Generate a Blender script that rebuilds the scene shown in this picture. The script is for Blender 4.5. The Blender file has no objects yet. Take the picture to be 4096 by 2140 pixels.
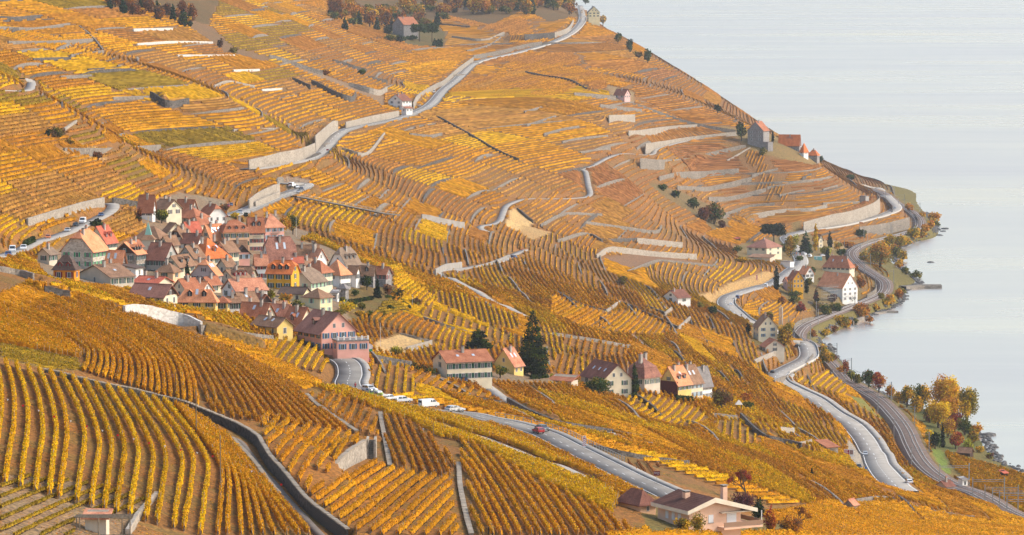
import bpy, math, random
import numpy as np
from mathutils import Matrix, Vector
rng=np.random.default_rng(7); random.seed(7)
SC=bpy.context.scene; COL=SC.collection
# ---------------------------------------------------------------- camera
F=14000.0; VH=-100.0; H=200.0            # focal length in photo pixels, horizon row, camera height above the lake
PITCH=math.atan((1070-VH)/F); CP,SP=math.cos(PITCH),math.sin(PITCH)
cam=bpy.data.cameras.new('camera'); co=bpy.data.objects.new('camera',cam); COL.objects.link(co)
cam.sensor_width=36; cam.lens=36*F/4096; cam.clip_start=5; cam.clip_end=60000
co.location=(0,0,H); co.rotation_euler=(math.pi/2-PITCH,0,0); SC.camera=co
# ---------------------------------------------------------------- sky, sun, exposure
SUN_EL,SUN_AZ=math.radians(40),math.radians(86)    # azimuth clockwise from the view direction (+Y)
w=bpy.data.worlds.new('World'); SC.world=w; w.use_nodes=True
nt=w.node_tree; bg=nt.nodes['Background']; sky=nt.nodes.new('ShaderNodeTexSky'); sky.sky_type='NISHITA'
sky.sun_disc=False; sky.sun_elevation=SUN_EL; sky.sun_rotation=SUN_AZ; sky.altitude=0
sky.air_density=1.3; sky.dust_density=2.2; sky.ozone_density=1.0
nt.links.new(sky.outputs[0],bg.inputs[0]); bg.inputs[1].default_value=0.13
sl=bpy.data.lights.new('sun','SUN'); sl.energy=1.5; sl.angle=math.radians(10); sl.color=(1,0.92,0.82)
so=bpy.data.objects.new('sun',sl); COL.objects.link(so)
sd=Vector((math.sin(SUN_AZ)*math.cos(SUN_EL),math.cos(SUN_AZ)*math.cos(SUN_EL),math.sin(SUN_EL)))
so.rotation_euler=sd.to_track_quat('Z','Y').to_euler(); so.location=sd*3000
SC.view_settings.view_transform='Standard'; SC.view_settings.look='None'; SC.view_settings.exposure=1.1; SC.view_settings.gamma=1
SC.cycles.max_bounces=4; SC.cycles.diffuse_bounces=2; SC.cycles.glossy_bounces=1; SC.cycles.transmission_bounces=1; SC.cycles.volume_bounces=0
# ---------------------------------------------------------------- terrain heights
def ray(u,v):
    x=(np.asarray(u,float)-2048)/F; y=-(np.asarray(v,float)-1070)/F
    return x, CP+y*SP, -SP+y*CP
def proj(X,Y,Z):
    zz=Z-H; d=Y*CP-zz*SP; return 2048+F*X/d, 1070-F*(Y*SP+zz*CP)/d
def at_z(u,v,z):
    dx,dy,dz=ray(u,v); t=(z-H)/dz; return dx*t,dy*t
CTRL=[(3574,1930,16),(3449,1749,18),(3250,1600,22),(3112,1494,24),(3225,1434,18),(3193,1381,18),(3009,1288,22),(2902,1211,24),(3056,1143,20),(3205,1050,16),(3152,938,18),(3460,878,16),(3585,831,13),(3466,745,12),
(3917,1987,7),(3736,1899,7),(3643,1781,7),(3580,1668,7),(3449,1562,7),(3356,1497,7),(3187,1335,7),(3288,1270,7),(3413,1223,7),(3532,1169,7),(3496,1098,7),(3407,1009,7),(3550,950,7),(3674,908,7),(3645,848,7),(3540,775,8),
(4110,1888,0),(4000,1850,0),(3940,1740,0),(3800,1690,1),(3600,1612,0),(3455,1543,0),(3400,1506,0),(3350,1456,0),(3324,1394,0),(3256,1359,0),(3312,1324,0),(3401,1291,0),(3496,1259,0),(3603,1211,0),(3609,1169,0),(3680,1131,0),(3615,1086,0),(3573,1003,0),(3651,967,0),(3746,929,0),(3743,902,0),(3700,850,0),
(4180,1850,-6),(4050,1700,-7),(3700,1560,-7),(3520,1480,-6),(3450,1400,-7),(3500,1320,-7),(3640,1270,-7),(3720,1200,-6),(3720,1080,-7),(3680,1020,-6),(3850,940,-8),(3830,850,-8),(4000,1200,-10),(4200,1500,-10),
(1330,1420,100),(1200,1212,102),(870,890,107),(372,1085,110),(100,960,117),(1180,960,101),(1560,1150,94),(1480,1200,95),
(1700,1100,80),(2000,1000,68),(1500,1300,90),(1600,1000,85),(1500,800,92),(1900,700,85),(1900,500,100),(2200,300,117),(2200,500,97),(2200,900,62),
(1190,745,103),(900,850,106),(1300,600,104),(1600,480,106),(1735,365,110),(1900,260,121),(2000,230,125),(2290,100,149),(2330,40,158),(2395,110,146),
(2500,350,112),(2500,500,92),(2500,700,68),(2500,900,50),(2500,1100,46),(2660,260,115),(2950,480,80),(3040,590,68),(3197,605,64),(3300,690,38),(3000,750,42),(3000,850,27),(2700,900,35),(2900,1000,25),(2700,1150,34),(2750,650,60),
(1500,300,125),(1200,300,134),(1200,100,160),(600,300,150),(600,100,168),(0,300,160),(0,100,172),(0,600,138),(600,600,120),(600,800,114),(100,800,124),(1600,30,165),(2100,30,165),(900,400,138),(300,450,146),
(0,1130,128),(0,1500,128),(0,2100,127),(600,1300,118),(1000,1500,111),(700,1700,119),(1400,1700,102),(1400,2100,108),(2000,2100,102),(1900,1800,97),(1430,1550,99),(1900,1660,92),(2250,1780,90),(2600,1950,90),(2756,2125,94),
(3300,2100,68),(3900,2120,40),(4060,1960,6),(3300,1890,50),(3450,1905,48),(3620,1950,45),(3830,2015,41),(4100,2078,34),(3000,1800,60),(2900,1600,52),(2700,1400,50),(3000,1420,30),(2300,1300,68),(2450,1570,65),(1800,1512,85),(2130,1500,78),(2100,1650,85),(2600,1750,74)]
WORLD=[(320,3600,-8),(300,4000,-10),(230,4600,-10),(200,5400,-12),(195,4200,50),(140,4800,60),(420,3300,-10),(420,2400,-12),(420,1600,-12),(420,900,-5),(300,900,-5),(200,800,15),(120,450,75),(60,420,90),(-90,400,135),(-160,600,160),(-260,900,185),(-400,1400,225),(-520,2200,250),(-500,3200,280),(-200,4200,215),(60,5200,190),(-600,5200,330),(0,420,108),(0,5000,210)]
_c=np.array([(*at_z(u,v,z),z) for u,v,z in CTRL]+WORLD,float)
KY=0.4; _P=np.stack([_c[:,0]/100,_c[:,1]*KY/100],1); _n=len(_P)
def _phi(r2): return 0.5*r2*np.log(np.maximum(r2,1e-6))
_A=np.zeros((_n+3,_n+3)); _A[:_n,:_n]=_phi(((_P[:,None]-_P[None])**2).sum(-1))+0.05*np.eye(_n)
_A[:_n,_n]=1; _A[:_n,_n+1:]=_P; _A[_n,:_n]=1; _A[_n+1:,:_n]=_P.T
_W=np.linalg.solve(_A,np.concatenate([_c[:,2],[0,0,0]]))
NA,NY=460,1200; A0,A1=-0.2,0.2; LY0,LY1=math.log(380),math.log(5400)
AZ=np.linspace(A0,A1,NA); LYS=np.linspace(LY0,LY1,NY); YY=np.exp(LYS); DA=AZ[1]-AZ[0]; DL=LYS[1]-LYS[0]
GX=AZ[None]*YY[:,None]; GY=np.repeat(YY[:,None],NA,1)
def _zb():
    # evaluate on a coarser lattice (cheap), then refine bilinearly
    ri=np.linspace(0,NY-1,NY//2); ci=np.linspace(0,NA-1,NA//2)
    y=np.exp(LY0+ri*DL); a=A0+ci*DA; X=(a[None]*y[:,None]); Yg=np.repeat(y[:,None],len(a),1)
    q=np.stack([X.ravel()/100,Yg.ravel()*KY/100],1); out=np.empty(len(q))
    for i in range(0,len(q),20000):
        c=q[i:i+20000]; d=(c[:,None,0]-_P[None,:,0])**2+(c[:,None,1]-_P[None,:,1])**2
        out[i:i+20000]=_phi(d)@_W[:_n]+_W[_n]+c@_W[_n+1:]
    o=out.reshape(X.shape)
    t=np.empty((o.shape[0],NA))
    for k in range(o.shape[0]): t[k]=np.interp(np.arange(NA),ci,o[k])
    r=np.empty((NY,NA)); R=np.arange(NY)
    for k in range(NA): r[:,k]=np.interp(R,ri,t[:,k])
    return r
ZB=_zb(); ZB=np.maximum(ZB,-9)
def vnoise(x,y,s,seed):
    # smooth value noise
    g=np.random.default_rng(seed).random((64,64)); x=x/s; y=y/s; xi=np.floor(x).astype(int); yi=np.floor(y).astype(int)
    fx=x-xi; fy=y-yi; fx=fx*fx*(3-2*fx); fy=fy*fy*(3-2*fy)
    a=g[yi%64,xi%64]; b=g[yi%64,(xi+1)%64]; c=g[(yi+1)%64,xi%64]; d=g[(yi+1)%64,(xi+1)%64]
    return (a*(1-fx)+b*fx)*(1-fy)+(c*(1-fx)+d*fx)*fy
Z=ZB.copy()
def cell(X,Y):
    X=np.asarray(X,float); Y=np.asarray(Y,float); Yc=np.maximum(Y,381)
    return np.clip((np.log(Yc)-LY0)/DL,0,NY-1.001), np.clip((X/Yc-A0)/DA,0,NA-1.001)
def samp(G,X,Y):
    r,c=cell(X,Y); r0=r.astype(int); c0=c.astype(int); fr=r-r0; fc=c-c0
    return (G[r0,c0]*(1-fc)+G[r0,c0+1]*fc)*(1-fr)+(G[r0+1,c0]*(1-fc)+G[r0+1,c0+1]*fc)*fr
def hgt(X,Y): return samp(Z,X,Y)
def pix(u,v,G=None):
    """photo pixel -> first point where that sight line meets the ground (or the lake)"""
    G=Z if G is None else G
    dx,dy,dz=ray(u,v); c=(dx/dy-A0)/DA; c=min(max(c,0),NA-1.001); c0=int(c); w=c-c0
    col=np.maximum(G[:,c0]*(1-w)+G[:,c0+1]*w,0); rz=H+dz/dy*YY; m=col>=rz
    k=int(np.argmax(m)) if m.any() else NY-1
    if k==0: Y=YY[0]
    else:
        a=rz[k-1]-col[k-1]; b=col[k]-rz[k]; t=a/(a+b) if a+b>1e-9 else 0; Y=YY[k-1]+(YY[k]-YY[k-1])*t
    X=dx/dy*Y; return np.array([X,Y,H+dz/dy*Y])
def scale_at(Y): return F/Y
def inpoly(u,v,poly):
    u=np.asarray(u); v=np.asarray(v); r=np.zeros(u.shape,bool); n=len(poly)
    for i in range(n):
        x1,y1=poly[i]; x2,y2=poly[(i+1)%n]
        if y1==y2: continue
        c=((y1>v)!=(y2>v))&(u<(x2-x1)*(v-y1)/(y2-y1)+x1); r^=c
    return r
def catmull(P,step):
    P=np.asarray(P,float); out=[]
    Q=np.vstack([2*P[0]-P[1],P,2*P[-1]-P[-2]])
    for i in range(1,len(Q)-2):
        p0,p1,p2,p3=Q[i-1],Q[i],Q[i+1],Q[i+2]; n=max(1,int(math.ceil(np.linalg.norm((p2-p1)[:2])/step)))
        t=(np.arange(n)/n)[:,None]
        out.append(0.5*((2*p1)+(-p0+p2)*t+(2*p0-5*p1+4*p2-p3)*t*t+(-p0+3*p1-3*p2+p3)*t**3))
    out.append(Q[-2][None]); return np.vstack(out)
def smooth1(a,k):
    if k<1 or len(a)<3: return a
    k=min(k,(len(a)-1)//2); p=np.concatenate([np.full(k,a[0]),a,np.full(k,a[-1])]); return np.convolve(p,np.ones(2*k+1)/(2*k+1),'valid')
def near(P,R):
    """for grid points within R of polyline samples P (n,>=2): distance, index of nearest sample"""
    D=np.full((NY,NA),1e9); I=np.full((NY,NA),-1,int)
    for k,p in enumerate(P):
        x,y=p[0],p[1]
        if y<381 or y>5300: continue
        r,c=cell(x,y); hr=int(R/(y*DL))+2; hc=int(R/(y*DA))+2
        r0,r1=max(0,int(r)-hr),min(NY,int(r)+hr+2); c0,c1=max(0,int(c)-hc),min(NA,int(c)+hc+2)
        d=np.hypot(GX[r0:r1,c0:c1]-x,GY[r0:r1,c0:c1]-y); s=D[r0:r1,c0:c1]; m=d<s; s[m]=d[m]; I[r0:r1,c0:c1][m]=k
    return D,I
BLOCK=np.zeros((NY,NA),bool)   # no vines here
GCOL=np.zeros((NY,NA,4))       # ground colour override, alpha = amount
# ---------------------------------------------------------------- mesh helpers
def mk(name,V,Fc,mat=None,parent=None,cols=None,smooth=False,mats=None,midx=None):
    V=np.asarray(V,np.float32).reshape(-1,3); me=bpy.data.meshes.new(name)
    if isinstance(Fc,np.ndarray):
        k=Fc.shape[1]; nf=len(Fc); me.vertices.add(len(V)); me.vertices.foreach_set('co',V.ravel())
        me.loops.add(nf*k); me.loops.foreach_set('vertex_index',Fc.astype(np.int32).ravel())
        me.polygons.add(nf); me.polygons.foreach_set('loop_start',np.arange(0,nf*k,k,dtype=np.int32)); me.update(calc_edges=True)
    else:
        me.from_pydata(V.tolist(),[],Fc); me.update()
    if cols is not None:
        at=me.color_attributes.new('Col','FLOAT_COLOR','POINT'); c=np.ones((len(V),4),np.float32); c[:,:3]=cols; at.data.foreach_set('color',c.ravel())
    for m in (mats or ([mat] if mat else [])): me.materials.append(m)
    if midx is not None: me.polygons.foreach_set('material_index',np.asarray(midx,np.int32))
    if smooth: me.polygons.foreach_set('use_smooth',np.ones(len(me.polygons),bool))
    o=bpy.data.objects.new(name,me); COL.objects.link(o)
    if parent is not None: o.parent=parent
    return o
def inst(name,me,parent=None,loc=None,rot=0,scale=None):
    o=bpy.data.objects.new(name,me); COL.objects.link(o)
    if parent is not None: o.parent=parent
    if loc is not None: o.location=loc
    if rot: o.rotation_euler=(0,0,rot)
    if scale is not None: o.scale=scale
    return o
def tag(o,label,cat,group=None):
    o['label']=label; o['category']=cat
    if group: o['group']=group
    return o
def empty(name,loc,rz=0):
    o=bpy.data.objects.new(name,None); COL.objects.link(o); o.location=loc; o.rotation_euler=(0,0,rz); o.empty_display_size=1; return o
class MB:
    """collects boxes, prisms, tubes into one mesh"""
    def __init__(s): s.v=[]; s.f=[]; s.m=[]
    def add(s,V,Fs,m=0):
        b=len(s.v); s.v+= [tuple(p) for p in V]; s.f+=[tuple(b+i for i in f) for f in Fs]; s.m+=[m]*len(Fs); return s
    def box(s,x0,x1,y0,y1,z0,z1,m=0):
        return s.add([(x0,y0,z0),(x1,y0,z0),(x1,y1,z0),(x0,y1,z0),(x0,y0,z1),(x1,y0,z1),(x1,y1,z1),(x0,y1,z1)],[(0,3,2,1),(4,5,6,7),(0,1,5,4),(1,2,6,5),(2,3,7,6),(3,0,4,7)],m)
    def tube(s,p,q,r0,r1=None,n=6,m=0,cap=True):
        r1=r0 if r1 is None else r1; p=Vector(p); q=Vector(q); d=(q-p).normalized(); a=d.orthogonal().normalized(); b=d.cross(a)
        V=[];
        for c,r in ((p,r0),(q,r1)):
            for i in range(n): t=2*math.pi*i/n; V.append(c+a*math.cos(t)*r+b*math.sin(t)*r)
        Fs=[(i,(i+1)%n,n+(i+1)%n,n+i) for i in range(n)]
        if cap: Fs+=[tuple(range(n-1,-1,-1)),tuple(range(n,2*n))]
        return s.add(V,Fs,m)
    def poly(s,P,m=0): return s.add(P,[tuple(range(len(P)))],m)
    def slab(s,P,t,m=0):
        """thick polygon: P top points, dropped by t"""
        n=len(P); V=list(P)+[(x,y,z-t) for x,y,z in P]
        return s.add(V,[tuple(range(n)),tuple(range(2*n-1,n-1,-1))]+[(i,n+i,n+(i+1)%n,(i+1)%n) for i in range(n)],m)
    def build(s,name,mats,parent=None,smooth=False):
        return mk(name,s.v,s.f,parent=parent,mats=mats if isinstance(mats,list) else [mats],midx=s.m,smooth=smooth)
# ---------------------------------------------------------------- materials
def nodes(m): return m.node_tree.nodes,m.node_tree.links
def newmat(name):
    m=bpy.data.materials.new(name); m.use_nodes=True; return m
def noise_mat(name,col,col2=None,scale=0.5,rough=0.9,bump=0.0,bscale=None,detail=4,attr=False,spec=0.2):
    m=newmat(name); N,L=nodes(m); b=N['Principled BSDF']; b.inputs['Roughness'].default_value=rough; b.inputs['Specular IOR Level'].default_value=spec
    tc=N.new('ShaderNodeTexCoord'); n=N.new('ShaderNodeTexNoise'); n.inputs['Scale'].default_value=scale; n.inputs['Detail'].default_value=detail
    L.new(tc.outputs['Object'],n.inputs['Vector'])
    r=N.new('ShaderNodeValToRGB'); r.color_ramp.elements[0].position=0.3; r.color_ramp.elements[1].position=0.7
    c2=col2 or tuple(min(1,x*1.25) for x in col); r.color_ramp.elements[0].color=(*col,1); r.color_ramp.elements[1].color=(*c2,1)
    L.new(n.outputs[0],r.inputs[0]); L.new(r.outputs[0],b.inputs['Base Color'])
    if bump:
        n2=N.new('ShaderNodeTexNoise'); n2.inputs['Scale'].default_value=bscale or scale*4; n2.inputs['Detail'].default_value=3; L.new(tc.outputs['Object'],n2.inputs['Vector'])
        bp=N.new('ShaderNodeBump'); bp.inputs['Strength'].default_value=bump; bp.inputs['Distance'].default_value=0.2; L.new(n2.outputs[0],bp.inputs['Height']); L.new(bp.outputs[0],b.inputs['Normal'])
    return m
_cache={}
def flat(name,col,rough=0.7,metal=0.0,spec=0.3):
    k=(name,col)
    if k in _cache: return _cache[k]
    m=newmat(name); b=m.node_tree.nodes['Principled BSDF']; b.inputs['Base Color'].default_value=(*col,1); b.inputs['Roughness'].default_value=rough; b.inputs['Metallic'].default_value=metal; b.inputs['Specular IOR Level'].default_value=spec
    _cache[k]=m; return m
def plaster(col):
    k=('plaster',col)
    if k not in _cache:
        c1=tuple(c*0.86 for c in col); _cache[k]=noise_mat('plaster',c1,tuple(min(1,c*1.06) for c in col),0.35,0.9,0.12,2.0)
    return _cache[k]
def stone_mat(name,c1,c2,scale=1.2,bump=0.6):
    m=newmat(name); N,L=nodes(m); b=N['Principled BSDF']; b.inputs['Roughness'].default_value=0.95; b.inputs['Specular IOR Level'].default_value=0.15
    tc=N.new('ShaderNodeTexCoord'); mp=N.new('ShaderNodeMapping'); mp.inputs['Scale'].default_value=(scale,scale,scale*1.7); L.new(tc.outputs['Object'],mp.inputs[0])
    v=N.new('ShaderNodeTexVoronoi'); L.new(mp.outputs[0],v.inputs['Vector']); v.inputs['Scale'].default_value=1
    n=N.new('ShaderNodeTexNoise'); n.inputs['Scale'].default_value=0.12; n.inputs['Detail'].default_value=5; L.new(tc.outputs['Object'],n.inputs['Vector'])
    sx=N.new('ShaderNodeSeparateColor'); L.new(v.outputs['Color'],sx.inputs[0])
    ad=N.new('ShaderNodeMath'); ad.operation='ADD'; L.new(sx.outputs[0],ad.inputs[0]); L.new(n.outputs[0],ad.inputs[1])
    ml=N.new('ShaderNodeMath'); ml.operation='MULTIPLY'; ml.inputs[1].default_value=0.55; L.new(ad.outputs[0],ml.inputs[0])
    r=N.new('ShaderNodeValToRGB'); r.color_ramp.elements[0].color=(*c1,1); r.color_ramp.elements[1].color=(*c2,1); r.color_ramp.elements[0].position=0.15; r.color_ramp.elements[1].position=0.9
    L.new(ml.outputs[0],r.inputs[0]); L.new(r.outputs[0],b.inputs['Base Color'])
    bp=N.new('ShaderNodeBump'); bp.inputs['Strength'].default_value=bump; bp.inputs['Distance'].default_value=0.15; bp.invert=True; L.new(v.outputs['Distance'],bp.inputs['Height']); L.new(bp.outputs[0],b.inputs['Normal'])
    return m
def roof_mat(col,col2=None,tile=3.2):
    k=('roof',col,col2)
    if k in _cache: return _cache[k]
    m=newmat('roof_tiles'); N,L=nodes(m); b=N['Principled BSDF']; b.inputs['Roughness'].default_value=0.85; b.inputs['Specular IOR Level'].default_value=0.2
    tc=N.new('ShaderNodeTexCoord'); n=N.new('ShaderNodeTexNoise'); n.inputs['Scale'].default_value=0.45; n.inputs['Detail'].default_value=6; L.new(tc.outputs['Object'],n.inputs['Vector'])
    n2=N.new('ShaderNodeTexNoise'); n2.inputs['Scale'].default_value=3.0; n2.inputs['Detail'].default_value=2; L.new(tc.outputs['Object'],n2.inputs['Vector'])
    ad=N.new('ShaderNodeMath'); ad.operation='ADD'; L.new(n.outputs[0],ad.inputs[0]); L.new(n2.outputs[0],ad.inputs[1])
    ml=N.new('ShaderNodeMath'); ml.operation='MULTIPLY'; ml.inputs[1].default_value=0.5; L.new(ad.outputs[0],ml.inputs[0])
    r=N.new('ShaderNodeValToRGB'); c2=col2 or tuple(min(1,x*1.3) for x in col); r.color_ramp.elements[0].color=(*[x*0.75 for x in col],1); r.color_ramp.elements[1].color=(*c2,1)
    r.color_ramp.elements[0].position=0.36; r.color_ramp.elements[1].position=0.64; L.new(ml.outputs[0],r.inputs[0]); L.new(r.outputs[0],b.inputs['Base Color'])
    wv=N.new('ShaderNodeTexWave'); wv.bands_direction='Z'; wv.inputs['Scale'].default_value=1.6; wv.inputs['Distortion'].default_value=0.4; L.new(tc.outputs['Object'],wv.inputs['Vector'])
    bp=N.new('ShaderNodeBump'); bp.inputs['Strength'].default_value=0.35; bp.inputs['Distance'].default_value=0.08; L.new(wv.outputs[0],bp.inputs['Height']); L.new(bp.outputs[0],b.inputs['Normal'])
    _cache[k]=m; return m
def leaf_mat(name,trans=0.3):
    m=newmat(name); N,L=nodes(m); N.remove(N['Principled BSDF']); out=N['Material Output']
    a=N.new('ShaderNodeAttribute'); a.attribute_name='Col'; d=N.new('ShaderNodeBsdfDiffuse'); t=N.new('ShaderNodeBsdfTranslucent'); mx=N.new('ShaderNodeMixShader'); mx.inputs[0].default_value=trans
    L.new(a.outputs['Color'],d.inputs[0]); L.new(a.outputs['Color'],t.inputs[0]); L.new(d.outputs[0],mx.inputs[1]); L.new(t.outputs[0],mx.inputs[2]); L.new(mx.outputs[0],out.inputs[0]); return m
LEAF=leaf_mat('vine_leaves'); TLEAF=leaf_mat('tree_leaves',0.25)
BARK=noise_mat('bark',(0.05,0.035,0.025),(0.11,0.085,0.06),3,0.95)
STEM=flat('vine_wood',(0.035,0.024,0.018),0.95)
POST=flat('post_wood',(0.16,0.12,0.08),0.9); STEEL=flat('galvanised_steel',(0.34,0.34,0.33),0.5,0.4)
ASPH=noise_mat('asphalt',(0.135,0.122,0.108),(0.235,0.215,0.19),0.09,0.9,0.05,3)
CONC=noise_mat('concrete',(0.245,0.222,0.192),(0.335,0.305,0.27),0.25,0.9,0.1,2)
PAINT=flat('road_paint',(0.75,0.73,0.68),0.8)
STONE=stone_mat('dry_stone',(0.10,0.085,0.07),(0.30,0.255,0.205))
STONED=stone_mat('dark_stone',(0.035,0.03,0.028),(0.16,0.14,0.12))
STONEL=stone_mat('pale_stone',(0.20,0.17,0.135),(0.42,0.36,0.29))
WHITEW=stone_mat('whitewashed_stone',(0.38,0.345,0.30),(0.64,0.60,0.54),1.2,0.5)
COPE=noise_mat('coping_stone',(0.25,0.20,0.145),(0.42,0.35,0.265),1.0,0.9,0.2,4)
GLASS=flat('window_glass',(0.03,0.035,0.04),0.15,0,0.6); FRAME=flat('window_frame',(0.62,0.60,0.56),0.6)
# ---------------------------------------------------------------- zones on the ground (photo outlines laid on the terrain)
UU,VV=proj(GX,GY,ZB)
STRAW=(0.50,0.36,0.18); GRASS=(0.085,0.10,0.03); SOIL=(0.20,0.125,0.085); GRAVEL=(0.24,0.185,0.13); FORESTG=(0.10,0.075,0.035); YARD=(0.20,0.175,0.145); GARDEN=(0.085,0.085,0.03)
ZONES=[ # outline, colour, amount, blocks vines
([(1500,1369),(1601,1337),(1713,1369),(1640,1402),(1575,1425),(1500,1400)],STRAW,0.9,1),
([(2405,1032),(2519,1016),(2670,1027),(2870,1063),(2680,1057),(2508,1075)],SOIL,1,1),
([(2040,850),(2060,838),(2130,885),(2125,905),(2070,925),(2025,905)],(0.55,0.40,0.20),0.9,1),
([(2090,900),(2210,930),(2130,960),(2080,930)],STRAW,0.6,1),
([(2800,1180),(2850,1165),(2940,1125),(3060,1085),(3100,1085),(3060,1135),(2960,1160),(2890,1190),(2880,1215),(2850,1215)],(0.46,0.31,0.14),0.9,1),
([(400,0),(880,0),(830,100),(760,80),(660,60),(560,30)],FORESTG,0.9,1),
([(740,70),(850,110),(930,190),(1080,230),(1060,250),(900,210),(820,150),(750,100)],(0.16,0.11,0.07),0.8,1),
([(1330,0),(2330,0),(2310,60),(2200,90),(2100,40),(1960,100),(1780,60),(1700,100),(1760,140),(1780,190),(1640,180),(1560,110),(1450,60)],FORESTG,0.8,1),
([(1130,240),(1250,280),(1380,330),(1540,390),(1540,430),(1500,400),(1380,350),(1200,280)],(0.24,0.18,0.13),0.8,1),
([(2590,730),(2700,760),(2800,800),(2900,860),(2920,910),(2860,920),(2780,860),(2660,790)],(0.15,0.12,0.06),0.9,1),
([(240,990),(300,962),(420,952),(470,978),(560,948),(592,905),(548,888),(556,842),(640,790),(720,770),(900,800),(930,880),(1030,900),(1100,850),(1140,900),(1250,930),(1230,950),(1180,960),(1290,980),(1440,1050),(1570,1080),(1570,1180),(1500,1250),(1400,1290),(1350,1440),(1290,1400),(1190,1330),(960,1260),(700,1230),(520,1160),(320,1140),(200,1120),(140,1050)],YARD,0.8,1),
([(1390,1150),(1560,1140),(1640,1180),(1700,1250),(1600,1260),(1500,1300),(1400,1290)],GARDEN,0.7,0),
([(1700,1500),(1980,1490),(2100,1490),(2230,1500),(2250,1540),(1960,1530),(1780,1520)],YARD,0.7,1),
([(2300,1540),(2560,1560),(2800,1590),(2850,1600),(2860,1570),(2640,1540),(2400,1500)],GARDEN,0.8,1),
([(2930,985),(3060,960),(3200,900),(3260,960),(3360,1000),(3400,1050),(3440,1100),(3450,1200),(3330,1240),(3200,1230),(3130,1190),(3090,1130),(3150,1060),(3080,1040),(2960,1040)],(0.15,0.13,0.06),0.85,1),
([(3000,1290),(3140,1300),(3150,1400),(3040,1410),(3010,1370)],GARDEN,0.8,1),
([(2560,2035),(2640,2010),(2720,2062),(2980,2062),(3060,2070),(3200,2140),(2600,2140)],(0.13,0.12,0.04),0.9,1),
([(3550,1530),(3720,1570),(3900,1640),(3960,1760),(3880,1810),(3750,1800),(3700,1700),(3620,1610)],GRASS,0.9,1),
([(3720,1790),(3770,1800),(3800,1880),(3790,1920),(3740,1840)],(0.14,0.20,0.04),1,1),
([(3400,1580),(3460,1600),(3500,1640),(3560,1660),(3540,1680),(3430,1620)],(0.16,0.20,0.05),0.8,1),
([(0,1895),(330,1930),(560,1985),(610,2010),(560,2080),(520,2150),(0,2150)],GRAVEL,0.75,0),
([(0,1380),(310,1440),(330,1485),(210,1482),(0,1432)],(0.26,0.21,0.07),0.7,0),
([(2860,500),(3070,530),(3290,640),(3260,660),(3130,640),(3000,600)],(0.22,0.18,0.08),0.7,1),
([(1540,60),(1640,50),(1780,130),(1770,190),(1640,180),(1560,140)],GARDEN,0.9,1),
([(2430,340),(2540,370),(2530,410),(2440,400)],(0.3,0.25,0.16),0.6,1),
([(3390,1760),(3450,1780),(3475,1870),(3440,1890),(3390,1830)],(0.26,0.25,0.24),1,1),
([(1130,700),(1240,720),(1230,765),(1150,770)],(0.27,0.26,0.25),0.6,1),
([(300,560),(230,600),(330,650),(430,640),(420,600)],(0.5,0.36,0.18),0.5,0),
([(3400,985),(3340,960),(3260,960),(3330,1000)],(0.3,0.24,0.13),0.8,1),
]
for poly,c,a,blk in ZONES:
    m=inpoly(UU,VV,poly)
    GCOL[m,:3]=c; GCOL[m,3]=a
    if blk: BLOCK|=m
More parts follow.
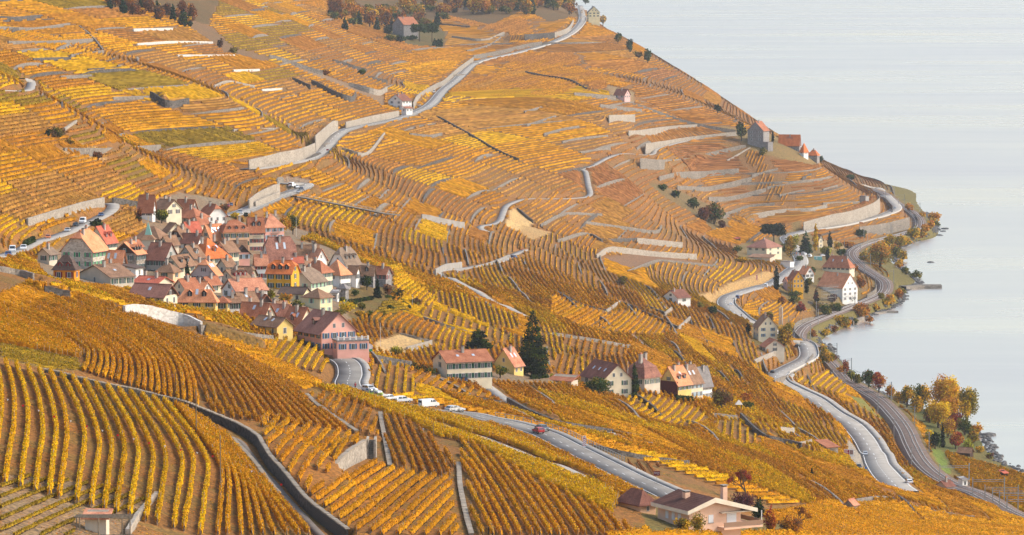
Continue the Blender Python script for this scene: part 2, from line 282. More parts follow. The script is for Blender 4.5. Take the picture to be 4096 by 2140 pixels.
# ---------------------------------------------------------------- walls
ALLWALLS=[]
def resample(P,step):
    d=np.concatenate([[0],np.cumsum(np.hypot(*(np.diff(P[:,:2],axis=0).T)))]); n=max(2,int(d[-1]/step)+1); t=np.linspace(0,d[-1],n)
    return np.stack([np.interp(t,d,P[:,k]) for k in range(P.shape[1])],1)
def wall_line(px):
    W=np.array([pix(u,v,ZB) for u,v in px]); st=max(1.0,W[:,1].mean()/700)
    return resample(catmull(W,st) if len(W)>2 else resample(W,st),st)
def make_wall(P,h,mat,thick=0.6,up=None,raise_=True,reach=None,name='retaining_wall',drop=2.5):
    """P (n,3) foot line; h height or list; up = photo pixel on the retained side"""
    global Z
    n=len(P); hh=np.interp(np.linspace(0,1,n),np.linspace(0,1,len(h)),h) if isinstance(h,(list,tuple)) else np.full(n,float(h))
    hh=hh*(0.85 if P[:,1].mean()>1300 else 1.0); P=P.copy(); P[:,2]=smooth1(P[:,2],3)
    T=np.gradient(P[:,:2],axis=0); T/=np.linalg.norm(T,axis=1)[:,None]+1e-9; Nn=np.stack([-T[:,1],T[:,0]],1); mid=n//2
    if up is not None: ref=pix(*up,ZB)[:2]; sg=np.sign(np.dot(ref-P[mid,:2],Nn[mid])) or 1
    else:
        zz=samp(ZB,P[:,0]+Nn[:,0]*5,P[:,1]+Nn[:,1]*5)-samp(ZB,P[:,0]-Nn[:,0]*5,P[:,1]-Nn[:,1]*5); sg=1 if zz.mean()>0 else -1
    Nn=Nn*sg; jit=(rng.random(n)-0.5)*0.12
    top=P[:,2]+hh+jit; f=P[:,:2]; bk=f+Nn*thick; ft=f+Nn*(0.06*hh[:,None])
    V=np.concatenate([np.c_[f,P[:,2]-drop],np.c_[ft,top],np.c_[bk+Nn*0.06,top],np.c_[bk,P[:,2]-drop]])
    i=np.arange(n-1); Fs=np.concatenate([np.c_[i+k*n,i+1+k*n,i+1+((k+1)%4)*n,i+((k+1)%4)*n] for k in range(4)])
    if sg<0: Fs=Fs[:,::-1]
    Fs=Fs.tolist()+[[0,n,2*n,3*n],[n-1,4*n-1,3*n-1,2*n-1]]
    o=mk(name,V,Fs,mat); o['kind']='thing'; ALLWALLS.append(o)
    R=reach or min(20,float(hh.max())*5)
    if raise_:
        D,I=near(np.c_[f,top],R+2); m=(I>=0)&(D<R+2); k=I[m]; dx=GX[m]-f[k,0]; dy=GY[m]-f[k,1]; s=dx*Nn[k,0]+dy*Nn[k,1]; lat=np.abs(dx*T[k,0]+dy*T[k,1])
        cellm=np.maximum(GY[m]*DL,GX[m]*0+GY[m]*DA); ok=(s>0.3+0.9*(np.abs(Nn[k,0])*GY[m]*DA+np.abs(Nn[k,1])*GY[m]*DL))&(lat<np.maximum(st_of(P),0.6*cellm)+0.5)
        z=Z[m]; z[ok]=np.maximum(z[ok],np.minimum(top[k]-0.3-0.05*s,ZB[m]+hh[k])[ok]); Z[m]=z
        BLOCK[m]|=(np.abs(s)<0.5)
    return o,np.c_[ft,top],Nn,np.c_[f,top],thick
def st_of(P): return float(np.hypot(*(P[1,:2]-P[0,:2])))
MW=[ # foot outline, height, material, retained side pixel, label index
([(181,1490),(375,1545),(549,1585),(718,1632),(836,1680),(950,1735),(1020,1785),(1045,1830),(1075,1880),(1135,1945),(1215,2040),(1300,2110),(1380,2170)],[0.8,1.2,1.5,1.8,2.2,2.5,2.5,2.3,2.2,2.2,2.2],STONED,(1200,1850),'W1'),
([(1470,1835),(1440,1850),(1400,1870),(1345,1905),(1290,1940),(1235,1975)],[3.6,3.2,2.4,1.6,0.9],STONEL,(1300,1800),'curved pale stone wall with coping beside the vineyard steps'),
([(1514,1660),(1522,1712),(1533,1768),(1544,1830),(1552,1872)],0.6,STONEL,(1600,1760),'low pale coping wall running downhill between chevron vine rows'),
([(1827,1860),(1832,1945),(1843,2010),(1860,2088),(1876,2145)],0.55,STONEL,(1900,2000),'low narrow coping wall beside grass strip at bottom centre'),
([(1220,1590),(1258,1627),(1308,1661),(1374,1708),(1418,1738)],0.8,STONE,(1400,1640),'low stone wall edging the small triangular vine plot'),
([(936,1762),(1024,1857),(1080,1932),(1124,1985)],0.5,STONEL,None,'low kerb-like wall along the left side of the sunken path'),
([(504,1264),(560,1270),(619,1280),(728,1306),(800,1335)],[2.6,3.2,3.4,3.2,2.8],WHITEW,(650,1200),'whitewashed rubble retaining wall below the village vines'),
([(806,1338),(900,1354),(1000,1360),(1096,1364)],[2.6,2.2,1.8,1.4],STONE,(950,1300),'grey stone wall continuing from the whitewashed wall'),
([(0,1087),(68,1102),(130,1122)],1.6,STONE,(60,1050),'stone wall at the far left below the orange house'),
([(181,1184),(281,1210)],2.6,STONED,(230,1120),'dark flat retaining wall left of the whitewashed wall'),
([(1503,1446),(1560,1458),(1650,1474)],2.0,STONED,(1580,1420),'dark stone wall left of the white villa hedge'),
([(2025,1612),(2140,1668),(2250,1702),(2420,1730),(2570,1754)],[1.5,1.3,1.2,1.3,1.0],STONED,(2300,1660),'dark stone wall along the upper side of the farm track'),
([(2441,1744),(2522,1765),(2612,1786)],0.8,STONE,(2540,1740),'short stone wall below the end of the farm track'),
([(2380,1796),(2557,1836),(2759,1862)],1.2,STONED,(2600,1800),'dark wall above the bare vine stocks by the road'),
([(2958,1675),(3018,1735),(3064,1761),(3144,1781),(3204,1801)],2.0,STONED,(3100,1720),'dark curved wall with steps below the yellow vine rows'),
([(2852,1668),(2951,1681)],1.5,STONE,(2900,1640),'stone wall beside the small garden pavilion'),
([(3125,1742),(3180,1748)],3.0,STONEL,(3150,1710),'tall pale ruined wall block among yellow rows'),
([(3205,1800),(3250,1790)],2.6,STONEL,(3230,1760),'pale ruined wall block left of the red roofed shed'),
([(3430,2010),(3524,1997),(3587,2006),(3680,2041),(3774,2059),(3900,2080)],1.0,STONE,(3650,1990),'stone wall running right from the small stone hut'),
([(1660,1543),(1802,1578),(1923,1604),(2024,1624)],1.1,STONED,(1800,1545),'terrace wall below the white villa parking vines'),
([(1660,1264),(1766,1304),(1872,1336),(1941,1352)],1.0,STONE,(1800,1280),'terrace wall below the pale striped vine strip'),
([(1600,1337),(1675,1360),(1730,1372)],0.8,STONE,(1680,1340),'wall along the upper edge of the straw field'),
([(1633,1406),(1730,1380)],1.4,STONEL,(1690,1375),'pale wall at the lower corner of the straw field'),
([(2235,1175),(2317,1218),(2423,1252)],1.4,STONED,None,'M'),([(2423,1254),(2482,1212)],1.3,STONEL,(2450,1200),'M'),([(2482,1210),(2551,1239)],1.4,STONED,None,'M'),([(2551,1242),(2636,1279),(2716,1319)],1.5,STONED,None,'M'),([(2716,1320),(2764,1277)],1.6,STONEL,(2735,1270),'M'),([(2580,1224),(2662,1260)],1.4,STONED,None,'M'),([(2662,1262),(2690,1240)],1.6,STONEL,None,'M'),
([(2200,1340),(2407,1372),(2524,1394)],1.2,STONE,None,'M'),([(2769,1345),(2859,1383)],1.2,STONE,None,'M'),([(1900,1190),(1965,1225)],0.8,STONE,None,'M'),([(1850,1165),(1830,1150)],1.0,STONE,None,'M'),
([(2438,492),(2542,489)],6.8,STONEL,(2490,430),'tall square pale stone bastion on the far slope'),
([(2516,546),(2568,541),(2672,520),(2792,507)],[5,4.6,3.6,2.4],STONEL,(2650,480),'D'),([(2579,603),(2672,583),(2776,562),(2943,538)],[6,5.5,4.5,2.5],STONEL,(2750,530),'D'),([(2563,676),(2651,679),(2750,658),(2839,629),(2984,590)],[9,8.5,7,5,3],STONE,(2760,600),'highest grey retaining wall below the far stone tower house'),
([(2639,725),(2732,712),(2836,704),(2956,691)],[4,5.5,5,4],STONE,(2800,670),'D'),([(2711,761),(2821,766),(2888,756),(3008,725)],4,STONE,(2860,720),'D'),([(2836,803),(2935,800),(3065,766)],3.4,STONE,(2950,760),'D'),([(2899,865),(2945,850),(2992,834),(3096,824)],3,STONE,(3000,800),'D'),
([(3003,873),(3133,852),(3247,847),(3310,832)],3.4,STONEL,(3150,820),'D'),([(2894,873),(2950,880),(3018,891)],3,STONE,(2960,850),'D'),
([(3216,922),(3320,901),(3398,888),(3476,865),(3520,836),(3512,808)],[7,9,9.5,10,10,8],STONEL,(3400,830),'tall pale retaining wall on the inside of the lake road bend'),
([(3440,935),(3540,925),(3640,902)],[6,7,7.5],STONE,(3540,885),'grey retaining wall between lake road and railway at the headland'),
([(3008,712),(3112,681)],2.5,STONE,None,'D'),([(3070,759),(3211,733)],2.5,STONE,None,'D'),([(3211,722),(3247,702)],2.5,STONED,None,'D'),([(2909,650),(3003,592)],1.5,STONEL,None,'D'),([(3294,764),(3351,748)],2,STONE,None,'D'),([(3294,823),(3440,818)],3,STONE,None,'D'),([(3120,790),(3220,765)],2.2,STONE,None,'D'),
([(2389,1034),(2451,1013),(2613,1026),(2789,1039)],[2.5,4.4,3.6,4],STONEL,(2600,990),'long pale stained wall above the bare brown field'),
([(2508,1091),(2618,1049),(2675,1049),(2867,1070)],1.5,STONE,(2680,1035),'low wall closing the lower side of the bare brown field'),
([(2550,974),(2732,992)],4,STONEL,None,'C'),([(2405,971),(2550,966)],2.5,STONED,None,'C'),([(2233,971),(2342,940),(2405,971)],2,STONE,(2330,920),'C'),([(2165,909),(2264,862),(2410,867)],2,STONE,(2290,840),'C'),([(2342,898),(2493,919),(2623,935),(2649,914)],2.5,STONE,(2500,890),'C'),([(2072,841),(2134,893)],2,STONED,None,'C'),
([(999,680),(1108,662),(1212,641),(1264,612)],[5.5,7,7,6],STONEL,(1100,600),'broad pale masonry wall above the upper road'),
([(1265,590),(1291,569),(1333,522),(1354,517)],[7,8,8,6],STONEL,(1280,520),'tall buttressed stone wall where the upper road climbs'),
([(1385,507),(1494,481),(1598,460)],3.4,STONEL,(1490,440),'U'),([(1655,434),(1676,397),(1739,356),(1780,335),(1832,288),(1895,241)],[4,4,4,3.5,3.5],STONEL,(1740,320),'U'),([(1895,236),(1988,220),(2092,194),(2170,179)],4,STONE,(2000,180),'U'),([(2100,163),(2220,153)],7,STONED,(2150,110),'dark high wall above the upper road near the wood'),([(2210,152),(2275,128),(2296,90)],[5,6,4],STONEL,(2230,90),'U'),
([(1364,600),(1463,626),(1541,543)],2.5,STONEL,(1460,570),'L'),([(1640,543),(1718,553),(1770,543)],2.5,STONE,None,'L'),([(1749,470),(1853,527),(1926,569),(1988,605),(2077,647)],2,STONED,None,'long dark wall descending the middle of the slope'),
([(0,119),(146,122),(281,103)],2.2,STONE,None,'H'),([(36,179),(218,176),(374,166)],2.2,STONE,None,'H'),([(135,246),(286,241)],2,STONED,None,'H'),([(286,231),(416,213)],2,STONE,None,'H'),([(317,106),(374,153),(416,205)],1.2,STONE,None,'H'),([(536,127),(692,124)],2.4,WHITEW,None,'X'),([(551,184),(609,179),(702,174),(853,176)],1.9,WHITEW,None,'X'),([(712,226),(941,226)],1.4,WHITEW,None,'X'),([(473,272),(619,257)],1.8,STONE,None,'H'),([(355,290),(490,280)],2.2,STONED,None,'H'),([(598,387),(671,434),(759,418)],4,STONED,(680,390),'dark corner bastion wall on the left slope'),([(244,314),(369,309)],1.6,STONE,None,'H'),([(936,527),(1098,522)],1.6,STONEL,None,'X'),([(936,288),(1040,285)],1.8,WHITEW,None,'X'),([(260,605),(432,605),(645,590)],1.6,STONE,None,'H'),([(262,525),(310,492)],1.5,STONEL,None,'H'),([(455,400),(600,395)],1.8,STONE,None,'H'),([(0,75),(60,80),(170,70)],2.2,STONED,None,'H'),([(860,350),(920,330),(1020,352)],1.6,STONEL,None,'H'),([(1050,365),(1130,360)],1.6,WHITEW,None,'X'),
([(1244,335),(1343,387),(1406,408),(1427,387)],4,STONED,None,'U2'),([(1172,324),(1244,361)],3.6,STONED,None,'U2'),([(1395,345),(1510,382),(1551,366)],4.4,STONEL,None,'U2'),([(1078,231),(1180,265),(1291,304)],3.6,STONE,None,'U2'),([(1333,246),(1468,293)],3,STONED,None,'U2'),([(1468,309),(1551,335)],2.5,STONE,None,'U2'),([(1806,153),(1936,168),(2019,137)],3.2,STONEL,None,'U2'),([(1765,101),(1879,114)],2.6,STONE,None,'U2'),([(1869,210),(1962,184),(2019,142)],2.4,STONE,None,'U2'),([(1853,38),(1921,44)],3,STONEL,None,'U2'),
([(2100,293),(2178,309),(2272,324),(2344,361)],2.2,STONED,None,'R2'),([(2298,387),(2380,393),(2464,402)],4,STONE,None,'R2'),([(2402,429),(2568,449)],3,STONE,None,'R2'),([(2532,418),(2662,465),(2750,496),(2943,533)],2.6,STONE,None,'R2'),([(2178,543),(2256,522),(2318,512)],2,STONE,None,'R2'),([(2100,454),(2168,434)],2,STONE,None,'R2'),([(2110,507),(2225,470)],2,STONE,None,'R2'),([(2251,574),(2318,559),(2433,548)],1.8,STONE,None,'R2'),([(2324,616),(2443,595)],1.8,STONE,None,'R2'),
([(1025,830),(1090,812),(1120,800)],[3,4,4.5],STONEL,(1060,780),'pale wall beside the road bend above the village'),([(1000,835),(1040,815),(1115,785),(1120,755)],[4.5,6,7,5],STONEL,(1050,740),'tall pale wall under the vine knoll at the hairpin'),
([(115,905),(210,880),(330,845),(420,815)],[2.6,3,3.2,2.4],STONEL,(250,820),'pale wall along the lane above the village'),
([(456,815),(520,825),(560,835)],2.4,STONED,(510,790),'dark garage wall beside the lane end'),
([(1830,1092),(1960,1062),(2040,1030)],[1.2,1.6,1.6],CONC,(1900,1040),'concrete wall under the curving farm path'),
([(1745,1102),(1790,1080),(1850,1072)],3.0,CONC,(1790,1050),'concrete retaining wall at the path bend'),
([(1690,878),(1760,895),(1860,915)],3.6,CONC,(1800,860),'bare concrete wall at the end of the elevated path'),
([(3020,1455),(3060,1440),(3120,1418)],[2,2.6,3],STONEL,(3070,1400),'pale stone wall beside the lower road bend'),
([(3100,1535),(3200,1500),(3255,1440)],[2,3,3.5],STONE,(3180,1470),'stone wall carrying the lower road bend'),
([(3230,1212),(3290,1235)],2,STONE,None,'stone wall in the lakeside gardens'),
]
GL={'M':('grey dry-stone terrace wall among the mid-slope vine rows above the lower road','walls between mid-slope vine plots'),
'D':('long grey terrace wall on the far right slope below the tower house','terrace walls of the far right slope'),
'C':('weathered terrace wall in the centre of the slope above the bare field','terrace walls at the slope centre'),
'U':('stone wall on the uphill side of the upper road','walls lining the upper road'),
'L':('curved terrace wall just below the upper road viaduct','terrace walls under the viaduct'),
'H':('grey terrace wall between vine plots on the upper left slope','terrace walls of the upper left slope'),
'X':('short whitewashed terrace wall on the upper left slope','white terrace walls on the upper left'),
'U2':('high dry-stone wall on the slope above the upper road','walls above the upper road'),
'R2':('grey terrace wall on the slope below the upper road, right of centre','terrace walls right of centre')}
NEARW={}
for px,h,mt,up,lab in MW:
    if lab=='low kerb-like wall along the left side of the sunken path': r=make_wall(wall_line(px),h,mt,0.5,None,False)
    else: r=make_wall(wall_line(px),h,mt,0.5 if lab=='W1' else 0.7,up)
    if lab=='W1': lab='dark rubble wall with pale coping along the sunken path'; NEARW['W1']=r
    if 'coping' in lab or 'kerb-like' in lab or 'triangular' in lab: NEARW[lab]=r
    if lab in GL: tag(r[0],GL[lab][0],'wall',GL[lab][1])
    else: tag(r[0],lab,'wall')
# terrace walls that follow the contour, plot by plot
QL=np.arange(1,230,0.5); XQ=np.full((NY,len(QL)),np.nan)
for j in range(NY):
    zr=ZB[j]; m=np.minimum.accumulate(zr); x=np.interp(QL,m[::-1]+np.arange(NA)*1e-6,GX[j][::-1])
    bad=np.interp(QL,m[::-1]+np.arange(NA)*1e-6,(zr-m)[::-1]); x[(bad>0.6)|(QL>m[0])|(QL<m[-1])]=np.nan; XQ[j]=x
def contour_x(q,Y):
    r=np.clip((np.log(Y)-LY0)/DL,0,NY-1.001); r0=r.astype(int); fr=r-r0; c=np.clip((q-QL[0])/0.5,0,len(QL)-1.001); c0=np.floor(c).astype(int); fc=c-c0
    return (XQ[r0,c0]*(1-fc)+XQ[r0,c0+1]*fc)*(1-fr)+(XQ[r0+1,c0]*(1-fc)+XQ[r0+1,c0+1]*fc)*fr
CELLS=[]; yb=[880.0]
while yb[-1]<4300: yb.append(yb[-1]*(1+rng.uniform(0.032,0.07)))
auto=[]
for b in range(len(yb)-1):
    q=rng.uniform(3,7)
    while q<215:
        dq=rng.uniform(4.5,9.0)*(0.8+0.4*(yb[b]>1700)); CELLS.append((yb[b],yb[b+1],q,q+dq))
        ya=np.arange(yb[b]+1,yb[b+1]-1,max(1.5,yb[b]/500)); xa=contour_x(np.full(len(ya),q),ya)
        ok=~np.isnan(xa)
        if ok.sum()>6 and rng.random()<(0.62 if yb[b]>1500 else 0.2):
            ya=ya[ok]; xa=xa[ok]; za=samp(ZB,xa,ya); u,v=proj(xa,ya,za)
            r,c=cell(xa,ya); bl=BLOCK[r.astype(int),c.astype(int)]; vis=(u>-60)&(u<4150)&(v>-30)&(v<2160)
            near_manual=samp(np.abs(Z-ZB),xa,ya)>0.8
            if vis.mean()>0.5 and (bl|near_manual).mean()<0.25 and not (yb[b]<1300 and q>95): auto.append((np.c_[xa,ya,za][~bl],b,q))
        q+=dq
AUTOW=[]
for P,b,q in auto:
    if len(P)<5: continue
    dd=np.hypot(*np.diff(P[:,:2],axis=0).T); cut=np.where(dd>st_of(P)*4)[0]
    if len(cut): P=P[:cut[0]+1]
    if len(P)<5: continue
    h=float(rng.choice([0.9,1.2,1.6,2.0,2.6])); AUTOW.append((make_wall(P,[0.25,h*0.8,h,h,h*0.8,0.25],[STONE,STONE,STONED][rng.integers(3)],0.6,None,True,None,'terrace_wall')[0],P))
print('auto walls',len(AUTOW))
for o,P in AUTOW:
    u,v=proj(*P[len(P)//2]); 
    reg=('high on the left slope' if u<1100 and v<760 else 'on the mid slope between village and lake road' if v>700 else 'on the far slope below the upper road' if u>1500 else 'on the slope around the upper road')
    tag(o,'weathered dry-stone terrace wall following the contour '+reg,'wall','contour terrace walls '+reg)
# ---------------------------------------------------------------- roads, paths, railway
ROADS={}
def struct(o): o['kind']='structure'; return o
def strip(name,P,offs,mat,zoff=0.0,parent=None,skirt=0):
    """ribbon along centre line P between lateral offsets offs=(a,b)"""
    T=np.gradient(P[:,:2],axis=0); T/=np.linalg.norm(T,axis=1)[:,None]+1e-9; Nn=np.stack([T[:,1],-T[:,0]],1); n=len(P)
    V=np.concatenate([np.c_[P[:,:2]+Nn*offs[0],P[:,2]+zoff],np.c_[P[:,:2]+Nn*offs[1],P[:,2]+zoff]]); i=np.arange(n-1); Fs=np.c_[i,i+n,i+n+1,i+1]
    if skirt:
        V=np.concatenate([V,V[:n]-[0,0,skirt],V[n:]-[0,0,skirt]]); Fs=np.concatenate([Fs,np.c_[i+2*n,i,i+1,i+1+2*n],np.c_[i+n,i+3*n,i+3*n+1,i+n+1]])
    return mk(name,V,Fs,mat,parent)
def road(name,px,width,mat,marks=None,sm=10,blend=2.5,lift=0.12,sidewalk=None):
    global Z
    W=np.array([pix(u,v,ZB) for u,v in px]); st=max(1.2,W[:,1].mean()/900); P=resample(catmull(W,st),st); P[:,2]=smooth1(smooth1(P[:,2],sm),sm)
    D,I=near(P,width/2+blend+8); cm=GY*DL; w1=width/2+0.5+0.35*cm*(GY>1500); t=np.clip((D-w1)/blend,0,1); t=t*t*(3-2*t); m=(I>=0)&(t<1)
    Z[m]=(P[I[m],2]-0.25)*(1-t[m])+Z[m]*t[m]; BLOCK[(I>=0)&(D<width/2+1.2)]=True
    o=struct(strip(name,P,(-width/2,width/2),mat,lift,skirt=1.5)); ROADS[name+str(px[0])]=(P,width,o)
    if marks:
        for a,wd,dash in marks:
            if dash:
                k=max(2,int(dash/st)); segs=[P[i:i+k+1] for i in range(0,len(P)-k,3*k)]
                V=[];Fs=[]
                for sgm in segs:
                    T=np.gradient(sgm[:,:2],axis=0); T/=np.linalg.norm(T,axis=1)[:,None]; Nn=np.stack([T[:,1],-T[:,0]],1); n=len(sgm); b0=len(V)
                    V+=[*np.c_[sgm[:,:2]+Nn*(a-wd/2),sgm[:,2]+lift+0.03].tolist(),*np.c_[sgm[:,:2]+Nn*(a+wd/2),sgm[:,2]+lift+0.03].tolist()]
                    Fs+=[(b0+i,b0+i+n,b0+i+n+1,b0+i+1) for i in range(n-1)]
                mk('lane_marking',V,Fs,PAINT,o)
            else: strip('edge_marking',P,(a-wd/2,a+wd/2),PAINT,lift+0.03,o)
    if sidewalk: strip('sidewalk',P,sidewalk,CONC,lift+0.14,o,0.3)
    return P,o
MK=[(0,0.22,4),(-3.2,0.2,0),(3.2,0.2,0)]
road('upper_road',[(993,677),(1108,660),(1200,644),(1262,620),(1312,578),(1354,533),(1416,509),(1520,490),(1598,472),(1666,448),(1728,411),(1770,364),(1832,312),(1884,262),(1926,243),(1988,229),(2092,205),(2196,174),(2272,140),(2318,99),(2329,68),(2321,31),(2316,8)],8.5,CONC,[(-3.4,0.3,0),(0,0.3,6)])
road('village_road',[(905,862),(960,850),(1010,830),(1060,808),(1110,788),(1160,770),(1200,758),(1222,745),(1205,732),(1165,726),(1135,735)],8,CONC,MK)
road('village_lane',[(-40,1030),(10,1021),(75,1003),(140,970),(208,950),(270,929),(338,898),(405,866),(447,840),(452,820),(432,804)],4.5,CONC)
NR,_=road('main_road',[(1352,1432),(1372,1442),(1395,1465),(1400,1500),(1390,1535),(1420,1560),(1500,1590),(1600,1612),(1720,1635),(1850,1655),(1960,1680),(2060,1705),(2180,1742),(2280,1790),(2400,1850),(2520,1910),(2640,1965),(2700,1995)],7.5,ASPH,[(-3.0,0.14,0),(0,0.14,3),(3.0,0.14,0)],sidewalk=(-5.2,-3.4),sm=6)
road('farm_track',[(1900,1515),(1960,1555),(2029,1606),(2090,1642),(2153,1667),(2251,1700),(2350,1724),(2441,1739)],3.2,CONC,sm=5)
road('farm_track',[(1760,1700),(1815,1722),(1931,1757),(2052,1803),(2153,1843),(2234,1868),(2305,1899),(2340,1919)],2.8,CONC,sm=5)
road('farm_path',[(2100,1000),(2056,1018),(2004,1045),(1900,1065),(1840,1075),(1776,1080),(1748,1088),(1766,1105),(1808,1119),(1861,1146),(1915,1172),(1962,1204),(2026,1231),(2095,1268)],3.4,CONC,sm=5)
road('farm_path',[(1947,933),(1921,912),(1931,902),(1973,896),(1999,881),(2012,850),(2025,824),(2056,808),(2108,795),(2212,795),(2306,792),(2358,782),(2353,740),(2342,688),(2327,673),(2358,668),(2399,647),(2441,626),(2498,613),(2540,618),(2607,618),(2620,600),(2646,588),(2750,562),(2828,549),(2943,540)],3.6,CONC,sm=5)
road('farm_path',[(0,360),(78,364),(118,354),(125,332),(104,316),(83,312)],4,CONC,sm=4)
SPATH=noise_mat('trodden_path',(0.13,0.10,0.08),(0.19,0.155,0.125),0.5,0.95,0.1,3)
road('sunken_path',[(900,1735),(960,1772),(1000,1820),(1045,1880),(1100,1940),(1150,2000),(1220,2075),(1290,2150)],1.3,SPATH,sm=6,blend=1.0)
LR,_=road('lake_road',[(3612,1962),(3574,1930),(3537,1893),(3505,1849),(3481,1799),(3449,1749),(3399,1700),(3324,1650),(3250,1600),(3162,1550),(3106,1514),(3112,1494),(3168,1465),(3225,1434),(3231,1406),(3193,1381),(3120,1345),(3060,1312),(3009,1288),(2961,1264),(2920,1235),(2902,1211),(2914,1187),(2961,1169),(3009,1155),(3056,1143),(3086,1137),(3140,1100),(3180,1070),(3205,1050),(3190,1010),(3160,975),(3150,945),(3235,922),(3354,904),(3460,880),(3544,856),(3585,832),(3561,801),(3520,765),(3466,745),(3420,730)],9.5,CONC,[(-4.2,0.22,0),(0,0.22,5),(4.2,0.22,0)],sidewalk=None)
BALL=noise_mat('ballast',(0.10,0.068,0.052),(0.185,0.13,0.105),0.6,0.95,0.3,4)
RW,rwo=road('railway_track_bed',[(4110,2085),(4000,2035),(3917,1987),(3824,1949),(3736,1899),(3680,1843),(3643,1781),(3618,1724),(3580,1668),(3518,1606),(3449,1562),(3381,1518),(3356,1497),(3275,1412),(3212,1362),(3187,1340),(3217,1306),(3288,1270),(3354,1247),(3413,1223),(3478,1199),(3532,1169),(3538,1134),(3496,1098),(3449,1068),(3413,1033),(3407,1009),(3437,985),(3490,967),(3550,950),(3627,932),(3674,908),(3674,878),(3645,848),(3590,815),(3540,780),(3480,752)],10.5,BALL,sm=14,blend=3)
RAILM=flat('rail_steel',(0.50,0.43,0.39),0.35,0.7)
for a in (-3.0,-1.5,1.5,3.0): strip('rail',RW,(a-0.12,a+0.12),RAILM,0.32,rwo,0.2)
strip('platform',RW[5:45],(5.6,8.4),CONC,0.75,rwo,1.2)
# ---------------------------------------------------------------- ground mesh and lake
def terrain():
    Zt=Z+ (vnoise(GX,GY,6,3)-0.5)*0.35*(~BLOCK)
    keep=(Zt>-3)
    V=np.stack([GX,GY,Zt],-1).reshape(-1,3); idx=np.arange(NY*NA).reshape(NY,NA)
    a,b,c,d=idx[:-1,:-1],idx[:-1,1:],idx[1:,1:],idx[1:,:-1]; k=(keep[:-1,:-1]|keep[:-1,1:]|keep[1:,1:]|keep[1:,:-1])
    Fs=np.stack([a[k],b[k],c[k],d[k]],1); used=np.zeros(NY*NA,bool); used[Fs.ravel()]=True; rm=np.cumsum(used)-1
    # litter, soil and dry grass mixture
    n1=vnoise(GX,GY,35,11); n2=vnoise(GX,GY,9,12); n3=vnoise(GX,GY,120,13)
    c1=np.array([0.29,0.13,0.032]); c2=np.array([0.20,0.11,0.042]); c3=np.array([0.15,0.12,0.035]); far=np.clip((GY-900)/1800,0,1)[...,None]
    base=c1*(1-n1[...,None])+c2*n1[...,None]; base=base*(1-0.45*(n2[...,None]>0.62))+c3*0.45*(n2[...,None]>0.62)
    base=base*(1-0.5*far)+np.array([0.21,0.125,0.065])*0.5*far
    base=base*(0.85+0.3*n3[...,None])
    lowz=np.clip((10-ZB)/6,0,1)[...,None]; base=base*(1-lowz)+np.array([0.15,0.13,0.045])*lowz
    al=GCOL[...,3:]*(0.75+0.25*n2[...,None]); base=base*(1-al)+GCOL[...,:3]*al
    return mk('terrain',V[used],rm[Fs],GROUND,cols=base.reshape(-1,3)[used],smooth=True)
GROUND=newmat('ground'); N,L=nodes(GROUND); b=N['Principled BSDF']; b.inputs['Roughness'].default_value=0.95; b.inputs['Specular IOR Level'].default_value=0.1
at=N.new('ShaderNodeAttribute'); at.attribute_name='Col'; tc=N.new('ShaderNodeTexCoord'); nz=N.new('ShaderNodeTexNoise'); nz.inputs['Scale'].default_value=1.3; nz.inputs['Detail'].default_value=6; L.new(tc.outputs['Object'],nz.inputs['Vector'])
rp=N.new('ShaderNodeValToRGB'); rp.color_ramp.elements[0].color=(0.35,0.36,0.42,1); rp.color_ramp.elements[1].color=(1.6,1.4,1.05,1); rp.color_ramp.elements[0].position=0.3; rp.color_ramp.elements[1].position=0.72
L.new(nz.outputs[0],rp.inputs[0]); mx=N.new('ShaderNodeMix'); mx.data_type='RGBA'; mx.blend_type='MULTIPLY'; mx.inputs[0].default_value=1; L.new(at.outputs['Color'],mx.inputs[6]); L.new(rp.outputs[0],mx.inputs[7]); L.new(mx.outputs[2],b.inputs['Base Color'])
bp=N.new('ShaderNodeBump'); bp.inputs['Strength'].default_value=0.5; bp.inputs['Distance'].default_value=0.3; L.new(nz.outputs[0],bp.inputs['Height']); L.new(bp.outputs[0],b.inputs['Normal'])
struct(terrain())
LAKE=newmat('lake_water'); N,L=nodes(LAKE); N.remove(N['Principled BSDF']); out=N['Material Output']
gl=N.new('ShaderNodeBsdfGlossy'); gl.inputs['Color'].default_value=(1.0,0.875,0.755,1); df=N.new('ShaderNodeBsdfDiffuse'); df.inputs['Color'].default_value=(0.22,0.225,0.21,1); mxs=N.new('ShaderNodeMixShader')
tc=N.new('ShaderNodeTexCoord'); mp=N.new('ShaderNodeMapping'); mp.inputs['Scale'].default_value=(0.00045,0.0016,1); mp.inputs['Rotation'].default_value=(0,0,-0.12); L.new(tc.outputs['Object'],mp.inputs[0])
n1=N.new('ShaderNodeTexNoise'); n1.inputs['Scale'].default_value=1.0; n1.inputs['Detail'].default_value=8; n1.inputs['Roughness'].default_value=0.66; n1.inputs['Distortion'].default_value=0.4; L.new(mp.outputs[0],n1.inputs['Vector'])
mr=N.new('ShaderNodeMapRange'); mr.inputs[1].default_value=0.32; mr.inputs[2].default_value=0.68; mr.inputs[3].default_value=0.20; mr.inputs[4].default_value=0.42; L.new(n1.outputs[0],mr.inputs[0]); L.new(mr.outputs[0],gl.inputs['Roughness'])
mf=N.new('ShaderNodeMapRange'); mf.inputs[1].default_value=0.3; mf.inputs[2].default_value=0.7; mf.inputs[3].default_value=0.92; mf.inputs[4].default_value=0.62; L.new(n1.outputs[0],mf.inputs[0]); L.new(mf.outputs[0],mxs.inputs[0])
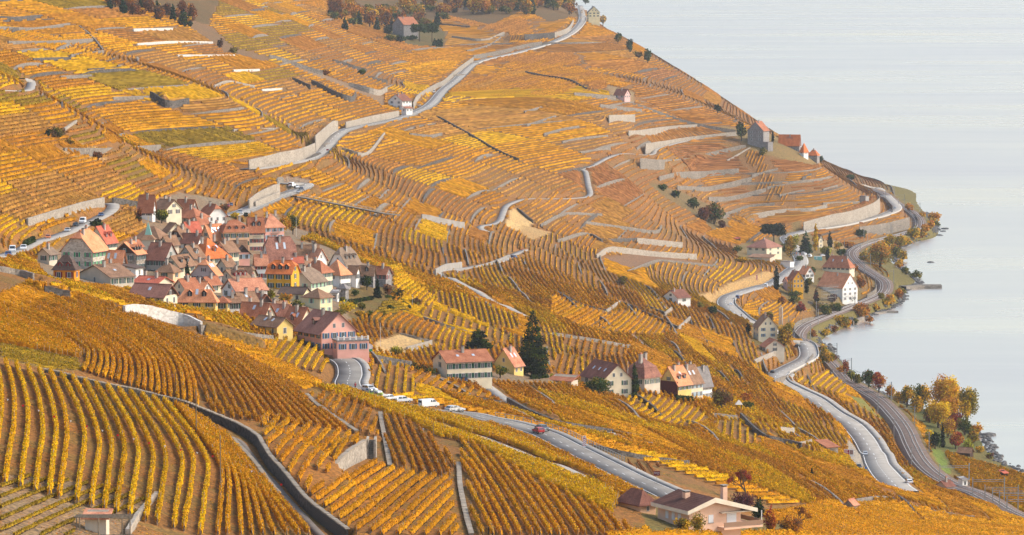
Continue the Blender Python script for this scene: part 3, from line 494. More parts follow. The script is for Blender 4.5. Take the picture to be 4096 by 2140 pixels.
mp2=N.new('ShaderNodeMapping'); mp2.inputs['Scale'].default_value=(0.05,0.16,1); L.new(tc.outputs['Object'],mp2.inputs[0]); n2=N.new('ShaderNodeTexNoise'); n2.inputs['Scale'].default_value=1; n2.inputs['Detail'].default_value=5; L.new(mp2.outputs[0],n2.inputs['Vector'])
bp=N.new('ShaderNodeBump'); bp.inputs['Strength'].default_value=0.4; bp.inputs['Distance'].default_value=0.4; L.new(n2.outputs[0],bp.inputs['Height']); L.new(bp.outputs[0],gl.inputs['Normal'])
L.new(df.outputs[0],mxs.inputs[1]); L.new(gl.outputs[0],mxs.inputs[2]); L.new(mxs.outputs[0],out.inputs[0])
struct(mk('lake',[(-6000,-2000,0),(24000,-2000,0),(24000,45000,0),(-6000,45000,0)],[(0,1,2,3)],LAKE))
# ---------------------------------------------------------------- vines
PAL={'gold':((0.66,0.315,0.014),(0.58,0.24,0.014)),'yellow':((0.72,0.40,0.012),(0.65,0.33,0.012)),'orange':((0.56,0.25,0.02),(0.48,0.19,0.018)),
'rust':((0.47,0.205,0.04),(0.40,0.16,0.034)),'olive':((0.38,0.23,0.02),(0.28,0.18,0.02)),'brown':((0.40,0.17,0.055),(0.33,0.13,0.045)),'pale':((0.50,0.25,0.05),(0.44,0.20,0.045))}
ROWS=[]   # (xy, width, height, colour, is_near, plot)
UC,VC=proj(GX,GY,Z)
CLAIM=BLOCK.copy()
def rowcol(p):
    a,b=PAL[p]; t=rng.random(); return (np.array(a)*(1-t)+np.array(b)*t)*rng.uniform(0.82,1.12)
def blocked(P):
    r,c=cell(P[:,0],P[:,1]); return BLOCK[np.rint(r).astype(int),np.rint(c).astype(int)]
def add_runs(P,keep,w,h,col,nearf,plot,minlen=3):
    k=np.flatnonzero(keep)
    if len(k)<minlen: return
    for s in np.split(k,np.flatnonzero(np.diff(k)>1)+1):
        if len(s)>=minlen: ROWS.append((P[s],w,h,col,nearf,plot))
def plot(poly,d0,d1,pal,spacing=1.9,w=0.55,h=1.25,nearf=None,name=None,seg=None):
    """straight vine rows inside a photo outline; d0->d1 is one row's direction"""
    W=np.array([pix(u,v) for u,v in poly]); a=pix(*d0)[:2]; b=pix(*d1)[:2]; t=(b-a)/np.linalg.norm(b-a); n=np.array([-t[1],t[0]])
    pt=W[:,:2]@t; pn=W[:,:2]@n; sg=seg or max(0.6,W[:,1].mean()/900); ss=np.arange(pt.min()-15,pt.max()+15,sg)
    for o in np.arange(pn.min()-4,pn.max()+4,spacing):
        P=t[None]*ss[:,None]+n[None]*(o+np.cumsum(rng.normal(0,0.01,len(ss))))[:,None]; z=hgt(P[:,0],P[:,1]); u,v=proj(P[:,0],P[:,1],z)
        add_runs(P,inpoly(u,v,poly)&~blocked(P),w,h,rowcol(pal),nearf,name)
    global CLAIM; CLAIM|=inpoly(UC,VC,poly)
def family(Lg,Rg,n,pal,w=0.6,h=1.35,nearf=True,name=None,claim=True):
    """rows interpolated between two guide rows given as photo polylines"""
    Lg=resample(catmull(Lg,25),25); Rg=resample(catmull(Rg,25),25); m=14
    def rs(P): 
        d=np.linspace(0,1,len(P)); t=np.linspace(0,1,m); return np.stack([np.interp(t,d,P[:,0]),np.interp(t,d,P[:,1])],1)
    A,B=rs(Lg),rs(Rg)
    for k in range(n):
        t=k/max(1,n-1); px=A*(1-t)+B*t; W=np.array([pix(u,v) for u,v in px]); P=resample(catmull(W,0.7),0.7)[:,:2]; P=P+np.cumsum(rng.normal(0,0.012,P.shape),0)
        ok=(P[:,1]>385)&~blocked(P); jump=np.r_[False,np.hypot(*np.diff(P,axis=0).T)>4]; add_runs(P,ok&~jump,w,h,rowcol(pal),nearf,name,6)
    if claim:
        global CLAIM; CLAIM|=inpoly(UC,VC,[tuple(p) for p in Lg]+[tuple(p) for p in Rg[::-1]])
# foreground plots
family([(-70,1440),(-45,1540),(-50,1660),(-70,1800),(-85,1915)],[(649,1600),(718,1690),(786,1776),(830,1862),(832,1930),(800,2150)],17,'yellow',0.65,1.45,True,'in the curving plot left of the sunken path')
family([(690,1612),(760,1700),(830,1790),(880,1870),(890,1950),(870,2150)],[(905,1745),(985,1835),(1050,1925),(1110,2000),(1190,2090),(1240,2150)],9,'gold',0.65,1.4,True,'in the steep plot between curving rows and sunken path')
family([(335,1492),(355,1420),(250,1345),(100,1275),(-60,1215)],[(790,1640),(770,1510),(715,1420),(560,1310),(340,1195),(120,1135)],18,'gold',0.65,1.4,True,'on the knoll above the sunken path')
family([(860,1672),(800,1530),(735,1420),(585,1310),(380,1210)],[(1420,1735),(1290,1640),(1180,1560),(1040,1470),(880,1390)],17,'orange',0.6,1.4,True,'in the long diagonal plot above the path wall')
plot([(520,1290),(800,1360),(1000,1375),(1110,1380),(1090,1440),(1180,1480),(1290,1540),(1220,1570),(1040,1460),(880,1380),(600,1300)],(700,1345),(1100,1420),'gold',1.9,0.6,1.3,True,'in the plot under the whitewashed wall')
plot([(1040,1662),(1341,1728),(1456,1754),(1385,1818),(1286,1920),(1225,1972),(1178,1948),(1085,1825),(1060,1785)],(1324,1741),(1181,1895),'gold',1.9,0.6,1.35,True,'in the plot between path wall and curved wall')
plot([(1233,1985),(1478,1845),(1550,1878),(1632,1898),(1805,1917),(1808,1985),(1835,2150),(1390,2150),(1264,2030)],(1621,1895),(1330,2071),'gold',1.9,0.6,1.35,True,'in the slanting plot below the vineyard steps')
plot([(1517,1664),(1555,1872),(1627,1895),(1797,1911),(1822,1851),(1704,1735),(1577,1662)],(1550,1675),(1632,1890),'orange',1.8,0.6,1.35,True,'in the steep plot beside the downhill coping wall')
plot([(1225,1586),(1420,1732),(1470,1752),(1512,1757),(1510,1690),(1440,1578)],(1462,1664),(1429,1730),'orange',1.8,0.6,1.3,True,'in the small triangular plot above the steps')
plot([(1845,1862),(1880,1990),(1890,2150),(2560,2150),(2450,2070),(2100,1905),(1900,1785),(1840,1760)],(1880,1875),(2013,2120),'gold',1.9,0.6,1.4,True,'in the plot right of the grass strip')
plot([(1240,1548),(1400,1560),(1560,1618),(1750,1660),(1950,1712),(2080,1760),(2300,1880),(2480,2000),(2450,2065),(2100,1900),(1900,1780),(1760,1755),(1640,1690),(1500,1640),(1350,1590)],(1500,1615),(2200,1905),'yellow',1.8,0.7,1.45,True,'along the bright crest beside the main road')
plot([(1960,1700),(2090,1745),(2200,1795),(2310,1850),(2420,1905),(2580,1985),(2480,1990),(2340,1910),(2240,1855),(2150,1830),(2050,1790),(1930,1745),(1850,1715)],(2000,1735),(2300,1860),'gold',1.8,0.6,1.35,True,'in the strip between main road and lower track')
plot([(1080,1362),(1230,1352),(1290,1372),(1320,1400),(1330,1455),(1300,1500),(1180,1475),(1085,1440)],(1180,1352),(1105,1448),'yellow',1.9,0.55,1.3,True,'in the small sloping plot below the pink house')
plot([(1485,1448),(1600,1468),(1650,1492),(1668,1585),(1560,1580),(1500,1562)],(1515,1455),(1500,1525),'yellow',2.2,0.55,1.3,True,'in the small plot right of the road bend')
plot([(1640,1480),(1720,1500),(1800,1530),(1900,1560),(1990,1600),(1930,1602),(1800,1572),(1665,1540)],(1696,1490),(1660,1520),'gold',2.4,0.55,1.3,True,'in the row plot below the white villa')
plot([(0,1895),(330,1930),(560,1985),(600,2010),(540,2060),(300,2060),(300,2150),(0,2150)],(0,2040),(260,1935),'olive',2.0,0.35,0.6,True,'of low young vines on grey soil at bottom left')
plot([(0,1380),(310,1440),(330,1485),(210,1482),(0,1432)],(0,1400),(300,1460),'olive',1.6,0.4,0.65,True,'of low green vines at the left edge')
plot([(-40,1225),(100,1282),(250,1352),(340,1425),(325,1445),(310,1440),(0,1380),(-40,1375)],(0,1265),(300,1405),'gold',1.8,0.6,1.35,True,'in the plot at the left edge above young vines')
plot([(3775,1806),(3880,1838),(4110,1905),(4110,2045),(3965,1985),(3870,1932),(3805,1862)],(3800,1832),(4000,1920),'gold',2.0,0.6,1.3)
plot([(812,1346),(1100,1370),(1112,1388),(1000,1380),(850,1366)],(850,1352),(1080,1375),'gold',1.8,0.6,1.3)
plot([(2420,1850),(2560,1852),(2640,1866),(2620,1905),(2540,1892)],(2500,1850),(2535,1895),'brown',2.6,0.25,0.9)
# mid-slope plots with their own row direction
plot([(1729,1167),(1830,1178),(1941,1215),(2074,1268),(2074,1326),(1952,1305),(1840,1257),(1729,1194)],(1845,1180),(1862,1254),'yellow',1.9,0.6,1.3)
plot([(1675,1257),(1713,1231),(1845,1273),(2058,1348),(2047,1380),(1946,1348),(1766,1298)],(1768,1262),(1758,1292),'yellow',2.6,0.55,1.3)
plot([(1520,1075),(1600,1060),(1640,1120),(1740,1190),(1720,1235),(1640,1190),(1560,1140)],(1580,1100),(1660,1085),'yellow',1.7,0.7,1.3)
plot([(1235,930),(1300,960),(1400,1020),(1520,1070),(1570,1085),(1540,1075),(1420,1062),(1330,1000),(1290,980),(1200,955)],(1260,945),(1480,1045),'yellow',1.8,0.7,1.3)
plot([(1500,1192),(1545,1192),(1636,1237),(1572,1264),(1500,1258)],(1510,1235),(1600,1225),'olive',1.8,0.5,1.1)
plot([(2090,1000),(2140,985),(2300,1060),(2420,1130),(2440,1180),(2300,1120),(2150,1040)],(2150,1000),(2146,1035),'gold',2.6,0.5,1.3)
plot([(2120,930),(2200,925),(2330,1000),(2400,1045),(2330,1040),(2200,975)],(2180,935),(2176,975),'yellow',2.6,0.5,1.3)
plot([(2210,1180),(2420,1255),(2540,1240),(2700,1320),(2620,1345),(2450,1330),(2300,1300),(2200,1250)],(2400,1275),(2330,1320),'gold',2.0,0.6,1.3)
plot([(2250,1345),(2400,1375),(2520,1396),(2500,1425),(2380,1420),(2260,1390)],(2400,1378),(2392,1420),'orange',2.4,0.55,1.3)
plot([(2220,1420),(2300,1420),(2340,1470),(2300,1510),(2220,1500)],(2240,1425),(2222,1490),'gold',2.2,0.55,1.3)
plot([(3180,1520),(3330,1480),(3380,1530),(3390,1590),(3300,1560),(3200,1540)],(3300,1495),(3240,1545),'yellow',2.6,0.6,1.3)
plot([(3390,1620),(3440,1615),(3520,1650),(3545,1680),(3480,1680),(3390,1650)],(3450,1620),(3470,1670),'yellow',2.6,0.6,1.3)
plot([(3030,1690),(3120,1700),(3280,1690),(3400,1760),(3380,1790),(3300,1770),(3200,1740),(3140,1735),(3020,1730)],(3220,1685),(3260,1745),'yellow',2.6,0.6,1.3)
plot([(2860,1690),(2950,1690),(3010,1740),(3060,1770),(2980,1790),(2880,1740)],(2900,1695),(2895,1740),'yellow',2.4,0.55,1.3)
plot([(2500,1580),(2640,1590),(2800,1640),(2840,1680),(2740,1720),(2600,1680),(2520,1640)],(2560,1660),(2640,1600),'yellow',2.2,0.6,1.3)
plot([(2350,2160),(3500,2160),(4120,2160),(4120,2090),(3900,2085),(3600,2015),(3440,2020),(3300,2010),(3200,2040)],(3600,2060),(4000,2110),'gold',1.9,0.6,1.35,True,'at the bottom right below the stone hut wall')
plot([(2990,1205),(3150,1205),(3230,1230),(3200,1300),(3110,1290),(3000,1262),(2960,1245)],(3010,1240),(3060,1225),'gold',2.2,0.6,1.3)
# the rest of the hillside: rows along the contour, plot by plot
def region_pal(u,v,Y):
    r=rng.random()
    if u>2350 and v<1000: return ['rust','rust','orange','brown','pale'][int(r*5)]
    if v<330 and u>1300: return ['rust','orange','pale','gold','rust'][int(r*5)]
    if u<1250 and v<800: return ['gold','gold','orange','yellow','pale','rust','olive'][int(r*7)]
    if v>1000: return ['gold','yellow','gold','orange'][int(r*4)]
    return ['gold','orange','gold','rust','pale','yellow','orange'][int(r*7)]
for (y0,y1,q0,q1) in CELLS:
    ym=math.sqrt(y0*y1); qm=(q0+q1)/2; xm=contour_x(np.array([qm]),np.array([ym]))[0]
    if np.isnan(xm): continue
    u,v=proj(xm,ym,qm)
    if u<-260 or u>4350 or v<-120 or v>2300: continue
    sl=abs(samp(ZB,xm+4,ym)-samp(ZB,xm-4,ym))/8; sp=1.9 if ym<1300 else 2.4 if ym<2000 else 3.2
    pal=region_pal(u,v,ym); w=0.6 if ym<1500 else 0.75; down=rng.random()<0.16; hh=1.3*rng.uniform(0.85,1.1)
    sg=max(1.0,ym/520)
    if down:
        for y in np.arange(y0+1,y1-1,sp*1.5):
            nq=max(3,int((q1-q0)/max(0.08,sl)/1.2)); qs=np.linspace(q0+0.2,q1-0.2,nq); x=contour_x(qs,np.full(nq,y)); ok=~np.isnan(x)
            if ok.sum()<3: continue
            P=np.c_[np.where(ok,x,0),np.full(nq,y)]; r,c=cell(P[:,0],P[:,1]); cl=CLAIM[np.rint(r).astype(int),np.rint(c).astype(int)]; add_runs(P,ok&~cl,w,hh,rowcol(pal),False,None)
    else:
        ya=np.arange(y0+0.5,y1-0.5,sg); dq=max(0.1,sp*sl)
        for q in np.arange(q0+0.25*dq,q1,dq):
            x=contour_x(np.full(len(ya),q),ya); ok=~np.isnan(x)
            if ok.sum()<3: continue
            P=np.c_[np.where(ok,x,0),ya]; r,c=cell(P[:,0],P[:,1]); cl=CLAIM[np.rint(r).astype(int),np.rint(c).astype(int)]
            jump=np.r_[False,np.abs(np.diff(P[:,0]))>sg*2.5]; add_runs(P,ok&~cl&~jump,w,hh,rowcol(pal),False,None)
# slopes the contour tracing skipped: straight rows along the hill
COV=CLAIM.copy()
for r in ROWS:
    a,c=cell(r[0][:,0],r[0][:,1]); a=np.rint(a).astype(int); c=np.rint(c).astype(int); kc=max(1,int(2.2/(r[0][0,1]*DA))); kr=max(1,int(2.2/(r[0][0,1]*DL)))
    for i in range(-kr,kr+1):
        for j in range(-kc,kc+1): COV[np.clip(a+i,0,NY-1),np.clip(c+j,0,NA-1)]=True
COV|=(ZB<6)
tdir=np.array([0.22,0.975]); ndir=np.array([0.975,-0.22])
for o in np.arange(-900,500,2.5):
    ss=np.arange(820,4600,4.0); P=tdir*ss[:,None]+ndir*o; az=P[:,0]/P[:,1]; m=np.abs(az)<0.165
    if m.sum()<4: continue
    P=P[m]; r,c=cell(P[:,0],P[:,1]); un=~COV[np.rint(r).astype(int),np.rint(c).astype(int)]
    if un.sum()<4: continue
    k=np.flatnonzero(un)
    for s_ in np.split(k,np.flatnonzero(np.diff(k)>1)+1):
        for e in range(0,len(s_),18):
            t_=s_[e:e+19]
            if len(t_)>=4: Q=P[t_]; u,v=proj(*Q[len(Q)//2],hgt(*Q[len(Q)//2])); ROWS.append((Q,0.75,1.3,rowcol((['gold','yellow','gold','gold'] if Q[0,1]<1400 else ['rust','orange','orange','pale'])[int(vnoise(np.array([Q[0,0]]),np.array([Q[0,1]]),60,5)[0]*3.99)]),False,None))
nearR=[i for i,r in enumerate(ROWS) if r[4]]; nearR.sort(key=lambda i:-len(ROWS[i][0])/ROWS[i][0][:,1].mean()); IND=set(nearR[:296])
print('rows',len(ROWS),'near',len(nearR),'points',sum(len(r[0]) for r in ROWS))
def hedge(rows,leafdens=0,leafsize=0.3,stems=False,fine=False):
    """bumpy leaf walls along rows -> verts, quads, colours (+ stems)"""
    n=np.array([len(r[0]) for r in rows]); P=np.concatenate([r[0] for r in rows]); N=len(P); rid=np.repeat(np.arange(len(rows)),n)
    w=np.array([r[1] for r in rows])[rid]; h=np.array([r[2] for r in rows])[rid]; col=np.array([r[3] for r in rows])[rid]
    same=np.r_[rid[1:]==rid[:-1],False]; T=np.zeros_like(P); T[:-1]=P[1:]-P[:-1]; T[~same]=np.roll(T,1,0)[~same]; T/=np.linalg.norm(T,axis=1)[:,None]+1e-9
    Nn=np.stack([-T[:,1],T[:,0]],1); z=hgt(P[:,0],P[:,1]); g=rng
    hj=h*(0.9+g.normal(0,0.10,N)); wj=w*(0.85+g.normal(0,0.18,N)); lo=0.32*h
    lat=g.normal(0,0.07,N)
    prof=[(-0.5,lo),(-0.42,0.72*hj),(0.0,hj),(0.42,0.72*hj),(0.5,lo)] if fine else [(-0.6,0.1*h),(0.0,hj),(0.6,0.1*h)]
    V=[]; C=[]
    b=(0.6+0.6*g.random(N))[:,None]
    for k,(o,zz) in enumerate(prof):
        off=(wj*o+lat)[:,None]; V.append(np.c_[P+Nn*off,z+zz]); C.append(col*b*(0.82+0.36*g.random((N,1)))*np.array([1,1,1]))
    K=len(prof); V=np.concatenate(V); C=np.concatenate(C); i=np.flatnonzero(same)
    Fs=np.concatenate([np.c_[i+k*N,i+1+k*N,i+1+(k+1)*N,i+(k+1)*N] for k in range(K-1)])
    if leafdens:
        seg=np.hypot(*(P[np.minimum(i+1,N-1)]-P[i]).T); cnt=np.maximum(1,np.rint(seg*leafdens+g.random(len(seg))-0.5)).astype(int); src=np.repeat(i,cnt); m=len(src); t=g.random(m)[:,None]
        c0=P[src]*(1-t)+P[src+1]*t; zz=z[src]*(1-t[:,0])+z[src+1]*t[:,0]; a=g.uniform(-1,1,m); hz=lo[src]+(h[src]*1.08-lo[src])*np.sqrt(g.random(m)); o=(w[src]*0.56*a)
        c=np.c_[c0+Nn[src]*o[:,None],zz+hz]; s=leafsize*g.uniform(0.6,1.3,m); d1=g.normal(size=(m,3)); d1/=np.linalg.norm(d1,axis=1)[:,None]; d2=np.cross(d1,g.normal(size=(m,3))); d2/=np.linalg.norm(d2,axis=1)[:,None]
        q=np.stack([c-d1*s[:,None]*0.5,c+d2*s[:,None]*0.5,c+d1*s[:,None]*0.5,c-d2*s[:,None]*0.5],1).reshape(-1,3)
        tint=np.array([1,1,1])+g.normal(0,1,(m,1))*np.array([0.03,0.12,0.1]); cc=col[src]*(0.4+1.05*g.random((m,1)))*tint; cc=np.clip(cc,0.004,0.9)
        pick=g.random(m)<0.06; cc[pick]=cc[pick]*np.array([0.45,0.95,1.2]); base=len(V); V=np.concatenate([V,q]); C=np.concatenate([C,np.repeat(cc,4,0)]); Fs=np.concatenate([Fs,base+np.arange(4*m).reshape(m,4)])
    S=None
    if stems:
        k=np.flatnonzero(g.random(N)<0.75); r=0.05; b3=[(r,0),(-r*0.5,r*0.87),(-r*0.5,-r*0.87)]; ln=g.normal(0,0.06,(len(k),2))
        SV=np.stack([np.c_[P[k]+np.array(b),z[k]-0.05] for b in b3]+[np.c_[P[k]+np.array(b)+ln,z[k]+0.5*h[k]] for b in b3],1).reshape(-1,3); q=np.arange(len(k))[:,None]*6
        SF=np.concatenate([q+np.array([[0,1,4,3]]),q+np.array([[1,2,5,4]]),q+np.array([[2,0,3,5]])]); S=[SV,SF]
        k=np.flatnonzero((g.random(N)<0.11)|~same); r=0.035; b3=[(r,0),(-r*0.5,r*0.87),(-r*0.5,-r*0.87)]
        SV=np.stack([np.c_[P[k]+np.array(b),z[k]-0.1] for b in b3]+[np.c_[P[k]+np.array(b),z[k]+1.22*h[k]] for b in b3],1).reshape(-1,3); q=np.arange(len(k))[:,None]*6
        S+=[SV,np.concatenate([q+np.array([[0,1,4,3]]),q+np.array([[1,2,5,4]]),q+np.array([[2,0,3,5]])])]
    return V,Fs,C,S
STAKE=flat('stake',(0.30,0.25,0.20),0.8); ORD={}
for nm in {ROWS[i][5] for i in IND}:
    ii=[i for i in IND if ROWS[i][5]==nm]; uv=[]
    for i in ii:
        P=ROWS[i][0]; k=len(P)//2; uv.append(proj(P[k,0],P[k,1],float(hgt(P[k,0],P[k,1]))))
    uv=np.array(uv); across=np.ptp(uv[:,0])<2.2*np.ptp(uv[:,1]) ; key=-uv[:,1] if across else uv[:,0]
    for n_,j in enumerate(np.argsort(key)):
        n1=n_+1; sf='th' if 10<n1%100<14 else {1:'st',2:'nd',3:'rd'}.get(n1%10,'th'); ORD[ii[j]]='%d%s vine row from %s %s'%(n1,sf,'the front' if across else 'the left',nm)
for i in sorted(IND):
    r=ROWS[i]; P=r[0]; ym=P[:,1].mean(); V,Fs,C,S=hedge([r],24 if ym<600 else 17,0.21 if ym<650 else 0.25,True,True)
    o=P[0]; org=np.array([o[0],o[1],float(hgt(o[0],o[1]))]); root=empty('vine_row',org); tag(root,ORD[i],'vine row','vine rows '+r[5])
    mk('foliage',V-org,Fs,LEAF,root,C); st=mk('stems',S[0]-org,S[1],STEM,root); st['kind']='stuff'; st=mk('stakes',S[2]-org,S[3],STAKE,root); st['kind']='stuff'
rest=[r for i,r in enumerate(ROWS) if i not in IND]; groups=[([r for r in rest if r[0][:,1].mean()<1150],6,0.34,True),([r for r in rest if 1150<=r[0][:,1].mean()<1700],2.0,0.5,False),([r for r in rest if r[0][:,1].mean()>=1700],0,0,False)]
VV_,FF_,CC_=[],[],[]; nb=0
for rs,ld,ls,fine in groups:
    if not rs: continue
    V,Fs,C,_=hedge(rs,ld,ls,False,fine); VV_.append(V); FF_.append(Fs+nb); CC_.append(C); nb+=len(V); print('group',len(rs),len(Fs))
vy=mk('vineyard',np.concatenate(VV_),np.concatenate(FF_),LEAF,cols=np.concatenate(CC_)); vy['kind']='stuff'; tag(vy,'golden and rust coloured vine rows covering the whole terraced hillside','vineyard')

# fallen leaves on the foreground soil
r=np.random.default_rng(77); nn_=90000; u=r.uniform(-60,2700,nn_); Yr=np.exp(r.uniform(math.log(440),math.log(900),nn_)); X=(u-2048)/F*Yr; z=hgt(X,Yr); uu,vv=proj(X,Yr,z); rr,cc=cell(X,Yr); ok=~BLOCK[np.rint(rr).astype(int),np.rint(cc).astype(int)]&(vv<2170)&(vv>1100)&(vnoise(X,Yr,5,31)>0.32)
X,Yr,z=X[ok],Yr[ok],z[ok]; m=len(X); s=r.uniform(0.07,0.17,m); a=r.random(m)*6.28; d1=np.c_[np.cos(a)*s,np.sin(a)*s,r.normal(0,0.03,m)]; d2=np.c_[-np.sin(a)*s,np.cos(a)*s,r.normal(0,0.03,m)]; c=np.c_[X,Yr,z+0.06]
V=np.stack([c-d1,c-d2,c+d1,c+d2],1).reshape(-1,3); pc=np.array([(0.55,0.25,0.02),(0.48,0.15,0.02),(0.40,0.22,0.06),(0.22,0.18,0.04)])[r.integers(4,size=m)]*(0.6+0.7*r.random((m,1)))
o=mk('fallen_leaves',V,np.arange(4*m).reshape(m,4),LEAF,cols=np.repeat(pc,4,0)); o['kind']='stuff'; tag(o,'orange and tan fallen leaves scattered between the foreground rows','leaves')
# ---------------------------------------------------------------- houses
WC=dict(cream=(0.74,0.63,0.44),white=(0.80,0.77,0.71),beige=(0.60,0.51,0.39),yellow=(0.74,0.52,0.17),mustard=(0.66,0.33,0.025),orange=(0.74,0.27,0.015),pink=(0.80,0.40,0.31),peach=(0.76,0.46,0.27),grey=(0.40,0.37,0.33),mauve=(0.46,0.37,0.35),lemon=(0.70,0.60,0.36),wood=(0.07,0.04,0.03),rose=(0.66,0.40,0.36),ivy=(0.09,0.022,0.02))
RC=dict(salmon=((0.68,0.235,0.095),(0.78,0.33,0.16)),orange=((0.62,0.145,0.035),(0.72,0.21,0.06)),redbrown=((0.33,0.105,0.05),(0.46,0.18,0.09)),brown=((0.22,0.115,0.062),(0.34,0.19,0.11)),dark=((0.085,0.052,0.04),(0.14,0.09,0.068)),maroon=((0.18,0.065,0.042),(0.27,0.11,0.07)),greybrown=((0.20,0.135,0.09),(0.30,0.21,0.145)),red=((0.45,0.09,0.05),(0.58,0.16,0.09)),tile=((0.46,0.16,0.085),(0.66,0.30,0.17)),grey=((0.20,0.18,0.17),(0.28,0.25,0.23)),mauve=((0.28,0.12,0.082),(0.36,0.165,0.115)),mott=((0.19,0.075,0.055),(0.40,0.18,0.12)))
SH=dict(green=(0.03,0.30,0.12),dgreen=(0.015,0.075,0.05),teal=(0.02,0.10,0.09),red=(0.22,0.015,0.02),blue=(0.03,0.12,0.22),lblue=(0.35,0.45,0.52),purple=(0.11,0.05,0.06),mint=(0.35,0.55,0.38),dark=(0.05,0.05,0.05),grey=(0.30,0.30,0.30))
HSTONE=stone_mat('house_stone',(0.20,0.16,0.12),(0.48,0.41,0.33),2.0,0.4); HSTONEL=stone_mat('pale_house_stone',(0.34,0.28,0.21),(0.66,0.59,0.49),1.6,0.4); HSTONEG=stone_mat('grey_house_stone',(0.16,0.15,0.145),(0.34,0.31,0.29),1.6,0.4)
def wallmat(c): return {'stone':HSTONE,'pstone':HSTONEL,'gstone':HSTONEG}.get(c) or plaster(WC[c])
def _frame():
    m=MB()
    for a in ((-0.56,-0.46,-0.78,0.78),(0.46,0.56,-0.78,0.78),(-0.46,0.46,0.68,0.78),(-0.62,0.62,-0.88,-0.78),(-0.03,0.03,-0.78,0.68)): m.box(a[0],a[1],-0.07,0.0,a[2],a[3])
    return m.build('window',FRAME)
_f=_frame(); FRAME_ME=_f.data; bpy.data.objects.remove(_f)
_f=MB().box(-0.46,0.46,-0.035,0.0,-0.78,0.68).build('pane',GLASS); PANE_ME=_f.data; bpy.data.objects.remove(_f)
SHUT={}
def shut_me(c):
    if c not in SHUT:
        m=MB().box(-0.25,0.25,-0.06,0.0,-0.76,0.74)
        for k in range(6): m.box(-0.19,0.19,-0.075,-0.06,-0.66+k*0.22,-0.56+k*0.22)
        o=m.build('shutter',flat('shutter_'+c,SH[c],0.7)); SHUT[c]=o.data; bpy.data.objects.remove(o)
    return SHUT[c]
CHM=noise_mat('chimney_render',(0.30,0.26,0.22),(0.42,0.37,0.32),1.5); CHB=flat('chimney_pot',(0.45,0.16,0.09),0.8); DKW=flat('dark_wood',(0.045,0.028,0.022),0.85); SKYG=flat('skylight_glass',(0.45,0.5,0.55),0.1,0,0.8); FASC=flat('fascia',(0.055,0.04,0.035),0.8); GUT=flat('gutter',(0.16,0.09,0.07),0.5)
def _chim(pot):
    m=MB().box(-0.4,0.4,-0.4,0.4,-0.6,1.5).box(-0.5,0.5,-0.5,0.5,1.5,1.62)
    if pot: m.box(-0.25,0.25,-0.25,0.25,1.62,2.0,1)
    else: m.box(-0.05,0.05,-0.4,0.4,1.62,1.8).box(-0.5,0.5,-0.5,0.5,1.8,1.9,1)
    o=m.build('chimney',[CHM,CHB if pot else FASC]); me=o.data; bpy.data.objects.remove(o); return me
CHIM=[_chim(1),_chim(0)]
def window(root,face,a,z,sh,sc=1.0,arch=False):
    loc=(a,-0.005,z) if face=='R' else (-0.005,a,z); rt=0 if face=='R' else -math.pi/2
    w_=inst('window',FRAME_ME,root,loc,rt,(sc,1,sc)); inst('pane',PANE_ME,w_)
    if sh:
        for d in (-1,1): inst('shutter',shut_me(sh),w_,(d*0.84,0,0))
    return w_
def door(root,face,a,h0,col):
    m=MB().box(-0.55,0.55,-0.06,0,0,2.1).box(-0.65,-0.55,-0.09,0,0,2.2).box(0.55,0.65,-0.09,0,0,2.2).box(-0.65,0.65,-0.09,0,2.1,2.22)
    o=m.build('door',flat('door',col,0.6),root); o.location=(a,-0.005,h0) if face=='R' else (-0.005,a,h0); o.rotation_euler=(0,0,0 if face=='R' else -math.pi/2); return o
FOOT=[]
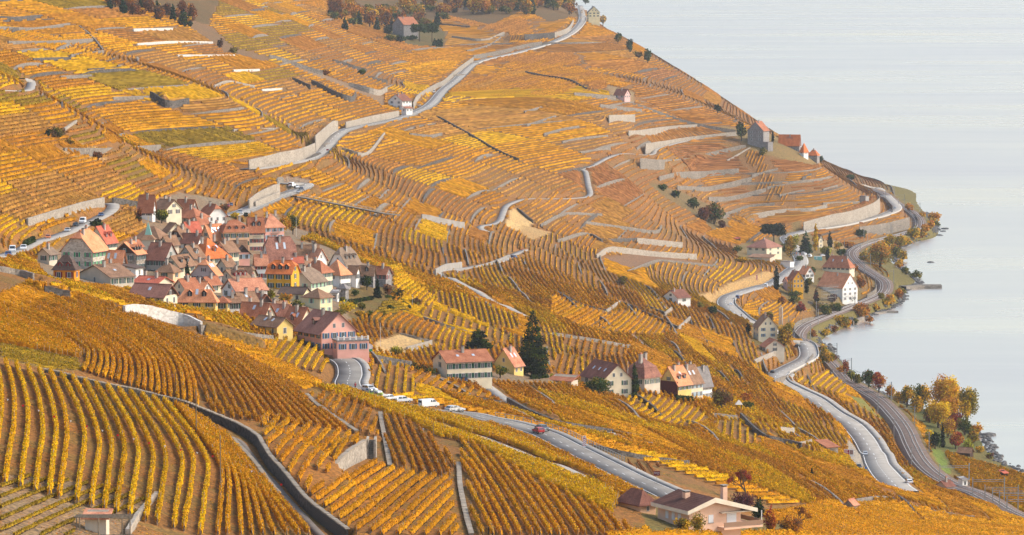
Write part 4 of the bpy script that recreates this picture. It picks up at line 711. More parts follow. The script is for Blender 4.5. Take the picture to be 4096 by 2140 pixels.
def house(name,label,u0,uc,u1,vb,ve,vr,b,rd,rt,wall,roof,sh=None,wl=None,wr=None,ch=1,dm=None,sk=0,gw=1,sh2=None,cat='house',group=None,bal=None,chs=1.0,ov=0.55,minW=3.0,sc=None,dr=None,base=None,gable_col=None):
    C=pix(uc,vb); s=F/C[1]*1.0; th=(vb-VH)/F; br=math.radians(b)
    WR=max(minW,(u1-uc)/s/max(0.2,math.cos(br))); WL=max(minW,(uc-u0)/s/max(0.2,math.sin(br)))
    WR=min(WR,34); WL=min(WL,34)
    he=max(2.0,(vb-ve)/s); az=math.atan2(C[0],C[1])
    if rd=='R': Lx,S,depth=WR,WL,WL/2*math.cos(br)
    else: Lx,S,depth=WL,WR,WR/2*math.sin(br)
    hr=max(0.7,(ve-vr)/s-depth*th)
    root=empty(name,(C[0],C[1],C[2]),br-az); FOOT.append((C,WR,WL,br-az))
    sw=(lambda x,y,z:(x,y,z)) if rd=='R' else (lambda x,y,z:(y,x,z))
    wm=wallmat(wall); rm=roof_mat(*RC[roof])
    cl={'g':0.0,'hh':0.38,'h':1.0,'m':1.0,'s':0,'f':1}[rt]
    # walls
    m=MB(); P=[(0,0),(Lx,0),(Lx,S),(0,S)]; z0=-5.0
    V=[sw(x,y,z0) for x,y in P]+[sw(x,y,he) for x,y in P]; m.add(V,[(0,1,5,4),(1,2,6,5),(2,3,7,6),(3,0,4,7)])
    if rt in 'g' or rt=='hh':
        zt=he+hr*(1-cl)
        for x in (0,Lx):
            y1,y2=S/2*(1-cl),S-S/2*(1-cl)
            m.poly([sw(x,0,he),sw(x,y1,zt),sw(x,y2,zt),sw(x,S,he)] if cl else [sw(x,0,he),sw(x,S/2,he+hr),sw(x,S,he)],1 if gable_col else 0)
    if rt=='s': m.add([sw(0,0,he),sw(Lx,0,he),sw(Lx,S,he+hr),sw(0,S,he+hr)],[(0,1,2,3),(0,3,2),(1,2,3)])
    m.build('wall',[wm]+([wallmat(gable_col)] if gable_col else []),root)
    # roof
    r=MB(); o=ov; t=0.2; k=hr/(S/2); ze=he-o*k; zr=he+hr+0.06; e=min(ov,0.5)
    up=0.05
    if rt=='g':
        r.slab([sw(-e,-o,ze),sw(Lx+e,-o,ze),sw(Lx+e,S/2,zr),sw(-e,S/2,zr)],t); r.slab([sw(-e,S+o,ze),sw(-e,S/2,zr),sw(Lx+e,S/2,zr),sw(Lx+e,S+o,ze)],t)
    elif rt=='hh':
        c=S/2*cl*0.8; yc=S/2*(1-cl); zc=he+hr*(1-cl)+up
        r.slab([sw(-e,-o,ze),sw(Lx+e,-o,ze),sw(Lx+e,yc,zc),sw(Lx-c,S/2,zr),sw(c,S/2,zr),sw(-e,yc,zc)],t); r.slab([sw(-e,S+o,ze),sw(-e,S-yc,zc),sw(c,S/2,zr),sw(Lx-c,S/2,zr),sw(Lx+e,S-yc,zc),sw(Lx+e,S+o,ze)],t)
        r.slab([sw(-e-0.02,yc,zc),sw(c,S/2,zr),sw(-e-0.02,S-yc,zc)],t); r.slab([sw(Lx+e+0.02,yc,zc),sw(Lx+e+0.02,S-yc,zc),sw(Lx-c,S/2,zr)],t)
    elif rt=='h':
        c=min(S/2*0.95,Lx/2-0.05); 
        A=[sw(-o,-o,ze),sw(Lx+o,-o,ze),sw(Lx+o,S+o,ze),sw(-o,S+o,ze)]; R0,R1=sw(c,S/2,zr),sw(Lx-c,S/2,zr)
        r.slab([A[0],A[1],R1,R0],t); r.slab([A[2],A[3],R0,R1],t); r.slab([A[1],A[2],R1],t); r.slab([A[3],A[0],R0],t)
    elif rt=='m':
        hm=hr*0.52; i_=0.9; zm=he+hm; A=[sw(-o,-o,he-0.15),sw(Lx+o,-o,he-0.15),sw(Lx+o,S+o,he-0.15),sw(-o,S+o,he-0.15)]; B=[sw(i_,i_,zm),sw(Lx-i_,i_,zm),sw(Lx-i_,S-i_,zm),sw(i_,S-i_,zm)]; c=min(S/2,Lx/2-0.05); R0,R1=sw(c,S/2,zr),sw(Lx-c,S/2,zr); j=0.12
        B2=[sw(i_-j,i_-j,zm+0.05),sw(Lx-i_+j,i_-j,zm+0.05),sw(Lx-i_+j,S-i_+j,zm+0.05),sw(i_-j,S-i_+j,zm+0.05)]
        for q in range(4): r.add([A[q],A[(q+1)%4],B[(q+1)%4],B[q]],[(0,1,2,3)])
        r.slab([B2[0],B2[1],R1,R0],t); r.slab([B2[2],B2[3],R0,R1],t); r.slab([B2[1],B2[2],R1],t); r.slab([B2[3],B2[0],R0],t)
    elif rt=='s': r.slab([sw(-e,-o,he-0.05),sw(Lx+e,-o,he-0.05),sw(Lx+e,S+o,he+hr+0.1),sw(-e,S+o,he+hr+0.1)],t)
    else: r.box(-o,WR+o,-o,WL+o,he,he+0.35)
    ro=r.build('roof',rm,root)
    # ridge tiles and gutter
    if rt in ('g','hh'):
        c=S/2*cl*0.8 if rt=='hh' else -e
        q=MB().tube(sw(c,S/2,zr+0.02),sw(Lx-c,S/2,zr+0.02),0.14,n=5); q.build('ridge_cap',rm,ro)
        MB().tube(sw(-e,-o-0.08,ze-0.05),sw(Lx+e,-o-0.08,ze-0.05),0.09,n=5).build('gutter',GUT,ro)
    def rz(x,y): return he+hr*(1-abs(y-S/2)/(S/2))
    if rt!='f':
        for i in range(ch):
            x=Lx*(0.5 if ch==1 else (0.22+0.56*i/(ch-1)))+random.uniform(-0.06,0.06)*Lx; y=S/2-S*0.1*(1 if i%2==0 else -0.6); z=rz(x,y) if rt!='m' else he+hr*0.85
            inst('chimney',CHIM[(i+len(FOOT))%2],ro,(*sw(x,y,0)[:2],z),0,(0.9*chs,0.9*chs,chs))
        for i in range(sk):
            x=Lx*(i+1)/(sk+1)+random.uniform(-0.3,0.3); y0,y1=S*0.22,S*0.22+0.9; q=MB(); kk=0.12
            q.slab([sw(x-0.38,y0,rz(x,y0)+kk),sw(x+0.38,y0,rz(x,y0)+kk),sw(x+0.38,y1,rz(x,y1)+kk),sw(x-0.38,y1,rz(x,y1)+kk)],0.15); q.build('skylight',SKYG,ro)
        if dm:
            n,dc=dm; hd=1.25
            for i in range(n):
                x=Lx*(i+0.8)/(n+0.6); y0=S*0.13 if rt!='m' else 0.25; zb=(rz(x,y0) if rt!='m' else he+0.35); wd=0.62; y1=y0+min(S*0.3,(hd+0.5)/max(0.3,k)); zf=zb+hd
                q=MB(); q.add([sw(x-wd,y0,zb-0.4),sw(x+wd,y0,zb-0.4),sw(x+wd,y0,zf),sw(x,y0,zf+0.5),sw(x-wd,y0,zf),sw(x-wd,y1,zf),sw(x+wd,y1,zf),sw(x,y1+0.3,zf+0.5),sw(x-wd,y1,zb),sw(x+wd,y1,zb)],[(0,1,2,3,4),(0,4,5,8),(1,9,6,2)],0)
                q.slab([sw(x-wd-0.2,y0-0.25,zf-0.12),sw(x,y0-0.25,zf+0.62),sw(x,y1+0.4,zf+0.62),sw(x-wd-0.2,y1+0.2,zf-0.12)],0.1,1); q.slab([sw(x+wd+0.2,y0-0.25,zf-0.12),sw(x+wd+0.2,y1+0.2,zf-0.12),sw(x,y1+0.4,zf+0.62),sw(x,y0-0.25,zf+0.62)],0.1,1)
                a=[sw(x-0.36,y0-0.03,zb+0.05),sw(x+0.36,y0-0.03,zb+0.05),sw(x+0.36,y0-0.03,zf-0.05),sw(x-0.36,y0-0.03,zf-0.05)]; q.add(a,[(0,1,2,3)],2); mid=[sw(x-0.04,y0-0.05,zb+0.05),sw(x+0.04,y0-0.05,zb+0.05),sw(x+0.04,y0-0.05,zf-0.05),sw(x-0.04,y0-0.05,zf-0.05)]; q.add(mid,[(0,1,2,3)],3)
                q.build('dormer',[flat('dormer_cheek',dc,0.8),rm,GLASS,FRAME],ro)
    # windows
    for face,W,spec,gab,shc in (('R',WR,wr,rd=='L',sh),('L',WL,wl,rd=='R',sh2 or sh)):
        if spec is None: spec=(max(1,int(W/3.0)),max(1,int((he+0.4)/2.8)))
        c,rw=spec; shc=None if shc=='none' else shc
        ssc=sc or 0.95
        for j in range(rw):
            z=he-1.35-j*2.75
            for i in range(c): window(root,face,W*(i+0.5)/c,z,shc,ssc)
        if gab and gw and rt in ('g','hh') and hr>2.4:
            for i in range(gw): window(root,face,W*(0.5+(i-(gw-1)/2)*0.26),he+hr*0.28,shc if gw<2 else None,ssc*0.8)
    if dr: door(root,dr[0],(WR if dr[0]=='R' else WL)*dr[1],0.05,SH.get(dr[2],(0.1,0.06,0.04)))
    if bal:
        face,zf,a0,a1=bal; q=MB(); W=WR if face=='R' else WL; x0,x1=W*a0,W*a1; z=he-zf; D=1.1
        q.box(x0,x1,-D,-0.01,z-0.15,z,0)
        for xx in np.arange(x0,x1+0.01,0.22): q.box(xx-0.02,xx+0.02,-D,-D+0.04,z,z+0.95,1)
        q.box(x0,x1,-D-0.02,-D+0.06,z+0.95,z+1.02,1); o_=q.build('balcony',[CONC,FASC],root)
        if face=='L': o_.rotation_euler=(0,0,-math.pi/2); 
    tag(root,label,cat,group); return root,WR,WL,he,hr
T_='village_house'; VG='houses of the village'
def V(label,*a,**k): return house(T_,label,*a,group=VG,**k)
V('big rubble stone house with bright green shutters and salmon roof',246,372,433,1085,1002,921,62,'R','hh','pstone','salmon','green',wl=(3,3),wr=(4,3),ch=2,gw=0)
V('cream house with red roof behind the big stone house',352,424,468,1035,967,905,60,'R','g','cream','red','dgreen',wr=(4,2),dm=(2,(0.35,0.07,0.04)))
V('bright orange house with dark mansard roof and red shutters',214,298,318,1126,1079,1020,72,'L','m','orange','dark','red',wl=(2,1),dm=(2,(0.3,0.03,0.03)),ch=0)
V('small beige house with grey roof at the village left edge',152,197,229,1060,1014,992,55,'R','g','beige','greybrown','dgreen',wl=(1,1),wr=(2,1))
V('house with plain salmon roof and two skylights',399,484,506,1102,1061,1002,70,'L','g','wood','salmon',None,wl=(2,1),sk=2,ch=0)
V('brown stone house with three roof dormers on salmon roof',452,547,583,1080,1014,968,58,'R','g','stone','salmon','teal',wr=(3,2),wl=(2,2),dm=(3,(0.03,0.02,0.02)),gable_col='wood',ch=1)
V('grey house with large dark maroon roof and teal shutters',582,657,712,1092,1036,971,66,'L','g','grey','maroon','teal',wl=(4,2),ch=1)
V('brown roofed church nave beside the copper spire',536,636,682,1000,951,906,62,'L','h','beige','brown',None,ch=0)
V('white house with steep red-brown roof at the village top',554,610,623,888,838,780,74,'L','g','white','redbrown','dark',wl=(2,1),ch=1)
V('cream house with dark brown roof at the village top',612,666,727,890,833,799,45,'L','g','cream','brown','dark',ch=2)
V('brown stone barn with wide hipped red-brown roof',694,785,836,908,868,830,58,'L','h','stone','redbrown',None,ch=1,wl=(1,1),wr=(1,1))
V('red-brown roofed house behind the hipped stone barn',702,765,790,878,840,799,60,'L','g','beige','redbrown','dark',ch=1)
V('white gabled house with three small dark windows',793,834,907,893,862,818,28,'L','hh','white','redbrown',None,wr=(3,1),ch=1,gw=0,sc=0.8)
V('peach house with brown mansard roof and dark green shutters',872,896,998,998,928,880,18,'R','m','peach','redbrown','dgreen',wr=(4,2),dm=(3,(0.16,0.07,0.05)),ch=2)
V('tall cream house with dark red shutters between peach and pink houses',994,998,1056,1000,916,870,14,'R','g','cream','redbrown','red',wr=(4,3),dm=(2,(0.05,0.035,0.03)),bal=('R',3.4,0.2,0.75),ch=1)
V('pink house with orange tiled roof beside the chestnut tree',1026,1060,1137,964,904,855,24,'R','h','pink','tile','lblue',wr=(3,2),bal=('R',2.6,0.3,0.75),ch=2)
V('white barn with huge mottled maroon roof',1050,1076,1186,1075,1036,948,20,'R','hh','white','mott','none',wr=(1,1),sk=2,ch=1)
V('grey-brown roofed house right of the mottled roof',1182,1186,1276,1055,1018,980,8,'R','g','cream','brown',None,ch=2,wr=(1,1))
V('white house with tall stepped gable and patterned tile roof',1213,1264,1307,1072,1038,996,48,'L','g','white','tile','none',ch=1,wr=(1,1),chs=1.5)
V('house with steep grey-brown roof and three shed dormers',1318,1384,1442,1090,1055,992,55,'R','hh','white','greybrown','none',dm=(3,(0.1,0.07,0.06)),wl=(2,1),ch=1)
V('mustard yellow house with bright orange roof and flower balconies',1067,1165,1198,1170,1090,1042,70,'L','hh','mustard','orange','dgreen',wl=(3,2),wr=(1,2),dm=(3,(0.02,0.02,0.022)),bal=('L',5.0,0.25,0.85),ch=1)
V('white house with dark red shutters left of the mustard house',1020,1024,1070,1112,1052,1018,10,'R','g','white','tile','red',wr=(2,2),ch=1)
V('low house with red roof ridge behind the mustard house',1080,1084,1212,1075,1048,1028,6,'R','g','beige','red',None,sk=2,ch=2,wr=(1,1))
V('cream house with red-brown hip roof and green shutters',1205,1286,1331,1168,1084,1042,52,'L','h','cream','redbrown','dgreen',wr=(3,2),ch=1)
V('white house with broad salmon hip roof',1296,1362,1402,1152,1092,1038,48,'R','h','white','salmon','dark',wr=(4,2),wl=(1,1),ch=0)
V('narrow white house right of the salmon hip roof',1394,1424,1439,1152,1089,1063,66,'L','g','white','brown','dark',wr=(2,1),wl=(0,0),ch=0)
V('grey stone house with brown roof and wooden dormer',1439,1493,1500,1152,1093,1063,78,'L','g','gstone','brown',None,wl=(1,1),dm=(1,(0.06,0.04,0.03)),ch=1)
V('grey stone house with small red arched shutters at village edge',1497,1543,1566,1154,1093,1067,62,'L','g','gstone','redbrown','red',wl=(3,1),ch=1)
V('cream house with curved grey-brown half-hipped roof',1146,1244,1306,1170,1127,1074,56,'R','hh','cream','greybrown','mint',wl=(2,1),wr=(4,1),gw=0,ch=2)
V('low pale house with black roof and arched windows',1116,1212,1240,1216,1172,1149,70,'L','g','lemon','dark',None,wl=(2,1),ch=0)
V('square cream house with brown hip roof and green arched shutters',1212,1280,1330,1246,1187,1154,48,'R','h','lemon','brown','mint',wl=(1,1),wr=(2,2),ch=0)
V('small round-cornered stone turret with grey cap',1353,1382,1394,1200,1148,1134,62,'R','h','gstone','grey',None,wl=(1,1),wr=(0,0),ch=0,minW=2.2,sc=0.7)
V('low white annex carrying the red sign',1328,1350,1354,1208,1170,1160,75,'L','s','white','grey',None,wl=(1,1),ch=0,minW=2)
V('mauve-grey house with salmon half-hip roof and purple shutters',764,866,886,1142,1097,1034,66,'R','hh','mauve','salmon','purple',wl=(3,1),gw=1,sk=3,ch=1)
V('house with bright orange roof and big glazed dormer',740,822,922,1064,1028,953,34,'R','h','cream','orange','dgreen',dm=(1,(0.5,0.1,0.02)),sk=2,ch=2)
V('cream house with dark brown roof right of the bright orange roof',852,912,956,1068,1005,966,42,'R','g','cream','brown','dgreen',wr=(2,2),ch=2)
V('narrow pink house under a dark boarded gable',948,951,999,1068,1010,984,12,'L','g','pink','dark','lblue',wr=(2,1),gable_col='wood',ch=0)
V('dark brown roof above the narrow pink house',904,910,988,1026,996,962,10,'R','g','beige','brown',None,ch=1)
V('house with salmon roof and tall chimneys below the white gable',803,845,904,990,955,898,38,'R','g','peach','salmon','dgreen',sk=3,ch=2)
V('house with bright red roof left of the tall chimneys',718,760,812,970,935,888,40,'R','g','cream','red','dark',ch=2)
V('brown roofed house with dark open gable balcony',676,730,772,990,950,908,58,'R','hh','beige','brown','none',gable_col='wood',ch=1)
V('white house with dark brown roof and grey chimneys',724,790,814,1004,968,934,66,'L','g','white','maroon','none',ch=2)
V('cream gabled house with four tiny windows',650,672,732,965,925,892,30,'L','g','cream','brown','none',ch=0,wr=(3,1),sc=0.6)
V('cream house with brown roof and green half-round window',655,716,781,1112,1063,1024,58,'R','g','cream','brown','dgreen',wl=(1,1),ch=0,dm=(2,(0.05,0.035,0.03)))
V('peach house with low brown hip roof beside the cypress',624,692,722,1132,1083,1051,64,'L','h','peach','brown','dgreen',wl=(1,1),ch=1)
V('grey house with white framed dormer among brown roofs',712,775,820,1070,1028,984,54,'R','g','grey','brown','teal',dm=(1,(0.5,0.5,0.48)),ch=1)
V('long grey gable house with cream side and dark green shutters',315,443,537,1144,1106,1058,34,'R','g','beige','brown','dgreen',wr=(3,1),wl=(1,1),ch=2,sk=1,gw=0,sh2='none')
V('white annex with dark flat roof behind the long gable house',494,543,573,1122,1072,1060,60,'R','s','white','dark',None,wl=(1,1),wr=(1,1),ch=0)
V('white house with wavy orange tile roof',890,945,1070,1204,1161,1116,24,'R','g','white','tile','dgreen',wl=(2,1),wr=(2,1),ch=2)
V('brown roofed house with small arched gable window',925,1000,1027,1134,1100,1066,64,'L','hh','cream','brown','none',ch=0,gw=0)
V('brown roof with red dormers left of the mustard house',872,940,1004,1142,1120,1082,42,'R','g','beige','brown','none',dm=(3,(0.3,0.03,0.03)),ch=1)
V('house with dark red tile roof and white fittings',528,625,692,1166,1135,1107,58,'L','g','cream','red','none',ch=2,sk=1)
V('house with wide mauve-brown tile roof and boarded gable above vines',516,655,710,1222,1184,1138,58,'L','g','cream','mauve','none',sk=1,ch=0,gable_col='wood')
V('house with brown-red roof right of the wide mauve roof',690,745,806,1186,1158,1116,42,'R','g','beige','redbrown','none',ch=1)
V('house with pale salmon roof and chimney pots',697,805,852,1194,1165,1126,58,'L','g','white','salmon','none',sk=4,ch=2)
V('yellow house with salmon roof and two black dormers',712,862,872,1254,1196,1156,80,'L','h','yellow','salmon','dgreen',wl=(3,1),dm=(2,(0.02,0.018,0.018)),sk=1,ch=0)
V('small yellow house with brown roof beside the two-dormer house',866,910,916,1258,1203,1184,80,'L','h','yellow','redbrown','dgreen',wl=(1,1),ch=0)
V('white house with green shutters behind the small yellow house',912,916,945,1256,1205,1186,16,'R','g','white','brown','dgreen',wr=(2,2),ch=1)
V('brown roofed house between white and louvred houses',928,966,1032,1238,1206,1170,32,'R','g','cream','brown','none',sk=1,ch=1)
V('house with black louvred gable and red-brown roof',984,1038,1090,1240,1212,1178,30,'L','g','cream','redbrown','none',gable_col='wood',ch=2)
V('left house of the long red-brown roof row',948,1056,1100,1296,1262,1213,56,'L','g','cream','redbrown','dgreen',ch=2,sk=1)
V('middle house of the long roof row with brighter tiles',1048,1130,1190,1312,1277,1219,54,'L','g','cream','tile','dgreen',ch=2,sk=1)
V('right house of the long roof row against the pink house',1128,1192,1262,1338,1302,1230,50,'L','g','cream','redbrown','dgreen',ch=1,sk=2,dm=(1,(0.2,0.08,0.06)))
V('small yellow gabled house with white fascia above the vines',1008,1108,1172,1352,1303,1271,38,'L','g','yellow','brown','none',wr=(1,1),sk=2,ch=1)
pr=V('large pink house with blue shutters and broad mauve roof',1188,1287,1424,1412,1323,1251,30,'L','g','pink','mauve','blue',wl=(4,2),wr=(4,2),dm=(1,(0.07,0.04,0.04)),ch=1,gw=2,ov=1.1,bal=('R',3.6,0.36,0.9))
tr=house('terrace_building','pink terrace annex with white balustrade in front of the pink house',1330,1350,1476,1440,1366,1362,14,'R','f','pink','grey','blue',wr=(3,1),wl=(1,1),ch=0,cat='building',ov=0.15)
q=MB()
for x in np.linspace(0.2,tr[1]-0.2,6): q.box(x-0.2,x+0.2,-0.1,0.3,tr[3]+0.35,tr[3]+1.4)
q.box(0,tr[1],0.0,0.12,tr[3]+1.05,tr[3]+1.15); q.build('balustrade',flat('white_paint',(0.72,0.70,0.66)),tr[0])
V('brown roofed house squeezed between church and maroon roof',640,672,716,1010,975,944,45,'R','g','beige','brown','none',ch=1)
V('small terracotta roofed house below the church tower',500,536,572,1018,985,962,50,'R','g','cream','redbrown','dgreen',ch=1)
V('terracotta roofed house left of the peach mansard house',838,868,902,975,944,912,45,'R','g','cream','redbrown','dgreen',ch=1)
V('low brown roofed house behind the mauve-grey house',870,905,942,1092,1062,1036,45,'R','g','beige','brown','none',ch=1)
V('small red-brown roofed house left of the white tile-roofed house',800,838,884,1168,1136,1108,42,'R','g','cream','redbrown','dgreen',ch=1)
V('brown roofed house before the grey-brown ridge right of centre',1186,1222,1262,1096,1062,1036,40,'R','g','white','brown','none',ch=1)
V('terracotta roofed house behind the long gable house',560,596,632,1062,1030,1002,48,'R','g','cream','redbrown','none',ch=1)
V('brown roofed house in front of the grey white-dormer house',760,792,830,1104,1074,1044,48,'R','g','beige','brown','dgreen',ch=1)
V('small brown roofed barn right of the louvred house',1092,1126,1160,1262,1234,1206,44,'R','g','beige','brown','none',ch=0)
V('terracotta roofed house left of the white gabled house',770,800,836,925,893,866,44,'R','g','cream','redbrown','none',ch=1)
# copper spire
C=pix(594,1000); s_=F/C[1]; root=empty('church_tower',C); hw=2.0
MB().box(-hw,hw,-hw,hw,-3,(1000-957)/s_).build('wall',wallmat('beige'),root)
z1=(1000-957)/s_; z2=(1000-938)/s_; z3=(1000-886)/s_
r=MB(); e=hw+0.5; n=hw*0.55; A=[(-e,-e,z1),(e,-e,z1),(e,e,z1),(-e,e,z1)]; B=[(-n,-n,z2),(n,-n,z2),(n,n,z2),(-n,n,z2)]
for k in range(4): r.add([A[k],A[(k+1)%4],B[(k+1)%4],B[k]],[(0,1,2,3)])
ro=r.build('roof',roof_mat(*RC['brown']),root); r=MB()
for k in range(4): r.add([B[k],B[(k+1)%4],(0,0,z3)],[(0,1,2)])
r.build('spire',flat('copper_patina',(0.22,0.42,0.34),0.7),ro); MB().tube((0,0,z3-0.2),(0,0,z3+2.0),0.06).box(-0.5,0.5,-0.04,0.04,z3+1.2,z3+1.3).build('finial',flat('gilt',(0.6,0.45,0.15),0.4,0.8),ro)
tag(root,'small church tower with green copper spire in the village','church tower')
# houses along the slope
def Hs(label,*a,**k): return house('country_house',label,*a,**k)
Hs('long white villa with red roof and dark green shutters',1731,1789,1970,1514,1447,1402,20,'R','g','cream','redbrown','dgreen',wl=(1,1),wr=(7,2),sk=2,ch=1)
Hs('pale yellow house with orange roof left of the tall conifer',1972,2057,2094,1500,1460,1393,55,'R','g','yellow','tile','none',wl=(1,1),wr=(2,1),sk=2,ch=1)
Hs('beige house with dark brown roof and green shutters behind round tree',2322,2413,2528,1572,1517,1456,25,'L','g','cream','maroon','dgreen',wr=(2,2),wl=(2,1),sk=3,ch=0,gw=2)
Hs('tall beige house with red-brown mansard roof behind the cypress',2500,2578,2641,1568,1512,1432,48,'R','m','beige','mott','dgreen',wl=(2,1),wr=(3,1),ch=2,chs=1.4)
Hs('salmon roofed house with wall covered in dark red creeper',2636,2712,2766,1594,1536,1466,50,'R','g','yellow','salmon','dgreen',wr=(3,1),wl=(0,0),dm=(2,(0.03,0.03,0.035)),sk=1,ch=2)
Hs('brown roofed house with pale blue shutters in the row of four',2690,2762,2812,1592,1530,1462,50,'R','g','cream','brown','lblue',wr=(3,2),sk=2,ch=2)
Hs('white end house with purple-grey roof in the row of four',2765,2806,2848,1592,1536,1468,50,'R','g','white','grey','grey',wr=(3,2),ch=1)
Hs('low shed with flat red roof left of the dark roofed house',2196,2285,2312,1550,1535,1514,60,'L','s','beige','redbrown',None,ch=0,wl=(0,0),wr=(0,0),cat='shed')
cr=MB().box(-0.09,-0.012,0.1,10,-1,5.6).build('creeper',noise_mat('creeper_leaves',(0.06,0.016,0.016),(0.14,0.03,0.025),2.0,0.95,0.8,5),bpy.data.objects.get([o.name for o in COL.objects if o.get('label','').startswith('salmon roofed house with wall')][0]))
# modern house at the bottom
C=pix(2756,2124); s_=F/C[1]; root=empty('modern_house',C,math.radians(32)-math.atan2(C[0],C[1]))
WRm=(2966-2756)/s_/math.cos(math.radians(32)); WLm=(2756-2628)/s_/math.sin(math.radians(32)); he=(2124-2040)/s_; hr=1.9
pe=plaster((0.80,0.50,0.33)); fa=noise_mat('cream_fascia',(0.68,0.58,0.42),(0.78,0.68,0.52),0.6,0.8)
m=MB().box(0,WRm,0,WLm,-4,he); m.poly([(0,0,he),(WRm,0,he),(WRm*0.45,0,he+hr)]); m.poly([(0,WLm,he),(WRm*0.45,WLm,he+hr),(WRm,WLm,he)]); m.build('wall',pe,root)
rx=WRm*0.45; ox=1.0; x1=WRm+3.2; zl=he-0.35; zr_=he-0.9
rf=MB(); rf.slab([(-ox,-1.1,zl+0.35),(rx,-1.1,he+hr+0.3),(rx,WLm+1,he+hr+0.3),(-ox,WLm+1,zl+0.35)],0.25); rf.slab([(rx,-1.1,he+hr+0.3),(x1,-1.1,zr_+0.35),(x1,WLm+1,zr_+0.35),(rx,WLm+1,he+hr+0.3)],0.25)
ro=rf.build('roof',roof_mat((0.12,0.05,0.035),(0.19,0.085,0.06)),root)
fm=MB(); d=0.75
fm.add([(-ox,-1.15,zl+0.4),(rx,-1.15,he+hr+0.36),(x1,-1.15,zr_+0.4),(x1,-1.15,zr_+0.4-d),(rx,-1.15,he+hr+0.36-d-0.25),(-ox,-1.15,zl+0.4-d)],[(0,1,4,5),(1,2,3,4)]); fm.add([(-ox-0.03,-1.15,zl+0.4),(-ox-0.03,WLm+1,zl+0.4),(-ox-0.03,WLm+1,zl+0.4-d),(-ox-0.03,-1.15,zl+0.4-d)],[(0,1,2,3)]); fm.build('fascia',fa,ro)
for (x,y,h_,w_) in ((rx*0.62,WLm*0.55,1.3,0.55),(WRm*0.95,WLm*0.45,3.0,0.5)):
    zz=he+hr*(x/rx if x<rx else (WRm-x)/(WRm-rx)); MB().box(x-w_,x+w_,y-w_,y+w_,zz-1,zz+h_).box(x-w_-0.12,x+w_+0.12,y-w_-0.12,y+w_+0.12,zz+h_+0.25,zz+h_+0.38,1).box(x-w_*0.8,x+w_*0.8,y-w_*0.8,y+w_*0.8,zz+h_,zz+h_+0.25,2).build('chimney',[pe,CONC,FASC],ro)
rib=MB()
for y in np.arange(-0.9,WLm+0.9,0.45): rib.add([(-ox,y,zl+0.41),(rx,y,he+hr+0.36),(rx,y+0.12,he+hr+0.36),(-ox,y+0.12,zl+0.41)],[(0,1,2,3)])
rib.build('tile_ribs',roof_mat((0.09,0.036,0.026),(0.15,0.065,0.045)),ro)['kind']='stuff'
WSH=flat('white_roller_shutter',(0.70,0.69,0.67),0.6)
for x,zc,w_,h_ in ((WRm*0.42,he-2.0,1.1,1.5),(WRm*0.82,he-2.2,2.2,2.3)):
    o_=MB().box(x-w_/2,x+w_/2,-0.06,-0.004,zc-h_/2,zc+h_/2).build('window',WSH,root); MB().box(x-w_/2-0.1,x+w_/2+0.1,-0.12,-0.004,zc-h_/2-0.12,zc-h_/2-0.002).build('sill',CONC,o_)
for y in (WLm*0.3,WLm*0.5,WLm*0.7): MB().box(-0.06,-0.004,y-0.5,y+0.5,he-2.6,he-1.1).build('window',WSH,root)
bz=he-3.6; q=MB(); q.box(WRm*0.55,WRm+3.6,-2.4,-0.02,bz-0.4,bz,0); q.box(WRm+0.02,WRm+3.6,-0.02,WLm*0.6,bz-0.4,bz,0); q.box(WRm*0.55,WRm+3.6,-2.45,-2.3,bz+0.15,bz+1.0,1); q.box(WRm+3.5,WRm+3.62,-2.3,WLm*0.6,bz+0.15,bz+1.0,1); q.box(WRm+3.3,WRm+3.45,-2.3,-2.15,bz,he-0.8,2)
q.build('balcony',[pe,flat('wood_slats',(0.30,0.18,0.11),0.8),FRAME],root)
MB().box(WRm*0.58,WRm+3.2,-1.0,0.5,bz+1.55+1.0,bz+2.75).build('awning',flat('awning_cloth',(0.42,0.33,0.24),0.9),root)
tag(root,'modern peach house with brown tile roof and wooden balcony','house'); FOOT.append((C,WRm+4,WLm,math.radians(32)))
house('garage_annex','peach garage annex with brown tile roof left of the modern house',2472,2560,2624,2050,2010,1964,35,'L','h','peach','maroon',None,wl=(0,0),wr=(1,1),ch=0,cat='garage',sc=0.6)
# lakeside hamlet
def Lk(label,*a,**k): return house('lakeside_house',label,*a,**k)
Lk('cream villa with brown hip roof under the dark pine',2987,3066,3128,1034,990,953,58,'L','h','cream','mauve','dgreen',wl=(3,1),wr=(2,2),ch=1)
Lk('low annex with flat brown roof in front of the cream villa',2992,3080,3100,1048,1030,1020,70,'L','s','beige','brown',None,wl=(0,0),wr=(0,0),ch=0)
Lk('large cream house with broad red-brown hip roof by the railway',3290,3398,3418,1106,1067,1024,68,'L','h','cream','redbrown','dark',wl=(6,1),wr=(2,1),sk=2,ch=2)
Lk('white gabled house with salmon roof and scaffolded side',3270,3370,3430,1212,1149,1094,46,'L','g','white','salmon','grey',wr=(3,3),wl=(0,0),ch=1,gw=2)
Lk('yellow house with red-brown roof beside the dark cypress',3150,3172,3213,1187,1115,1084,24,'L','g','mustard','redbrown','none',wr=(3,2),ch=1)
Lk('small rose annex attached to the yellow house',3132,3150,3170,1165,1125,1108,35,'R','g','rose','redbrown','none',wr=(1,2),wl=(1,1),ch=0)
Lk('white house with bright orange roof in the lakeside hamlet',3195,3222,3256,1124,1094,1066,34,'L','g','white','salmon','dark',wr=(2,1),ch=1)
Lk('cream house with blue shutters and hip roof above the lake road',3013,3034,3110,1364,1306,1262,16,'L','g','cream','brown','blue',wr=(2,2),gw=2,ch=2)
Lk('small beige house with low brown roof below the blue-shuttered house',3040,3062,3138,1408,1386,1357,18,'L','g','beige','redbrown','dark',wr=(1,1),ch=0)
